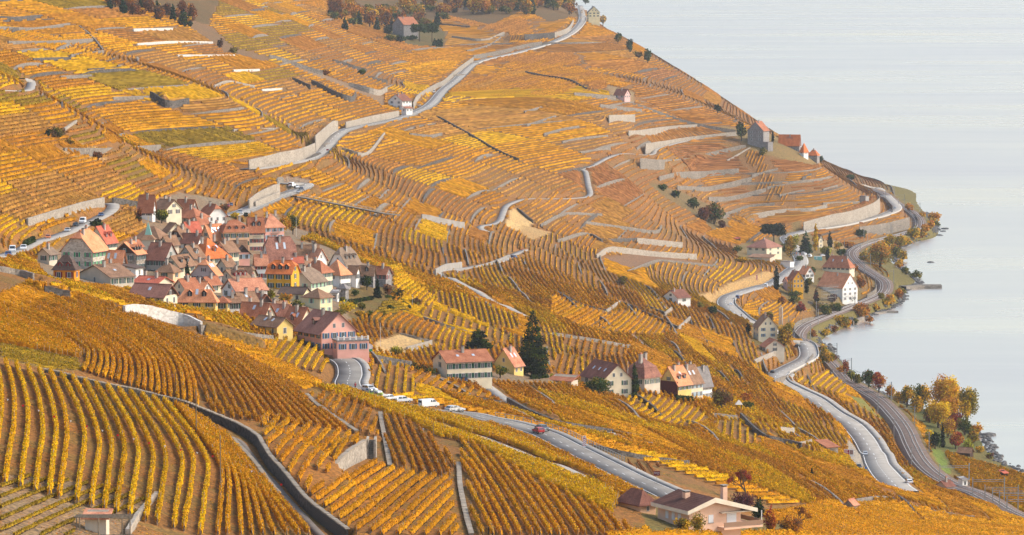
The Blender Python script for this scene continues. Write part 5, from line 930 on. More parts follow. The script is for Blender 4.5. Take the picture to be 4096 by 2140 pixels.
Lk('small white house with brown roof alone among the vines',2652,2712,2762,1218,1190,1160,38,'R','g','white','maroon','dgreen',wl=(1,1),wr=(1,1),ch=2)
Lk('bus shelter with blue roof beside the lake road',3122,3160,3176,1072,1048,1040,60,'L','f','white','grey',None,wl=(0,0),wr=(0,0),ch=0,cat='shelter',ov=0.2)
Lk('small house half hidden behind the yellow poplar',3250,3275,3292,990,958,938,40,'L','g','cream','brown','none',ch=0)
Lk('tiny red roofed shed above the cream villa',2936,2950,2962,966,955,950,40,'L','s','wood','red',None,wl=(0,0),wr=(0,0),ch=0,cat='shed',minW=2)
# tower house and the 1998 roof
def Tw(label,*a,**k): return house('stone_house',label,*a,**k)
Tw('tall grey stone tower house with gabled roof on the ridge',2990,3053,3077,595,522,486,64,'R','g','gstone','redbrown','grey',wl=(2,3),wr=(2,2),ch=2,gw=1,sh2='grey')
Tw('low stone block below the tower house',3053,3072,3092,606,570,566,45,'R','f','gstone','grey',None,wl=(1,1),wr=(1,1),ch=0,ov=0.1)
h98=Tw('stone house with bright orange roof bearing the date 1998',3114,3197,3203,610,578,539,80,'L','g','gstone','orange','grey',wl=(4,2),wr=(1,1),ch=1)
Tw('round-looking turret house with pointed orange roof',3198,3215,3233,630,603,573,45,'R','h','white','orange',None,wl=(1,1),wr=(1,1),ch=0)
Tw('purplish stone house with orange hip roof at the ridge end',3231,3268,3278,655,618,599,70,'L','h','gstone','orange',None,wl=(2,1),wr=(1,1),ch=1)
tc_=bpy.data.curves.new('date_text','FONT'); tc_.body='1998'; tc_.size=2.9; tc_.extrude=0.03; tc_.align_x='CENTER'; tc_.align_y='CENTER'
to=bpy.data.objects.new('t',tc_); COL.objects.link(to); me_=bpy.data.meshes.new_from_object(to.evaluated_get(bpy.context.evaluated_depsgraph_get())); bpy.data.objects.remove(to); me_.materials.append(flat('grey_tiles',(0.28,0.11,0.08),0.8))
to=inst('date_lettering',me_,h98[0]); _r,WR_,WL_,he_,hr_=h98; sl_=math.atan2(hr_,WR_/2); to.matrix_local=Matrix.Translation((WR_*0.30,WL_*0.52,he_+hr_*0.62+0.35))@Matrix.Rotation(-math.pi/2,4,'Z')@Matrix.Rotation(sl_,4,'X')
house('slope_villa','pink house with purple-brown roof alone on the far slope',2456,2498,2521,408,379,356,62,'L','g','rose','maroon','grey',wl=(2,1),wr=(3,1),ch=1,cat='house')
house('roadside_villa','white villa with maroon roof beside the upper road',1553,1610,1646,448,402,377,55,'R','g','white','maroon','grey',wl=(2,2),wr=(3,2),ch=2,cat='house')
house('roadside_villa','low white wing of the villa by the upper road',1606,1625,1650,462,432,424,40,'R','s','white','redbrown','none',wl=(1,1),wr=(2,1),ch=0,cat='house')
house('mansion','old creeper-clad stone mansion with orange roof among pines',1570,1615,1674,147,98,68,36,'R','g','gstone','redbrown','grey',wr=(3,2),wl=(2,2),ch=2,cat='house')
house('clifftop_house','cream house with grey roof at the top of the upper road',2348,2354,2399,90,48,26,12,'L','g','lemon','grey','dgreen',wr=(3,2),gw=2,ch=1,cat='house')
house('stone_hut','little stone hut with orange tile roof by the low wall',3378,3412,3425,2046,2016,1998,62,'R','g','stone','tile',None,wl=(0,0),wr=(0,0),ch=0,cat='hut',minW=2.5)
house('pergola_hut','grey hut with orange tile roof in the pergola at bottom left',340,425,432,2145,2068,2042,80,'L','s','beige','tile',None,wl=(0,0),wr=(0,0),ch=0,cat='hut',minW=2.5)
house('road_shed','shed with red roof left of the billboard',3265,3310,3352,1812,1800,1778,30,'R','s','stone','redbrown',None,wl=(0,0),wr=(0,0),ch=0,cat='shed')
house('station_hut','small white station hut with graffiti beside the platform',3836,3850,3868,1948,1918,1910,40,'R','s','white','grey',None,wl=(0,0),wr=(1,1),ch=0,cat='hut',minW=2.5)
house('station_house','small mauve station building with brown roof by the rails',3745,3785,3818,1966,1950,1930,45,'R','g','mauve','maroon',None,wl=(0,0),wr=(0,0),ch=1,cat='building')
house('boat_shed','old brown roofed boat shed at the lake edge',3830,3880,3893,1828,1818,1800,70,'L','g','wood','brown',None,wl=(0,0),wr=(0,0),ch=0,cat='shed')
house('garden_shed','red roofed tool shed in the lower right vines',4000,4015,4025,1912,1900,1890,45,'R','s','wood','red',None,wl=(0,0),wr=(0,0),ch=0,cat='shed',minW=2)
house('kiosk','grey concrete cube shelter above the lake road bend',3438,3462,3476,810,786,778,50,'R','f','grey','grey',None,wl=(0,0),wr=(0,0),ch=0,cat='building',ov=0.1)
# ---------------------------------------------------------------- trees, bushes, hedges
TC=dict(dark=(0.022,0.035,0.02),green=(0.06,0.085,0.02),olive=(0.20,0.16,0.026),gold=(0.58,0.32,0.02),yellow=(0.74,0.46,0.018),orange=(0.50,0.20,0.022),rust=(0.24,0.09,0.03),red=(0.33,0.05,0.03),brown=(0.17,0.095,0.05),ygreen=(0.40,0.36,0.035),purple=(0.12,0.045,0.045),pine=(0.04,0.075,0.025))
def leaves(cl,n,size,cols,r):
    """cl: clumps (x,y,z,rx,ry,rz)"""
    cl=np.array(cl); vol=(cl[:,3]*cl[:,4]*cl[:,5])**0.7; k=r.choice(len(cl),n,p=vol/vol.sum()); d=r.normal(size=(n,3)); d/=np.linalg.norm(d,axis=1)[:,None]; rad=r.random(n)**0.33*(0.75+0.35*r.random(n))
    c=cl[k,:3]+d*rad[:,None]*cl[k,3:]; s=size*r.uniform(0.55,1.35,n); a=r.normal(size=(n,3)); a/=np.linalg.norm(a,axis=1)[:,None]; b=np.cross(a,r.normal(size=(n,3))); b/=np.linalg.norm(b,axis=1)[:,None]
    V=np.stack([c-a*s[:,None],c+b*s[:,None]*0.8,c+a*s[:,None],c-b*s[:,None]*0.8],1).reshape(-1,3)
    ct=np.array(cols)[r.integers(len(cols),size=len(cl))][k]*(0.55+0.9*r.random((n,1)))*(1+r.normal(0,0.08,(n,3))); return V,np.arange(4*n).reshape(n,4),np.repeat(np.clip(ct,0.004,0.9),4,0)
def limbs(m,p,d,ln,r0,depth,r,tips):
    q=tuple(np.array(p)+np.array(d)*ln); m.tube(p,q,r0,r0*0.6,n=5,cap=False)
    if depth==0: tips.append(q); return
    for _ in range(3 if depth>1 else 2):
        e=np.array(d)+r.normal(0,0.45,3); e[2]=abs(e[2])*0.8+0.15; e/=np.linalg.norm(e); limbs(m,q,e,ln*r.uniform(0.55,0.8),r0*0.58,depth-1,r,tips)
TN=[0]
def tree(kind,u,v,hp,wp,cols,label,cat='tree',group=None,name=None,dens=1.0):
    TN[0]+=1; r=np.random.default_rng(1000+TN[0]); C=pix(u,v); s=F/C[1]; h=hp/s; w=wp/s; cols=[TC[c] for c in cols.split()]
    nm=name or {'con':'conifer_tree','cyp':'cypress_tree','rnd':'broadleaf_tree','pine':'pine_tree','bush':'bush','bare':'bare_tree','ced':'cedar_tree'}[kind]
    root=empty(nm,C); m=MB(); cl=[]; npx=max(110,hp*wp/16*1.7*dens); size=max(0.12,4*(0.9 if kind!='bare' else 0.5)/s); 
    if kind in('con','cyp'):
        nl=max(6,int(h/0.9)); m.tube((0,0,-0.5),(0,0,h*0.95),max(0.08,w*0.045),0.03,n=6)
        for i in range(nl):
            t=(i+0.5)/nl
            if kind=='con':
                rr=w/2*(1-t)**0.7*min(1,0.6+3*t)*(0.85+0.3*r.random()); zz=h*(0.03+0.95*t)
                for j in range(max(3,int(7*(1-t))+2)): a=r.random()*6.28; cl.append((math.cos(a)*rr*0.55,math.sin(a)*rr*0.55,zz+r.normal(0,0.2)*h/nl,rr*0.5+0.1,rr*0.5+0.1,h/nl*0.95))
            else: rr=w/2*min(1,(1-t)*1.9)**0.6*min(1,0.55+t*3); cl.append((r.normal(0,0.05)*w,r.normal(0,0.05)*w,h*t,rr,rr,h/nl*0.9))
        if kind=='con' and hp>100:
            for i in range(10): t=r.uniform(0.1,0.7); a=r.random()*6.28; rr=w/2*(1-t)*0.85; m.tube((0,0,h*t),(math.cos(a)*rr,math.sin(a)*rr,h*t+0.3),0.1,0.03,n=4)
    elif kind in('pine','ced'):
        m.tube((0,0,-0.5),(0,0,h*0.85),w*0.035+0.08,0.08,n=6); nl=3 if kind=='pine' else 5
        for i in range(nl):
            t=0.62+0.36*i/nl if kind=='pine' else 0.25+0.7*i/nl; rr=w/2*(1 if kind=='pine' else (1.05-0.75*i/nl))
            for j in range(6):
                a=j*1.05+r.random(); x,y=math.cos(a)*rr*0.62,math.sin(a)*rr*0.62; cl.append((x,y,h*t+r.normal(0,0.03)*h,rr*0.45,rr*0.45,h*(0.11 if kind=='pine' else 0.06))); m.tube((0,0,h*(t-0.1)),(x,y,h*t),0.12,0.04,n=4)
            cl.append((0,0,h*min(0.97,t+0.05),rr*0.4,rr*0.4,h*0.08))
    elif kind=='bare':
        tips=[]; limbs(m,(0,0,-0.4),(0,0,1),h*0.3,h*0.028,4,r,tips); z=np.array(tips); sc=h*0.98/z[:,2].max()
        cl=[(x,y,zz,h*0.05,h*0.05,h*0.05) for x,y,zz in tips]; npx*=0.22
    else:
        b0=0.10 if kind=='rnd' else 0.0; m.tube((0,0,-0.5),(r.normal(0,0.03)*w,r.normal(0,0.03)*w,h*0.55),max(0.06,w*0.05),w*0.03+0.02,n=6)
        nc=int(9+min(22,wp/5))
        for i in range(nc):
            d=r.normal(size=3); d/=np.linalg.norm(d); rad=r.uniform(0.15,0.72); x,y,zz=d[0]*w/2*rad,d[1]*w/2*rad,h*(b0+(1-b0)*0.5)+d[2]*h*(1-b0)*0.5*rad
            q=r.uniform(0.2,0.38); cl.append((x,y,zz,w*q*0.85,w*q*0.85,h*(1-b0)*q*0.85))
            if i<7: m.tube((0,0,h*b0+0.1),(x,y,zz),w*0.022+0.02,0.02,n=4)
    m.build('trunk',BARK,root)
    V,Fs,Cc=leaves(cl,int(min(9000,npx*2.6)),size,cols,r); mk('crown',V,Fs,TLEAF,root,Cc)
    tag(root,label,cat,group); return root
T=tree
T('con',2130,1506,276,168,'dark dark green','tall dark conifer towering beside the yellow house',dens=1.6)
T('ced',1915,1410,100,112,'dark green','spreading dark cedar behind the white villa')
T('cyp',2540,1592,138,34,'dark green','dark slim cypress in front of the mansard house')
T('cyp',2283,1520,46,13,'dark','little cypress left of the dark roofed house')
T('cyp',3106,1160,100,24,'dark','tall dark cypress left of the yellow lakeside house')
T('cyp',3226,1172,56,20,'dark','short cypress right of the yellow lakeside house')
T('cyp',3310,1042,52,18,'dark','small cypress in front of the broad hip roof')
T('cyp',3265,1208,58,22,'dark purple','dark conical shrub before the scaffolded house')
T('cyp',748,1126,76,25,'dark green','cypress standing among the village roofs')
T('cyp',3248,1912,38,13,'dark','tiny cypress alone in the lower vines')
T('cyp',3091,572,44,9,'dark','slim cypress beside the tower house')
T('cyp',3262,1002,112,20,'gold yellow','slim yellow poplar in the lakeside hamlet',name='poplar_tree')
T('pine',3095,986,92,105,'dark','broad dark pine behind the cream villa')
T('con',3222,1018,96,62,'dark pine','drooping blue-green conifer beside the yellow poplar')
T('con',3320,990,70,26,'dark','thin dark conifer right of the yellow poplar')
T('rnd',3160,1030,95,55,'olive gold','loose olive tree right of the cream villa')
T('rnd',3175,985,45,50,'ygreen olive','pale green tree between pine and blue conifer')
T('bush',3300,1022,40,55,'olive ygreen','olive shrub below the thin dark conifer')
T('bush',3365,1024,32,38,'pine green','round green shrub by the railway curve')
SG='autumn bushes along the lake shore'
T('rnd',3520,1070,112,118,'gold orange olive','large golden willow between railway and lake')
for i,(u,v,h,w,c,l) in enumerate([(3455,1042,40,45,'gold olive','small gold bush left of the golden willow'),(3600,992,58,64,'gold olive','gold bush at the water edge above the willow'),(3558,985,52,50,'olive gold','olive bush beside the railway above the willow'),(3655,958,50,64,'olive gold','wide olive-gold bush where the shore bends'),(3702,930,38,44,'orange gold','orange bush near the headland rocks'),(3738,892,52,58,'gold orange','loose gold tree at the headland tip'),(3640,842,30,42,'gold orange','orange shrub on the headland bank'),(3443,1274,70,78,'orange gold rust','rounded orange bush below the railway bend'),(3365,1306,52,58,'gold olive','olive-gold bush on the rocky bank'),(3560,1218,44,42,'orange gold','gold bush under the outer railway bend'),(3592,1195,44,38,'rust orange','rust bush under the outer railway bend'),(3250,1350,34,32,'orange rust','small orange bush on the dark bank'),(3620,1098,34,40,'olive green','green bush by the lakeside garden wall'),(3660,1112,30,60,'green olive','low green hedge bush beside the jetty'),(3480,1292,26,34,'rust orange','little rust bush by the stone pier'),(3610,1045,45,50,'olive gold','olive bush under the golden willow'),(3525,1195,26,30,'olive','small olive bush inside the railway bend'),(3690,950,28,34,'rust gold','rust bush on the headland bank')]):
    T('bush',u,v,h,w,c,l,'bush',SG)
T('rnd',3137,1408,118,64,'olive gold brown','dark golden tree beside the blue-shuttered house')
T('bush',3102,1412,36,48,'dark green','dark bush before the small beige house','bush')
T('rnd',3306,1470,80,66,'olive gold','olive-gold tree beside the rails near the road bend')
T('rnd',3384,1506,70,32,'red rust','small red-brown ivy-wrapped tree by the rails')
T('rnd',3406,1528,56,40,'ygreen green','yellow-green shrub tree by the rails')
T('rnd',3474,1553,82,52,'green rust','dark green and rust tree by the lake rails')
T('rnd',3516,1572,88,66,'red red orange','bright red tree by the lake rails')
T('rnd',3560,1594,62,50,'gold orange','orange-yellow tree right of the red tree')
T('rnd',3628,1630,100,76,'olive gold','olive-gold tree left of the big yellow tree')
T('rnd',3690,1640,110,80,'olive green gold','green-gold tree in the shore grove')
T('rnd',3788,1660,170,140,'yellow gold orange','big yellow-orange tree in the shore grove',dens=1.6)
T('rnd',3868,1690,150,84,'yellow gold olive','leaning yellow tree at the grove edge over the lake',dens=1.5)
T('rnd',3754,1712,118,116,'yellow gold','round bright yellow willow in the shore grove',dens=1.2)
T('rnd',3826,1712,70,62,'red purple rust','dark red tree in the shore grove')
T('con',3770,1790,92,24,'dark','dark spire conifer in the shore grove')
T('bush',3740,1796,72,56,'dark green','dark green bush below the yellow willow','bush')
T('bush',3716,1770,50,44,'ygreen yellow','yellow-green bush by the rails in the grove','bush')
T('rnd',3822,1796,72,66,'orange red','orange-red tree at the grove corner')
T('bush',3872,1798,50,52,'ygreen olive','yellow-green bush at the rocky point','bush')
T('bush',3895,1770,60,60,'olive gold rust','olive bush on the rocky point','bush')
T('bare',2981,2014,190,200,'red rust','bare tree with red leaf tips behind the modern house',dens=1.2)
T('bush',2975,2040,70,120,'purple rust','dark red shrubs under the bare tree','bush')
T('bare',3190,2118,118,150,'rust orange','bare reddish bush right of the modern house',dens=1.5)
T('bush',3160,2140,80,110,'rust orange brown','brown-orange bush at the bottom right of the modern house','bush')
T('bush',3032,2082,86,58,'green dark','green laurel bush at the modern house corner','bush')
T('bush',3085,2135,110,60,'orange red','orange shrub right of the modern house balcony','bush')
T('rnd',2790,2140,88,84,'olive gold','gnarled small fruit tree before the modern house',dens=0.5)
T('bush',2730,2128,60,80,'olive gold rust','mixed shrubs along the modern house wall','bush')
T('bare',2380,1935,60,80,'brown','leafless shrub beside the lower farm track',dens=0.5)
T('rnd',2390,1580,78,104,'green olive pine','round green fruit tree before the dark roofed house')
T('rnd',2000,1512,52,62,'olive green','olive shrub tree between the villa and yellow house')
T('rnd',2885,1636,86,96,'brown rust olive','brownish bush tree right of the row of four houses')
T('rnd',2978,1612,44,56,'orange red','small orange tree beside the garden pavilion')
T('bush',2985,1640,40,60,'olive green','olive bush below the garden pavilion','bush')
T('rnd',1172,938,92,56,'green olive gold','green-gold chestnut on the village terrace')
T('rnd',1133,938,80,58,'orange gold','orange chestnut beside the pink village house')
T('rnd',647,893,58,62,'ygreen green olive','light green tree among the upper village houses')
T('cyp',556,886,58,26,'purple rust green','dark red-green columnar tree by the white village house')
T('bush',390,912,38,74,'dark green','dark green bush above the big stone house','bush')
T('rnd',895,858,46,44,'rust orange brown','rust tree beside the white gabled house')
T('bush',940,872,22,46,'ygreen yellow','yellow-green hedge by the village road','bush')
T('bush',984,868,18,26,'dark','clipped round dark bush by the village road','bush')
T('rnd',1082,1198,46,48,'olive green ygreen','green tree below the mustard house')
T('bush',1140,1218,46,72,'orange olive gold','orange-leaved garden shrub by the low pale house','bush')
T('bush',1190,1230,30,60,'green olive','garden shrubs below the black roof','bush')
T('rnd',1468,1160,58,54,'dark green','dark green garden tree before the grey stone house')
T('con',1510,1192,78,38,'dark','dark garden fir before the grey stone house')
T('rnd',1552,1184,54,42,'brown rust','brown garden tree right of the fir')
T('bush',1590,1192,36,60,'dark gold','dark and gold garden shrub','bush')
T('bush',1388,1246,42,78,'yellow yellow ygreen','bright yellow garden shrub below the village','bush')
T('bush',1450,1240,34,36,'green olive','green garden bush right of the yellow shrub','bush')
T('bush',1660,1225,40,60,'brown olive','brown bush by the garden flagpole','bush')
T('bush',1420,1185,30,30,'green','green bush by the stone turret','bush')
T('rnd',1582,1424,42,62,'ygreen olive','small apple tree above the dark stone wall')
T('bush',224,552,46,78,'olive brown green','olive bush on the left slope','bush'); T('bush',190,548,34,26,'dark','dark bush left of the olive slope bush','bush')
T('bush',392,640,36,52,'brown rust','brown bush below the left slope wall','bush')
T('bush',275,580,24,60,'brown olive','low brown scrub under the olive slope bush','bush')
FT='trees of the wood on the upper slope'
r_=np.random.default_rng(5)
WOOD=[]
for i in range(22): WOOD.append((435+i*16+r_.uniform(-6,6),28+i*3.4+r_.uniform(-14,14),['con','rnd','rnd','bush'][i%4],['dark pine','brown rust orange','rust brown','rust orange gold'][i%4]))
for i in range(80): 
    t=i/80; WOOD.append((1320+t*990+r_.uniform(-10,10),22+r_.uniform(0,85)*(1 if 0.05<t<0.48 else 0.45)+ (20 if t<0.35 else 0),['con','rnd','bush','rnd','rnd'][i%5],['dark pine','rust orange gold','olive green','brown rust orange','orange gold olive'][i%5]))
desc={'con':'dark conifer','rnd':'rust-leaved tree','bush':'scrubby bush'}
for u,v,k,c in WOOD: T(k,u,v,r_.uniform(48,90) if k!='bush' else r_.uniform(26,46),r_.uniform(44,74) if k!='con' else r_.uniform(28,42),c,desc[k]+' in the wood at the top left of the slope' if u<900 else desc[k]+' in the wood above the upper road','bush' if k=='bush' else 'tree',FT+(' left' if u<900 else ' right')+' '+desc[k])
T('cyp',735,105,66,42,'dark green pine','dark green tree at the corner of the top left wood')
for u,v,h,w,l in [(1678,166,72,70,'umbrella pine in front of the old mansion'),(1728,168,76,56,'umbrella pine right of the old mansion'),(1580,100,48,44,'dark pine left of the old mansion')]: T('pine',u,v,h,w,'pine green',l)
T('bush',1552,140,40,50,'dark','dark shrub left of the old mansion','bush'); T('bush',1640,160,20,60,'dark pine','low clipped shrubs before the old mansion','bush')
for u,w in ((1738,14),(1752,14),(1764,12)): T('cyp',u,186,30,w+4,'pine dark','clipped dark column hedge below the umbrella pines','bush','clipped hedge columns')
for u,v,h,w,c,l in [(2472,176,48,34,'olive green','olive tree on the cliff below the clifftop house'),(2519,212,62,34,'dark pine','dark green tree on the skyline ridge'),(2591,254,64,34,'green pine','tall green tree lower on the skyline ridge'),(2555,232,30,40,'rust green','rust bush between the skyline trees'),(2412,104,50,34,'olive gold','gold-green tree beside the clifftop house'),(2870,452,36,38,'green dark','round tree alone on the skyline'),(2966,562,72,58,'olive dark green','dark tree left of the tower house'),(3405,724,30,44,'dark green','dark tree where the lake road vanishes'),(3285,656,42,18,'dark green','dark tree at the end of the ridge houses'),(3050,622,34,42,'green olive','bushes below the tower house'),(2342,16,22,30,'pine green','pollarded tree at the very top of the upper road'),(2857,896,84,84,'olive rust green','dark autumn bush in the rocky gully'),(2815,880,60,60,'purple rust','purple-brown bush in the rocky gully'),(2775,835,44,52,'green dark','ivy bush in the rocky gully'),(2700,790,36,50,'dark green','dark ivy mass on the gully rocks'),(2650,762,30,40,'green','ivy tuft at the top of the gully'),(2890,915,36,40,'brown purple','brown bush at the foot of the gully'),(2488,1142,40,46,'olive brown','round brown bush alone in the vines'),(2850,1258,36,50,'green dark','green bush at the lake road bend'),(2800,1235,30,30,'olive','small palm-like shrub by the lake road bend'),(2990,1340,50,20,'dark','dark shrub left of the blue-shuttered house'),(1450,300,28,40,'dark green','dark scrub on the rocky band above the upper road'),(1300,300,24,50,'brown rust','brown scrub on the rocky band'),(880,190,36,30,'purple brown','purple scrub in the rocky gully at upper left'),(930,215,30,40,'brown olive','brown scrub in the rocky gully at upper left'),(2370,88,34,30,'dark green','dark shrub in front of the clifftop house'),(3465,1010,0,0,'',''),(3200,1250,44,46,'purple red','dark red shrub before the scaffolded house'),(3330,1215,44,44,'purple','dark purple shrub beside the white gabled house'),(3395,1215,46,60,'green olive','green shrubs beside the white gabled house'),(3300,1260,50,60,'green olive','green garden bushes above the rails'),(3180,1190,30,60,'olive green','garden shrubs below the yellow lakeside house'),(3440,950,36,60,'dark green','dark green shrubs beside the railway curve'),(3390,990,30,70,'rust orange','orange shrubs beside the railway curve')]:
    if h: T('rnd' if 'tree' in l else 'bush',u,v,h,w,c,l,'tree' if 'tree' in l else 'bush')
def hedge_box(px,h,wd,cols,label):
    W=np.array([pix(u,v) for u,v in px]); P=resample(W,0.5); r=np.random.default_rng(len(label)); cl=[(x,y,z+h*0.5,wd*0.6,wd*0.6,h*0.5) for x,y,z in P]; o=P[0]; root=empty('hedge',o); s=F/o[1]
    V,Fs,C=leaves([(a-o[0],b-o[1],c-o[2],d,e,f) for a,b,c,d,e,f in cl],int(len(P)*46),max(0.13,2.6/s),[TC[c] for c in cols.split()],r); mk('foliage',V,Fs,TLEAF,root,C); tag(root,label,'hedge')
hedge_box([(1655,1482),(1735,1508)],2.6,1.4,'dark green','thick dark hedge left of the white villa')
hedge_box([(2125,1518),(2190,1512)],1.4,1.0,'dark green','low dark hedge below the tall conifer')
hedge_box([(2205,1508),(2320,1538)],1.2,1.0,'ygreen green','yellow-green hedge behind the red shed roof')
hedge_box([(2705,1602),(2768,1606)],2.0,1.6,'dark green','clipped green box hedge before the row of four houses')
hedge_box([(1395,1215),(1490,1200)],1.4,1.0,'green dark','clipped garden hedge below the stone turret')
hedge_box([(1545,1192),(1600,1205),(1640,1235)],1.2,0.9,'green','curved low hedge around the garden vines')
hedge_box([(98,990),(135,972)],2.4,1.6,'dark green','dark hedge by the parked vans')

SB=[(3300,1345,34,44),(3340,1330,30,40),(3390,1308,34,40),(3420,1296,26,34),(3505,1245,34,36),(3545,1228,36,40),(3605,1180,34,36),(3600,1075,40,44),(3585,1030,46,48),(3575,1012,40,40),(3625,985,40,46),(3680,952,34,40),(3722,915,34,40),(3745,905,26,30),(3690,868,26,34),(3290,1415,40,44),(3330,1445,40,44),(3365,1490,34,36),(3430,1535,44,46),(3590,1612,50,50),(3660,1650,70,70),(3720,1690,80,76),(3905,1740,50,56),(3860,1740,70,70),(3790,1750,80,80),(3920,1812,30,44),(3960,1836,26,40),(3800,1690,110,110)]
for i,(u,v,h,w) in enumerate(SB): T('bush',u,v,h,w,['gold olive','olive rust','orange gold','olive green','rust gold'][i%5],'autumn bush on the lake bank '+('near the headland' if v<1000 else 'beside the railway bend' if v<1360 else 'below the road bend' if v<1560 else 'in the shore grove'),'bush','bank bushes '+('near the headland' if v<1000 else 'beside the railway bend' if v<1360 else 'below the road bend' if v<1560 else 'in the shore grove'))
for i,(u,v,h,w,c) in enumerate([(3140,1010,44,40,'olive green'),(3200,1045,24,40,'green olive'),(3350,1000,34,44,'olive gold'),(3235,1140,30,40,'olive green'),(3290,1130,24,40,'rust olive'),(3130,1215,26,50,'orange rust'),(3420,1090,40,30,'rust orange'),(3440,1150,50,40,'orange rust'),(3250,1090,24,34,'green'),(3175,1215,34,50,'olive green'),(3345,1245,40,60,'green olive'),(3270,1245,40,50,'brown olive'),(3080,1300,60,40,'brown olive'),(3155,1330,50,44,'olive gold'),(2950,1010,30,40,'olive green'),(2970,1050,26,60,'gold olive')]): T('bush',u,v,h,w,c,'garden bush in the lakeside hamlet','bush','garden bushes of the lakeside hamlet')

for i,(u,v,h,w,c) in enumerate([(1600,170,30,60,'dark green'),(1560,165,30,50,'green olive'),(1650,120,50,46,'dark pine'),(1545,110,50,46,'dark'),(1700,110,40,50,'olive rust')]): T('bush',u,v,h,w,c,'dark shrub crowding the old stone mansion','bush','shrubs around the old mansion')
for i,(u,v,h,w,c) in enumerate([(1410,1225,26,40,'olive green'),(1440,1265,26,44,'olive gold'),(1475,1270,30,40,'green olive'),(1530,1265,26,40,'gold olive'),(1360,1262,26,50,'olive'),(1560,1240,24,40,'green'),(1370,1210,24,36,'green olive')]): T('bush',u,v,h,w,c,'low shrub in the garden below the village','bush','shrubs in the village garden')
# ---------------------------------------------------------------- road structures
def along(P,d):
    D=np.concatenate([[0],np.cumsum(np.hypot(*np.diff(P[:,:2],axis=0).T))]); return np.array([np.interp(d,D,P[:,k]) for k in range(3)]),D[-1]
def offset(P,a,dz=0):
    T_=np.gradient(P[:,:2],axis=0); T_/=np.linalg.norm(T_,axis=1)[:,None]+1e-9; return np.c_[P[:,0]+T_[:,1]*a,P[:,1]-T_[:,0]*a,P[:,2]+dz]
def idx(P,u,v):
    uu,vv=proj(P[:,0],P[:,1],P[:,2]); return int(np.argmin((uu-u)**2+(vv-v)**2))
def parapet(P,label,mat,h=0.9,th=0.35,name='parapet_wall'):
    n=len(P); T_=np.gradient(P[:,:2],axis=0); T_/=np.linalg.norm(T_,axis=1)[:,None]+1e-9; Nn=np.stack([-T_[:,1],T_[:,0]],1); f=P[:,:2]; b=f+Nn*th
    V=np.concatenate([np.c_[f,P[:,2]-0.8],np.c_[f,P[:,2]+h],np.c_[b,P[:,2]+h],np.c_[b,P[:,2]-0.8]]); i=np.arange(n-1); Fs=np.concatenate([np.c_[i+k*n,i+1+k*n,i+1+((k+1)%4)*n,i+((k+1)%4)*n] for k in range(4)])
    o=mk(name,V,Fs,mat); o['kind']='thing'; tag(o,label,'wall'); return o
UP=[v for k,v in ROADS.items() if k.startswith('upper_road')][0][0]; VR=[v for k,v in ROADS.items() if k.startswith('village_road')][0][0]
WP=flat('pale_parapet',(0.42,0.385,0.335),0.8)
a,b_=idx(UP,1900,262),idx(UP,2329,70); parapet(offset(UP[min(a,b_):max(a,b_)],4.6),'white parapet along the outer edge of the upper road',WP,1.0)
def railing(P,label,sp=3.0,h=1.1):
    m=MB(); L_=along(P,0)[1]; n=int(L_/sp); pts=[along(P,i*sp)[0] for i in range(n+1)]
    if n<1: return
    o=pts[0]; root=empty('guard_rail',o)
    for p in pts: m.box(p[0]-o[0]-0.09,p[0]-o[0]+0.09,p[1]-o[1]-0.09,p[1]-o[1]+0.09,p[2]-o[2]-0.6,p[2]-o[2]+h)
    ps=m.build('posts',STEEL,root); ps['kind']='stuff'; m=MB()
    for p,q in zip(pts,pts[1:]): m.tube(tuple(p-o+[0,0,h]),tuple(q-o+[0,0,h]),0.06,n=4); m.tube(tuple(p-o+[0,0,h*0.5]),tuple(q-o+[0,0,h*0.5]),0.05,n=4)
    m.build('rail',STEEL,root); tag(root,label,'guard rail')
a,b_=idx(UP,1225,640),idx(UP,1890,262); railing(offset(UP[a:b_],4.7),'steel railing along the outer side of the upper road',5)
a,b_=idx(VR,960,850),idx(VR,1222,748); railing(offset(VR[a:b_],4.4),'steel railing along the village road bend',4)
a,b_=idx(NR,1960,1682),idx(NR,2420,1858); railing(offset(NR[a:b_],-5.6),'wire fence beside the main road pavement',2.5,1.2)
a,b_=idx(LR,3640,1985),idx(LR,3120,1345); 
parapet(offset(LR[idx(LR,3400,1700):idx(LR,3112,1494)][:: 1],5.4) if idx(LR,3400,1700)<idx(LR,3112,1494) else offset(LR[idx(LR,3112,1494):idx(LR,3400,1700)],5.4),'pale pavement wall along the lake road straight',WP,0.7)
i0,i1=sorted((idx(LR,3112,1494),idx(LR,3193,1381))); parapet(offset(LR[i0:i1],5.2),'pale parapet around the lake road bend by the rails',WP,0.9)
i0,i1=sorted((idx(LR,3235,922),idx(LR,3575,833))); parapet(offset(LR[i0:i1],5.2),'pale parapet on the lake side of the headland bend',WP,0.9)
i0,i1=sorted((idx(LR,3009,1288),idx(LR,2914,1187))); parapet(offset(LR[i0:i1],5.4),'pale parapet on the inner side of the hamlet road bend',WP,0.8)
# pavement along the lake road
i0,i1=sorted((idx(LR,3560,1915),idx(LR,3112,1494))); pv=struct(strip('pavement',LR[i0:i1],(4.75,7.6),CONC,0.26,skirt=0.6))
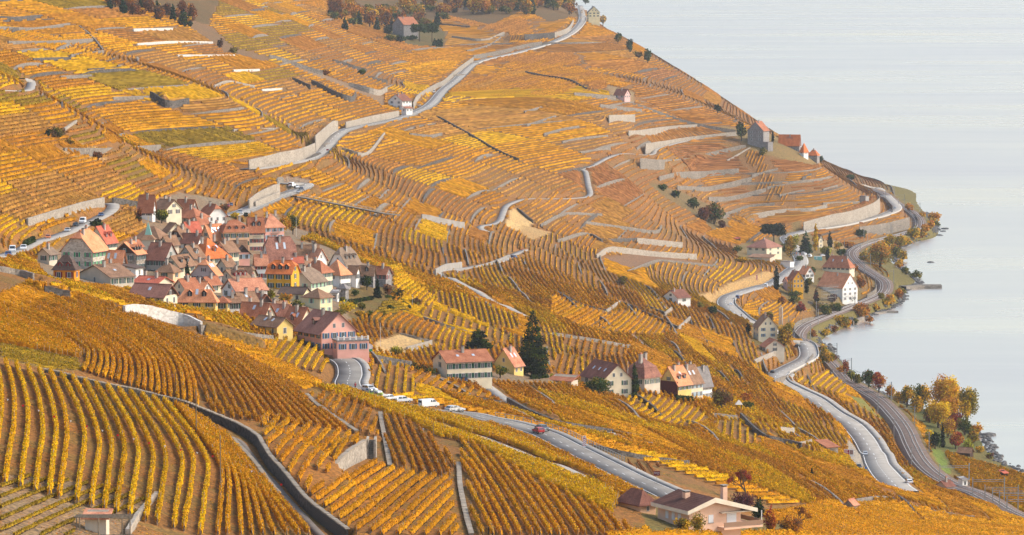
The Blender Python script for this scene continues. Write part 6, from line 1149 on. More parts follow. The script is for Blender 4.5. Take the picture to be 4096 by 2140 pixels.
# arched viaduct carrying the upper road
a,b_=idx(UP,1505,492),idx(UP,1748,398); seg=offset(UP[a:b_],4.4); L_=along(seg,0)[1]; nb=20; root=empty('arched_viaduct',seg[0]); o=seg[0]; bl=L_/nb
for i in range(nb):
    p=along(seg,i*bl)[0]-o; q=along(seg,(i+1)*bl)[0]-o; d=(q-p); ln=np.linalg.norm(d[:2]); d=d/ln; nn=np.array([d[1],-d[0],0]); m=MB(); H_=11.0; top=0.1; arch=[]; pw=ln*0.14
    for k in range(9): t=math.pi*k/8; arch.append((ln/2-math.cos(t)*(ln/2-pw),-2.2-(ln/2-pw)*0+math.sin(t)*min(2.0,ln/2-pw)-1.2))
    P2=[(0,top),(0,-H_),(pw,-H_)]+arch+[(ln-pw,-H_),(ln,-H_),(ln,top)]
    def w3(x,z,off): return tuple(p+d*x*1.0+nn*off+np.array([0,0,z]) - np.array([0,0,d[2]*x]) + np.array([0,0,(q-p)[2]*x/ln]))
    fr=[w3(x,z,0.3) for x,z in P2]; bk=[w3(x,z,-0.7) for x,z in P2]; n=len(P2); m.add(fr+bk,[tuple(range(n)),tuple(range(2*n-1,n-1,-1))]+[(k,(k+1)%n,n+(k+1)%n,n+k) for k in range(n)]); m.build('arch_bay',STONEL,root)
tag(root,'pale stone arched viaduct carrying the upper road','viaduct')
STC0=noise_mat('old_concrete',(0.10,0.085,0.07),(0.18,0.155,0.13),0.5,0.9)
def deck_path(px,wd,label,ph,nm='elevated_path'):
    W=np.array([pix(u,v) for u,v in px]); W[:,2]+=0.0; P=resample(catmull(W,2),2); P[:,2]=smooth1(P[:,2],8)+ph; o=P[0].copy(); root=empty(nm,o); strip('deck',P-o,(-wd/2,wd/2),STC0,0,root,0.6); n=int(along(P,0)[1]/7)
    for i in range(n+1):
        c=along(P,i*7)[0]-o; MB().box(c[0]-0.25,c[0]+0.25,c[1]-0.6,c[1]+0.6,c[2]-ph-4,c[2]-0.62).build('pier',CONC,root)
    m=MB()
    for e in (-1,1):
        Q=offset(P,e*wd/2*0.96,0)-o
        for c in Q[::2]: m.box(c[0]-0.05,c[0]+0.05,c[1]-0.05,c[1]+0.05,c[2],c[2]+1.0)
        for c,d in zip(Q[:-1],Q[1:]): m.tube((c[0],c[1],c[2]+1),(d[0],d[1],d[2]+1),0.05,n=4)
    m.build('railing',STEEL,root); tag(root,label,'bridge')
deck_path([(1175,800),(1240,815),(1318,832),(1381,844),(1459,858),(1537,874),(1590,886)],3.2,'long dark elevated walkway on piers right of the hairpin',2.6)
# steps in the foreground wall
C=pix(1484,1838); root=empty('stone_steps',C); s_=F/C[1]
for k in range(11): MB().box(-0.5,0.5,k*0.42,k*0.42+0.5,k*0.33-0.6,k*0.33).build('step',COPE,root)
for e in (-0.75,0.75): MB().box(e-0.22,e+0.22,-0.3,4.8,-0.6,4.0).build('side_wall',STONEL,root)
tag(root,'narrow stone steps between side walls in the vines','steps')
# coping stones on the near walls, rubble face of the path wall
cop=[MB().box(-0.5,0.5,-0.5,0.5,0,1).build('coping_stone',COPE).data for _ in range(1)]; [bpy.data.objects.remove(o) for o in list(bpy.data.objects) if o.name.startswith('coping_stone')]
for k,(ob,tp,Nn,ft,th) in NEARW.items():
    P=resample(np.c_[tp],0.62); T_=np.gradient(P[:,:2],axis=0)
    for i in range(len(P)):
        if i>=300: break
        n0=np.array([-T_[i,1],T_[i,0]]); n0/=np.linalg.norm(n0)+1e-9; sg=1 if np.dot(n0,Nn[min(len(Nn)-1,int(i/len(P)*len(Nn)))])>0 else -1; c=P[i,:2]+n0*sg*(th/2)
        o=inst('coping_stone',cop[0],ob,(c[0],c[1],P[i,2]-0.03),math.atan2(T_[i,1],T_[i,0])+random.uniform(-0.05,0.05),(0.57*random.uniform(0.85,1.0),th+0.22+random.uniform(-0.04,0.1),0.16+random.uniform(-0.03,0.05)))
ob,tp,Nn,ft,th=NEARW['W1']; r=np.random.default_rng(3); D=np.concatenate([[0],np.cumsum(np.hypot(*np.diff(ft[:,:2],axis=0).T))]); stv=[]
STC=[STONED,noise_mat('rubble_stone',(0.05,0.045,0.04),(0.15,0.13,0.11),1.5,0.95,0.4,6)]
sm=MB(); cnt=0
sq=MB().add([(-.5,0,-.5),(.5,0,-.5),(.5,0,.5),(-.5,0,.5),(-.36,-.5,-.34),(.36,-.5,-.34),(.36,-.5,.34),(-.36,-.5,.34)],[(4,5,6,7),(0,1,5,4),(1,2,6,5),(2,3,7,6),(3,0,4,7)]).build('stone',STC[1]); sme=sq.data; bpy.data.objects.remove(sq)
cand=[]
for j in range(9):
    x=0.0
    while x<D[-1]-0.5:
        wd=r.uniform(0.35,0.75); cand.append((x+wd/2,j,wd)); x+=wd+0.04
vis=[]
for x,j,wd in cand:
    c=np.array([np.interp(x,D,ft[:,k]) for k in range(3)]); zb=c[2]-0.18-j*0.27; gz=hgt(c[0],c[1]); i=min(len(Nn)-1,int(np.searchsorted(D,x)))
    if j*0.27>2.3: continue
    vis.append((c,zb,wd,Nn[i]))
vis.sort(key=lambda t:t[0][1])
for q,(c,zb,wd,n0) in enumerate(vis):
    ang=math.atan2(-n0[0],n0[1]); mtx=Matrix.Translation((c[0],c[1],zb))@Matrix.Rotation(ang,4,'Z')@Matrix.Diagonal((wd,0.16+r.random()*0.1,0.25,1))
    if q<300: o=inst('stone',sme,ob); o.matrix_local=mtx
    else: sm.add([tuple(mtx@Vector(v.co)) for v in sme.vertices],[tuple(p.vertices) for p in sme.polygons])
so_=sm.build('rubble_stones',STC[1],ob); so_['kind']='stuff'
# ---------------------------------------------------------------- vehicles
TYRE=flat('tyre',(0.02,0.02,0.02),0.9); HUB=flat('wheel_rim',(0.35,0.35,0.36),0.4,0.6); CGL=flat('car_glass',(0.02,0.025,0.03),0.08,0,0.8); LAMP=flat('headlight',(0.7,0.7,0.68),0.2); TAIL=flat('tail_light',(0.4,0.02,0.02),0.3)
def car_meshes(kind):
    L_,W_,H_={'car':(4.2,1.75,1.48),'suv':(4.5,1.85,1.72),'van':(5.0,1.95,2.15),'small':(3.6,1.65,1.5)}[kind]
    pr={'car':[(-.5,.3),(-.5,.62),(-.44,.66),(-.33,.95),(-.08,1),(.10,.98),(.24,.68),(.46,.58),(.5,.48),(.5,.3)],'suv':[(-.5,.28),(-.49,.62),(-.45,.96),(-.1,1),(.08,.98),(.22,.66),(.46,.58),(.5,.46),(.5,.28)],'van':[(-.5,.22),(-.5,.97),(-.46,1),(.22,1),(.36,.62),(.48,.52),(.5,.4),(.5,.22)],'small':[(-.5,.3),(-.49,.62),(-.42,.94),(-.2,1),(.1,.97),(.26,.66),(.45,.56),(.5,.45),(.5,.3)]}[kind]
    def side(z): return 0.5 if z<0.62 else 0.5-0.09*(z-0.62)/0.38
    n=len(pr); V=[(x*L_,-side(z)*W_,z*H_) for x,z in pr]+[(x*L_,side(z)*W_,z*H_) for x,z in pr]; b=MB().add(V,[tuple(range(n-1,-1,-1)),tuple(range(n,2*n))]+[(i,(i+1)%n,n+(i+1)%n,n+i) for i in range(n)])
    g=MB(); top=[(x,z) for x,z in pr if z>0.6]
    xs=[x for x,z in pr if z>=0.9]; xa,xb=min(xs)*L_,max(xs)*L_
    for sd in (-1,1):
        y0=sd*(0.5*W_+0.012); y1=sd*((0.5-0.075)*W_+0.012); lo,hi=0.67*H_,0.92*H_
        x0=-0.38*L_ if kind!='van' else 0.0
        for (p,q) in ((x0,(x0+xb)/2-0.04),((x0+xb)/2+0.04,xb+0.28)): g.add([(p,y0,lo),(q+0.16 if q>xb else q,y0,lo),(q-0.1 if q>xb else q,y1,hi),(p+0.12,y1,hi)],[(0,1,2,3)])
    fi=[i for i in range(n-1) if pr[i][1]>0.9 and pr[i+1][1]<0.75]; 
    for i in fi:
        (xa_,za),(xb_,zb)=pr[i],pr[i+1]; e=0.015
        def pt(t,y): x=xa_+(xb_-xa_)*t; z=za+(zb-za)*t; return (x*L_+e,y*side(z)*W_*0.86/0.5*1.0,z*H_+e)
        g.add([pt(.08,-.5),pt(.08,.5),pt(.92,.5),pt(.92,-.5)],[(0,1,2,3)])
    ri=[i for i in range(n-1) if pr[i][1]<0.75 and pr[i+1][1]>0.9]
    for i in ri:
        (xa_,za),(xb_,zb)=pr[i],pr[i+1]
        def pt(t,y): x=xa_+(xb_-xa_)*t; z=za+(zb-za)*t; return (x*L_-0.015,y*side(z)*W_*0.86/0.5,z*H_+0.01)
        t0=0.15 if kind!='van' else 0.55; g.add([pt(t0,-.5),pt(t0,.5),pt(.9,.5),pt(.9,-.5)],[(0,1,2,3)])
    wh=MB().tube((0,-0.1,0),(0,0.1,0),0.32,n=12); rm_=MB().tube((0,-0.115,0),(0,0.115,0),0.18,n=8); hl=MB().box(0.5*L_-0.04,0.5*L_+0.02,-0.2,0.2,0.42*H_,0.5*H_); tl=MB().box(-0.5*L_-0.02,-0.5*L_+0.03,-0.14,0.14,0.48*H_,0.6*H_)
    out={}
    for nm,mb,mt in (('body',b,None),('windows',g,CGL),('wheel',wh,TYRE),('rim',rm_,HUB),('headlight',hl,LAMP),('tail_light',tl,TAIL)):
        o=mb.build(nm,mt or flat('car_paint',(0.5,0.5,0.5))); out[nm]=o.data; bpy.data.objects.remove(o)
    return out,L_,W_,H_
CM={k:car_meshes(k) for k in('car','suv','van','small')}; PAINTS=dict(white=(0.72,0.71,0.69),silver=(0.42,0.43,0.44),grey=(0.10,0.105,0.11),black=(0.015,0.016,0.018),red=(0.42,0.012,0.015),blue=(0.03,0.07,0.18),lime=(0.45,0.55,0.05),orange=(0.6,0.16,0.03),navy=(0.02,0.03,0.06),teal=(0.12,0.40,0.38))
BODY={}
def car(kind,u,v,dpx,color,label,group=None,road_=None,cat='car'):
    me,L_,W_,H_=CM[kind]; C=pix(u,v); q=pix(u+dpx[0],v+dpx[1]); d=q[:2]-C[:2]; rz=math.atan2(d[1],d[0])
    if road_ is not None:
        i=idx(road_,u,v); C=road_[i].copy(); t=road_[min(i+2,len(road_)-1)]-road_[max(i-2,0)]; rz=math.atan2(t[1],t[0])+(math.pi if dpx=='rev' or (not isinstance(dpx,str) and dpx[0]<-900) else 0); C[2]+=0.14
        uu=np.array(pix(u,v)[:2]); lat=(uu-C[:2]); tn=t[:2]/np.linalg.norm(t[:2]); lat=lat-tn*np.dot(lat,tn); m=np.linalg.norm(lat); C[:2]+=lat*min(1,3.0/max(m,1e-6))
    else: C[2]=hgt(C[0],C[1])+0.12
    root=empty('delivery_van' if kind=='van' else 'car',C,rz); k=(kind,color)
    if k not in BODY:
        b=me['body'].copy(); b.materials.clear(); b.materials.append(flat('car_paint_'+color,PAINTS[color],0.3,0.1,0.5)); BODY[k]=b
    inst('body',BODY[k],root); inst('windows',me['windows'],root)
    for x in (-0.31,0.31):
        for y in (-1,1): w_=inst('wheel',me['wheel'],root,(x*L_,y*(W_/2-0.1),0.32)); inst('rim',me['rim'],w_)
    for y in (-1,1): inst('headlight',me['headlight'],root,(0,y*W_*0.34,0)); inst('tail_light',me['tail_light'],root,(0,y*W_*0.38,0))
    tag(root,label,'van' if kind=='van' else cat,group); return root
PG='vehicles parked along the main road'
car('car',2150,1722,(-9,0),'grey','dark grey saloon on the main road behind the red car',road_=NR)
car('small',2162,1742,(-999,0),'red','small red hatchback on the main road',road_=NR)
for k,u,v,c,l in [('suv',1444,1556,'white','white car with red sign parked at the road bend'),('car',1467,1572,'silver','silver car second in the line parked by the road'),('small',1492,1581,'lime','lime green small car parked by the road'),('car',1542,1597,'white','white car parked after the lime green one'),('car',1592,1611,'white','white car half hidden behind the crest vines'),('suv',1636,1621,'white','white off-roader with dark windows parked by the road'),('van',1692,1633,'white','white van parked by the road'),('car',1770,1646,'silver','silver car parked right of the white van'),('car',1846,1656,'white','last white car of the parked line')]: car(k,u,v,(9,0),c,l,PG,road_=NR)
car('suv',1857,1532,(10,14),'navy','dark blue car in the yard of the white villa')
for k,u,v,c,l,d in [('van',1168,748,'white','white van at the hairpin parking','HP'),('car',1187,754,'white','white car at the hairpin parking',''),('car',1205,762,'navy','dark blue car at the hairpin bend',''),('car',1193,774,'silver','silver car with cyclist rack at the hairpin',''),('suv',961,858,'silver','silver car driving into the village',''),('car',922,826,'blue','blue car parked above the village road',''),('small',910,832,'red','red car parked above the village road','')]: car(k,u,v,(-12,14) if v>770 or u<1000 else (14,6),c,l)
for k,u,v,c,l in [('car',270,930,'silver','silver car on the lane above the village'),('car',303,908,'black','black car on the lane above the village'),('van',331,896,'white','white van on the lane above the village'),('car',405,868,'blue','blue-grey car at the top of the lane'),('van',50,1013,'white','white van at the far left parking'),('suv',94,1003,'white','white car beside the dark hedge'),('car',33,1027,'blue','pale blue car at the far left edge'),('small',192,957,'orange','orange car on the lower lane')]: car(k,u,v,(-14,9),c,l)
car('van',1736,372,(-14,16),'white','white van on the upper road'); car('car',1679,428,(14,-18),'silver','silver car on the upper road near the white villa'); car('suv',2261,134,(14,-8),'white','white car high on the upper road'); car('car',2324,24,(4,-12),'black','dark car at the very top of the upper road')
for k,u,v,c,l,d in [('car',3190,1388,'black','black car in the lake road bend',(14,-8)),('car',3090,1494,'black','black car on the lower lake road',(14,-6)),('car',3461,1822,'silver','silver car on the lake road near the billboard',(10,30)),('car',3636,1936,'white','white car at the station road end',(-20,-8)),('car',3434,1876,'black','dark car parked by the lake road',(14,14)),('car',3580,836,'silver','silver car on the headland bend',(-14,8)),('van',3064,1150,'white','white van by the hamlet entrance',(16,-8)),('van',3216,1022,'white','white van at the hamlet works',(16,2)),('van',3240,1030,'white','second white van at the hamlet works',(16,2)),('car',3292,1026,'white','white car at the hamlet works',(16,2)),('car',3190,1012,'silver','silver car at the hamlet works',(16,2)),('van',2950,1196,'blue','blue van by the hamlet road bend',(10,-8)),('car',2922,1222,'white','white car on the hamlet road bend',(6,12)),('small',2056,1034,'blue','blue farm vehicle on the curving farm path',(12,4))]: car(k,u,v,d,c,l)
# ---------------------------------------------------------------- posts, masts, signs
def pole(u,v,vt,label,name='pole',mat=POST,r=0.11,lamp=None,cat='pole',group=None):
    C=pix(u,v); s=F/C[1]; h=(v-vt)/s; root=empty(name,C); MB().tube((0,0,-0.8),(0,0,h),r,r*0.7,n=6).build('post',mat,root)
    if lamp: MB().tube((0,0,h-0.5),(-0.6,0,h-0.35),0.03).box(-0.8,-0.4,-0.15,0.15,h-1.0,h-0.45).build('lantern',flat('lantern',(0.30,0.12,0.05),0.5),root)
    tag(root,label,cat,group); return root,h
pole(703,1597,1487,'black lamp post on the dark path wall','lamp_post',flat('black_iron',(0.02,0.02,0.02),0.5),0.09,1,'lamp post')
pole(785,1737,1550,'wooden pole standing behind the path wall','wooden_pole',POST,0.12); pole(882,1968,1735,'wooden pole in the steep rows left of the path','wooden_pole',POST,0.12)
pole(1475,1452,1356,'flagpole at the corner of the pink terrace','flagpole',FRAME,0.06,cat='flagpole'); pole(1185,948,864,'white flagpole on the village terrace','flagpole',FRAME,0.07,cat='flagpole'); pole(1522,1405,1290,'tall white pole in the garden below the village','flagpole',FRAME,0.06,cat='flagpole'); pole(1922,1402,1352,'white pole beside the cedar','flagpole',FRAME,0.06,cat='flagpole'); pole(2511,1575,1444,'white flagpole before the mansard house','flagpole',FRAME,0.07,cat='flagpole'); pole(1650,1230,1180,'white pole among the garden hedges','flagpole',FRAME,0.06,cat='flagpole'); pole(1733,1750,1690,'wooden post on the bright crest','wooden_pole',POST,0.1); pole(1955,2135,2106,'short dark post at the bottom edge','wooden_pole',STEM,0.15); pole(3045,1112,1040,'street lamp pole above the lake road','lamp_post',STEEL,0.09,cat='lamp post'); pole(3054,575,512,'flagpole beside the tower house','flagpole',FRAME,0.07,cat='flagpole')
C=pix(1475,1452); s_=F/C[1]; m=MB(); zt=(1452-1372)/s_
m.add([(0.05,0,zt),(1.1,0.1,zt-0.6),(1.0,0.15,zt-2.0),(0.08,0,zt-2.2)],[(0,1,2,3)],0).add([(0.08,-0.02,zt-1.6),(1.0,0.12,zt-1.5),(1.0,0.13,zt-2.05),(0.08,-0.02,zt-2.25)],[(0,1,2,3)],1); root=m.build('flag',[flat('white_cloth',(0.7,0.7,0.68),0.9),flat('green_cloth',(0.03,0.28,0.12),0.9)]); root.location=C; tag(root,'white and green flag hanging at the pink terrace','flag')
# steel fence-like catenary masts of the railway
Lr=along(RW,0)[1]; D_=np.arange(10,Lr-20,46); MG='railway catenary masts'
uu_=[]
for k,d in enumerate(D_):
    p=along(RW,d)[0]; q=along(RW,min(d+3,Lr))[0]; t=(q-p)[:2]; t/=np.linalg.norm(t); nn=np.array([t[1],-t[0]]); portal=d<260
    u,v=proj(*p)
    if u>4150 or v>2200: continue
    root=empty('catenary_mast',p,math.atan2(nn[1],nn[0])); H_=8.5
    sides=(-1,1) if portal else ((1,) if k%2 else (-1,))
    for sd in sides: MB().box(sd*5.8-0.16,sd*5.8+0.16,-0.16,0.16,-1,H_).build('mast',STEEL,root)
    if portal: MB().tube((-5.8,0,7.6),(5.8,0,7.6),0.1,n=4).tube((-5.8,0,7.0),(5.8,0,7.0),0.1,n=4).build('beam',STEEL,root)
    else: MB().tube((sides[0]*5.8,0,7.4),(-sides[0]*2.6,0,6.9),0.08,n=4).tube((sides[0]*5.8,0,8.3),(-sides[0]*1.5,0,6.95),0.05,n=4).build('cantilever',STEEL,root)
    tag(root,'steel overhead-line portal spanning both tracks near the station' if portal else 'single steel overhead-line mast beside the lakeside tracks','mast',MG+(' portals' if portal else ''))
wm=MB()
for a in (-2.25,2.25):
    Q=offset(RW[::6],a,6.3); o=Q[0]
    for c,d in zip(Q[:-1],Q[1:]): wm.tube(tuple(c),tuple(d),0.03,n=3,cap=False)
wr_=wm.build('overhead_wire',FASC); tag(wr_,'thin overhead wires running above the railway tracks','wire')
# road signs
def sign(u,v,vt,w,h,cols,label,nm='road_sign',text=None,tcol=None):
    C=pix(u,v); s=F/C[1]; H_=(v-vt)/s; root=empty(nm,C,-math.atan2(C[0],C[1])); MB().tube((0,0,-0.5),(0,0,H_),0.05,n=6).build('post',STEEL,root)
    W_,h_=w/s,h/s; MB().box(-W_/2,W_/2,-0.08,-0.03,H_-h_,H_).build('panel',flat('sign_'+nm,cols,0.5),root)
    if text:
        for tx,sz,dz,dx in text:
            c=bpy.data.curves.new('t','FONT'); c.body=tx; c.size=sz/s; c.align_x='CENTER'; c.align_y='CENTER'; c.extrude=0.005; o=bpy.data.objects.new('lettering',c); COL.objects.link(o); dg=bpy.context.evaluated_depsgraph_get(); me=bpy.data.meshes.new_from_object(o.evaluated_get(dg)); bpy.data.objects.remove(o); me.materials.append(flat('letters',tcol or (0.75,0.75,0.72),0.6)); o=inst('lettering',me,root,(dx/s,-0.095,H_-h_/2+dz/s)); o.rotation_euler=(math.pi/2,0,0)
    tag(root,label,'sign'); return root,s,H_,W_,h_
sign(2627,1942,1883,26,19,(0.16,0.02,0.025),'brown village sign reading Epesses beside the main road','place_sign',[('Epesses',7,2.5,0),('1071',4,-5,5)])
root,s,H_,W_,h_=sign(2337,1796,1742,13,46,(0.72,0.70,0.68),'white and red chevron sign column with warning triangle','warning_sign')
for k in range(4): MB().add([(-W_/2,-0.09,H_-h_+0.25+k*0.5),(0,-0.09,H_-h_+0.45+k*0.5),(W_/2,-0.09,H_-h_+0.25+k*0.5),(W_/2,-0.09,H_-h_+0.42+k*0.5),(0,-0.09,H_-h_+0.62+k*0.5),(-W_/2,-0.09,H_-h_+0.42+k*0.5)],[(0,1,4,5),(1,2,3,4)]).build('chevron',flat('sign_red',(0.5,0.02,0.03),0.5),root)
MB().add([(-0.32,-0.1,H_-0.62),(0.32,-0.1,H_-0.62),(0,-0.1,H_-0.05)],[(0,1,2)]).build('triangle',flat('sign_red',(0.5,0.02,0.03),0.5),root); MB().add([(-0.18,-0.11,H_-0.55),(0.18,-0.11,H_-0.55),(0,-0.11,H_-0.22)],[(0,1,2)]).build('triangle_field',flat('sign_white',(0.72,0.70,0.68),0.5),root)
root,s,H_,W_,h_=sign(3395,1836,1796,38,30,(0.70,0.69,0.67),'white billboard with a dark red poster beside the lake road','billboard')
MB().add([(-W_*0.47,-0.09,H_-h_*0.75),(W_*0.05,-0.09,H_-h_*0.75),(W_*0.05,-0.09,H_-h_*0.08),(-W_*0.47,-0.09,H_-h_*0.08)],[(0,1,2,3)]).build('poster',flat('poster_red',(0.30,0.01,0.04),0.6),root); MB().add([(W_*0.1,-0.09,H_-h_*0.7),(W_*0.45,-0.09,H_-h_*0.7),(W_*0.45,-0.09,H_-h_*0.12),(W_*0.1,-0.09,H_-h_*0.12)],[(0,1,2,3)]).build('picture',noise_mat('poster_picture',(0.12,0.05,0.05),(0.4,0.25,0.2),3),root)
for k,wd in enumerate((0.36,0.3,0.4)): MB().add([(-W_*0.43,-0.1,H_-h_*(0.22+k*0.14)),(-W_*0.43+W_*wd,-0.1,H_-h_*(0.22+k*0.14)),(-W_*0.43+W_*wd,-0.1,H_-h_*(0.17+k*0.14)),(-W_*0.43,-0.1,H_-h_*(0.17+k*0.14))],[(0,1,2,3)]).build('text_line',flat('sign_white',(0.72,0.70,0.68),0.5),root)
sign(1343,1200,1155,10,10,(0.55,0.02,0.09),'small red sign at the village edge below the white houses','shop_sign')
sign(1180,641,627,15,8,(0.25,0.02,0.03),'dark red board beside the broad pale wall','brown_board'); sign(1310,610,596,10,6,(0.25,0.02,0.03),'dark red board at the climbing road bend','brown_board')
sign(1474,1452,1432,12,11,(0.65,0.2,0.2),'red-edged warning triangle by the road bend','warning_sign'); sign(1491,1556,1533,8,12,(0.65,0.62,0.6),'white and red road sign by the parked cars','road_sign'); sign(1744,1612,1603,8,12,(0.05,0.22,0.55),'blue parking sign above the parked cars','parking_sign')
for u,v in ((3578,1850),(3622,1902),(3632,1902)): sign(u,v,v-12,7,8,(0.03,0.18,0.5),'small blue square sign beside the lake road pavement','blue_sign')['group' if False else 0]['group']='blue signs by the lake road'
sign(3463,1880,1868,7,9,(0.03,0.18,0.5),'blue sign on the parked side of the lake road','blue_sign')
sign(3027,1120,1100,6,30,(0.65,0.3,0.28),'red and white chevron post at the hamlet road','warning_sign'); sign(1693,1730,1712,7,8,(0.6,0.6,0.58),'small white plate on a post by the crest','plate_sign'); sign(1894,1722,1702,8,8,(0.6,0.6,0.58),'white plate sign above the lower farm track','plate_sign')
# pennants strung across the foreground vines
RED=flat('red_cloth',(0.62,0.01,0.015),0.8); WHT=flat('white_cloth2',(0.72,0.70,0.66),0.8)
pts=[]
for i,(u,v) in enumerate([(0,1590),(31,1599),(92,1622),(155,1643),(217,1666),(283,1685),(347,1705),(410,1723),(471,1740),(535,1756),(597,1771),(660,1785),(723,1799),(789,1812),(851,1824),(1007,1886),(1125,1938)]):
    g=pix(u,v+62); dx,dy,dz=ray(u,v); Y=g[1]; pts.append((np.array([dx/dy*Y,Y,H+dz/dy*Y]),i))
o=pts[0][0]; root=empty('pennant_line',o); m=MB()
for (a,_),(b,_) in zip(pts,pts[1:]): m.tube(tuple(a-o),tuple(b-o),0.012,n=3,cap=False)
m.build('cord',FASC,root)
for p,i in pts[1:]:
    c=p-o; s=0.17
    if i%2==0: MB().add([(c[0]-s,c[1],c[2]+s*0.7),(c[0]+s,c[1]-0.05,c[2]+s),(c[0]+s*0.9,c[1],c[2]-s),(c[0]-s,c[1]-0.05,c[2]-s)],[(0,1,2,3)]).build('pennant',RED,root)
    else: MB().add([(c[0]-s,c[1],c[2]+s),(c[0]+s,c[1],c[2]+s*0.6),(c[0]-s*0.1,c[1]-0.05,c[2]-s)],[(0,1,2)]).build('pennant',WHT,root)
tag(root,'string of small red and white bird-scaring pennants over the foreground vines','pennant line')
# pergola of logs at the bottom left
C=pix(395,2140); s_=F/C[1]; root=empty('log_pergola',C); LOG=noise_mat('grey_logs',(0.14,0.11,0.075),(0.26,0.21,0.15),4,0.9)
for x in (-2.9,-2.5,0.1,3.4,4.5): MB().tube((x,-1.2,-0.6),(x,-1.2,2.7),0.09,n=6).build('post',LOG,root)
for y in (-1.6,-0.9,-0.2,0.5): MB().tube((-3.2,y,2.75),(4.9,y-0.1,2.75+0.1*y),0.08,n=6).build('beam',LOG,root)
MB().tube((-3.0,-1.25,0.15),(5.0,-1.25,0.25),0.07,n=6).build('rail',LOG,root); tag(root,'log pergola around the grey hut at bottom left','pergola')
rw=make_wall(wall_line([(520,2150),(560,2085),(600,2030),(635,1985)]),[1.2,1.3,1.0,0.7],STONEL,0.6,None,False); tag(rw[0],'pale curved stone wall right of the log pergola','wall')
# scaffold on the renovated house
C=pix(3300,1205); s_=F/C[1]; root=empty('scaffolding',C,math.radians(46)-math.pi/2+0.0); Lx=14; m=MB()
for x in np.arange(0,Lx+0.1,2.3):
    for y in (0,-1.0): m.tube((x-3,y,-1),(x-3,y,9.5),0.06,n=4)
for z in (2,4,6,8): 
    for y in (0,-1.0): m.tube((-3,y,z),(Lx-3,y,z),0.05,n=4)
m.build('tubes',STEEL,root)
for z in (2,4,6,8): MB().box(-3,Lx-3,-1,0,z-0.06,z).build('platform',POST,root)
MB().box(-3,Lx-3,-1.08,-1.06,0,9.3).build('netting',flat('grey_net',(0.42,0.44,0.46),0.9),root) if False else None
root.rotation_euler=(0,0,math.radians(46)+math.pi/2*0); tag(root,'steel scaffolding along the salmon roofed lakeside house','scaffolding')
# works container, garden pavilion, steel columns
C=pix(3272,1040); root=MB().box(-2.6,2.6,-1.2,1.2,-0.3,2.4).box(-2.7,2.7,-1.3,1.3,2.4,2.5,1).box(-1.5,-0.5,-1.23,-1.2,0.8,1.8,1).build('works_container',[flat('teal_paint',(0.18,0.45,0.42),0.6),flat('container_trim',(0.6,0.6,0.58),0.6)]); root.location=C; tag(root,'teal works container beside the white vans','container')
C=pix(3123,1300); s_=F/C[1]; root=empty('steel_columns',C)
for k,(x,h_) in enumerate(((-0.8,9.5),(0.0,10.5),(0.8,9.8))): MB().tube((x,0,-1),(x,0,h_),0.3,0.28,n=10).build('column',flat('bright_steel',(0.5,0.5,0.5),0.35,0.8),root)
tag(root,'three tall slim steel columns above the lake road','columns')
C=pix(2955,1640); root=empty('garden_pavilion',C); m=MB()
for x in (-0.9,0.9):
    for y in (-0.9,0.9): m.box(x-0.08,x+0.08,y-0.08,y+0.08,-0.5,2.0)
m.build('posts',POST,root); MB().add([(-1.3,-1.3,2),(1.3,-1.3,2),(1.3,1.3,2),(-1.3,1.3,2),(0,0,3.6)],[(0,1,4),(1,2,4),(2,3,4),(3,0,4)]).build('roof',flat('pale_canvas',(0.6,0.55,0.48),0.8),root); tag(root,'small garden pavilion with pointed pale roof','pavilion')
# shore rocks, jetties
def rock_mesh(seed):
    r=np.random.default_rng(seed); m=MB(); th=np.linspace(0,2*math.pi,7,endpoint=False); V=[]
    for z,rr in ((-0.4,0.9),(0.1,1.0),(0.5,0.7)): V+=[(math.cos(t)*rr*r.uniform(.7,1.2),math.sin(t)*rr*r.uniform(.7,1.2),z+r.normal(0,.08)) for t in th]
    V.append((0.1,0,0.75)); Fs=[]
    for k in range(2): Fs+=[(k*7+i,k*7+(i+1)%7,(k+1)*7+(i+1)%7,(k+1)*7+i) for i in range(7)]
    Fs+=[(14+i,14+(i+1)%7,21) for i in range(7)]; return V,Fs
ROCK=noise_mat('shore_rock',(0.05,0.048,0.045),(0.16,0.15,0.14),1.2,0.85,0.5,4); rk=MB(); r=np.random.default_rng(9)
SHORE=[(4100,1887),(4000,1850),(3940,1740),(3905,1748),(3860,1700),(3600,1612),(3455,1543),(3400,1506),(3350,1456),(3324,1394),(3256,1359),(3290,1335),(3312,1324),(3360,1310),(3401,1291),(3449,1274),(3496,1259),(3560,1235),(3603,1211),(3612,1190),(3609,1169),(3680,1131),(3651,1110),(3615,1086),(3580,1040),(3573,1003),(3609,988),(3651,967),(3698,948),(3746,929),(3743,902),(3700,850)]
for (a,b) in zip(SHORE,SHORE[1:]):
    A,B=np.array(at_z(*a,0)),np.array(at_z(*b,0)); n=int(np.linalg.norm(B-A)/1.1)
    for k in range(n):
        c=A+(B-A)*(k/n)+r.normal(0,1.3,2); V,Fs=rock_mesh(int(r.integers(6))); s=r.uniform(0.5,1.5); an=r.random()*6.28; ca,sa=math.cos(an),math.sin(an); z=max(0,float(hgt(*c)))-0.1
        if z<3: rk.add([(c[0]+(x*ca-y*sa)*s,c[1]+(x*sa+y*ca)*s,z+zz*s) for x,y,zz in V],Fs)
o=rk.build('shore_rocks',ROCK); o['kind']='stuff'; tag(o,'dark boulders lining the lake shore','rocks')
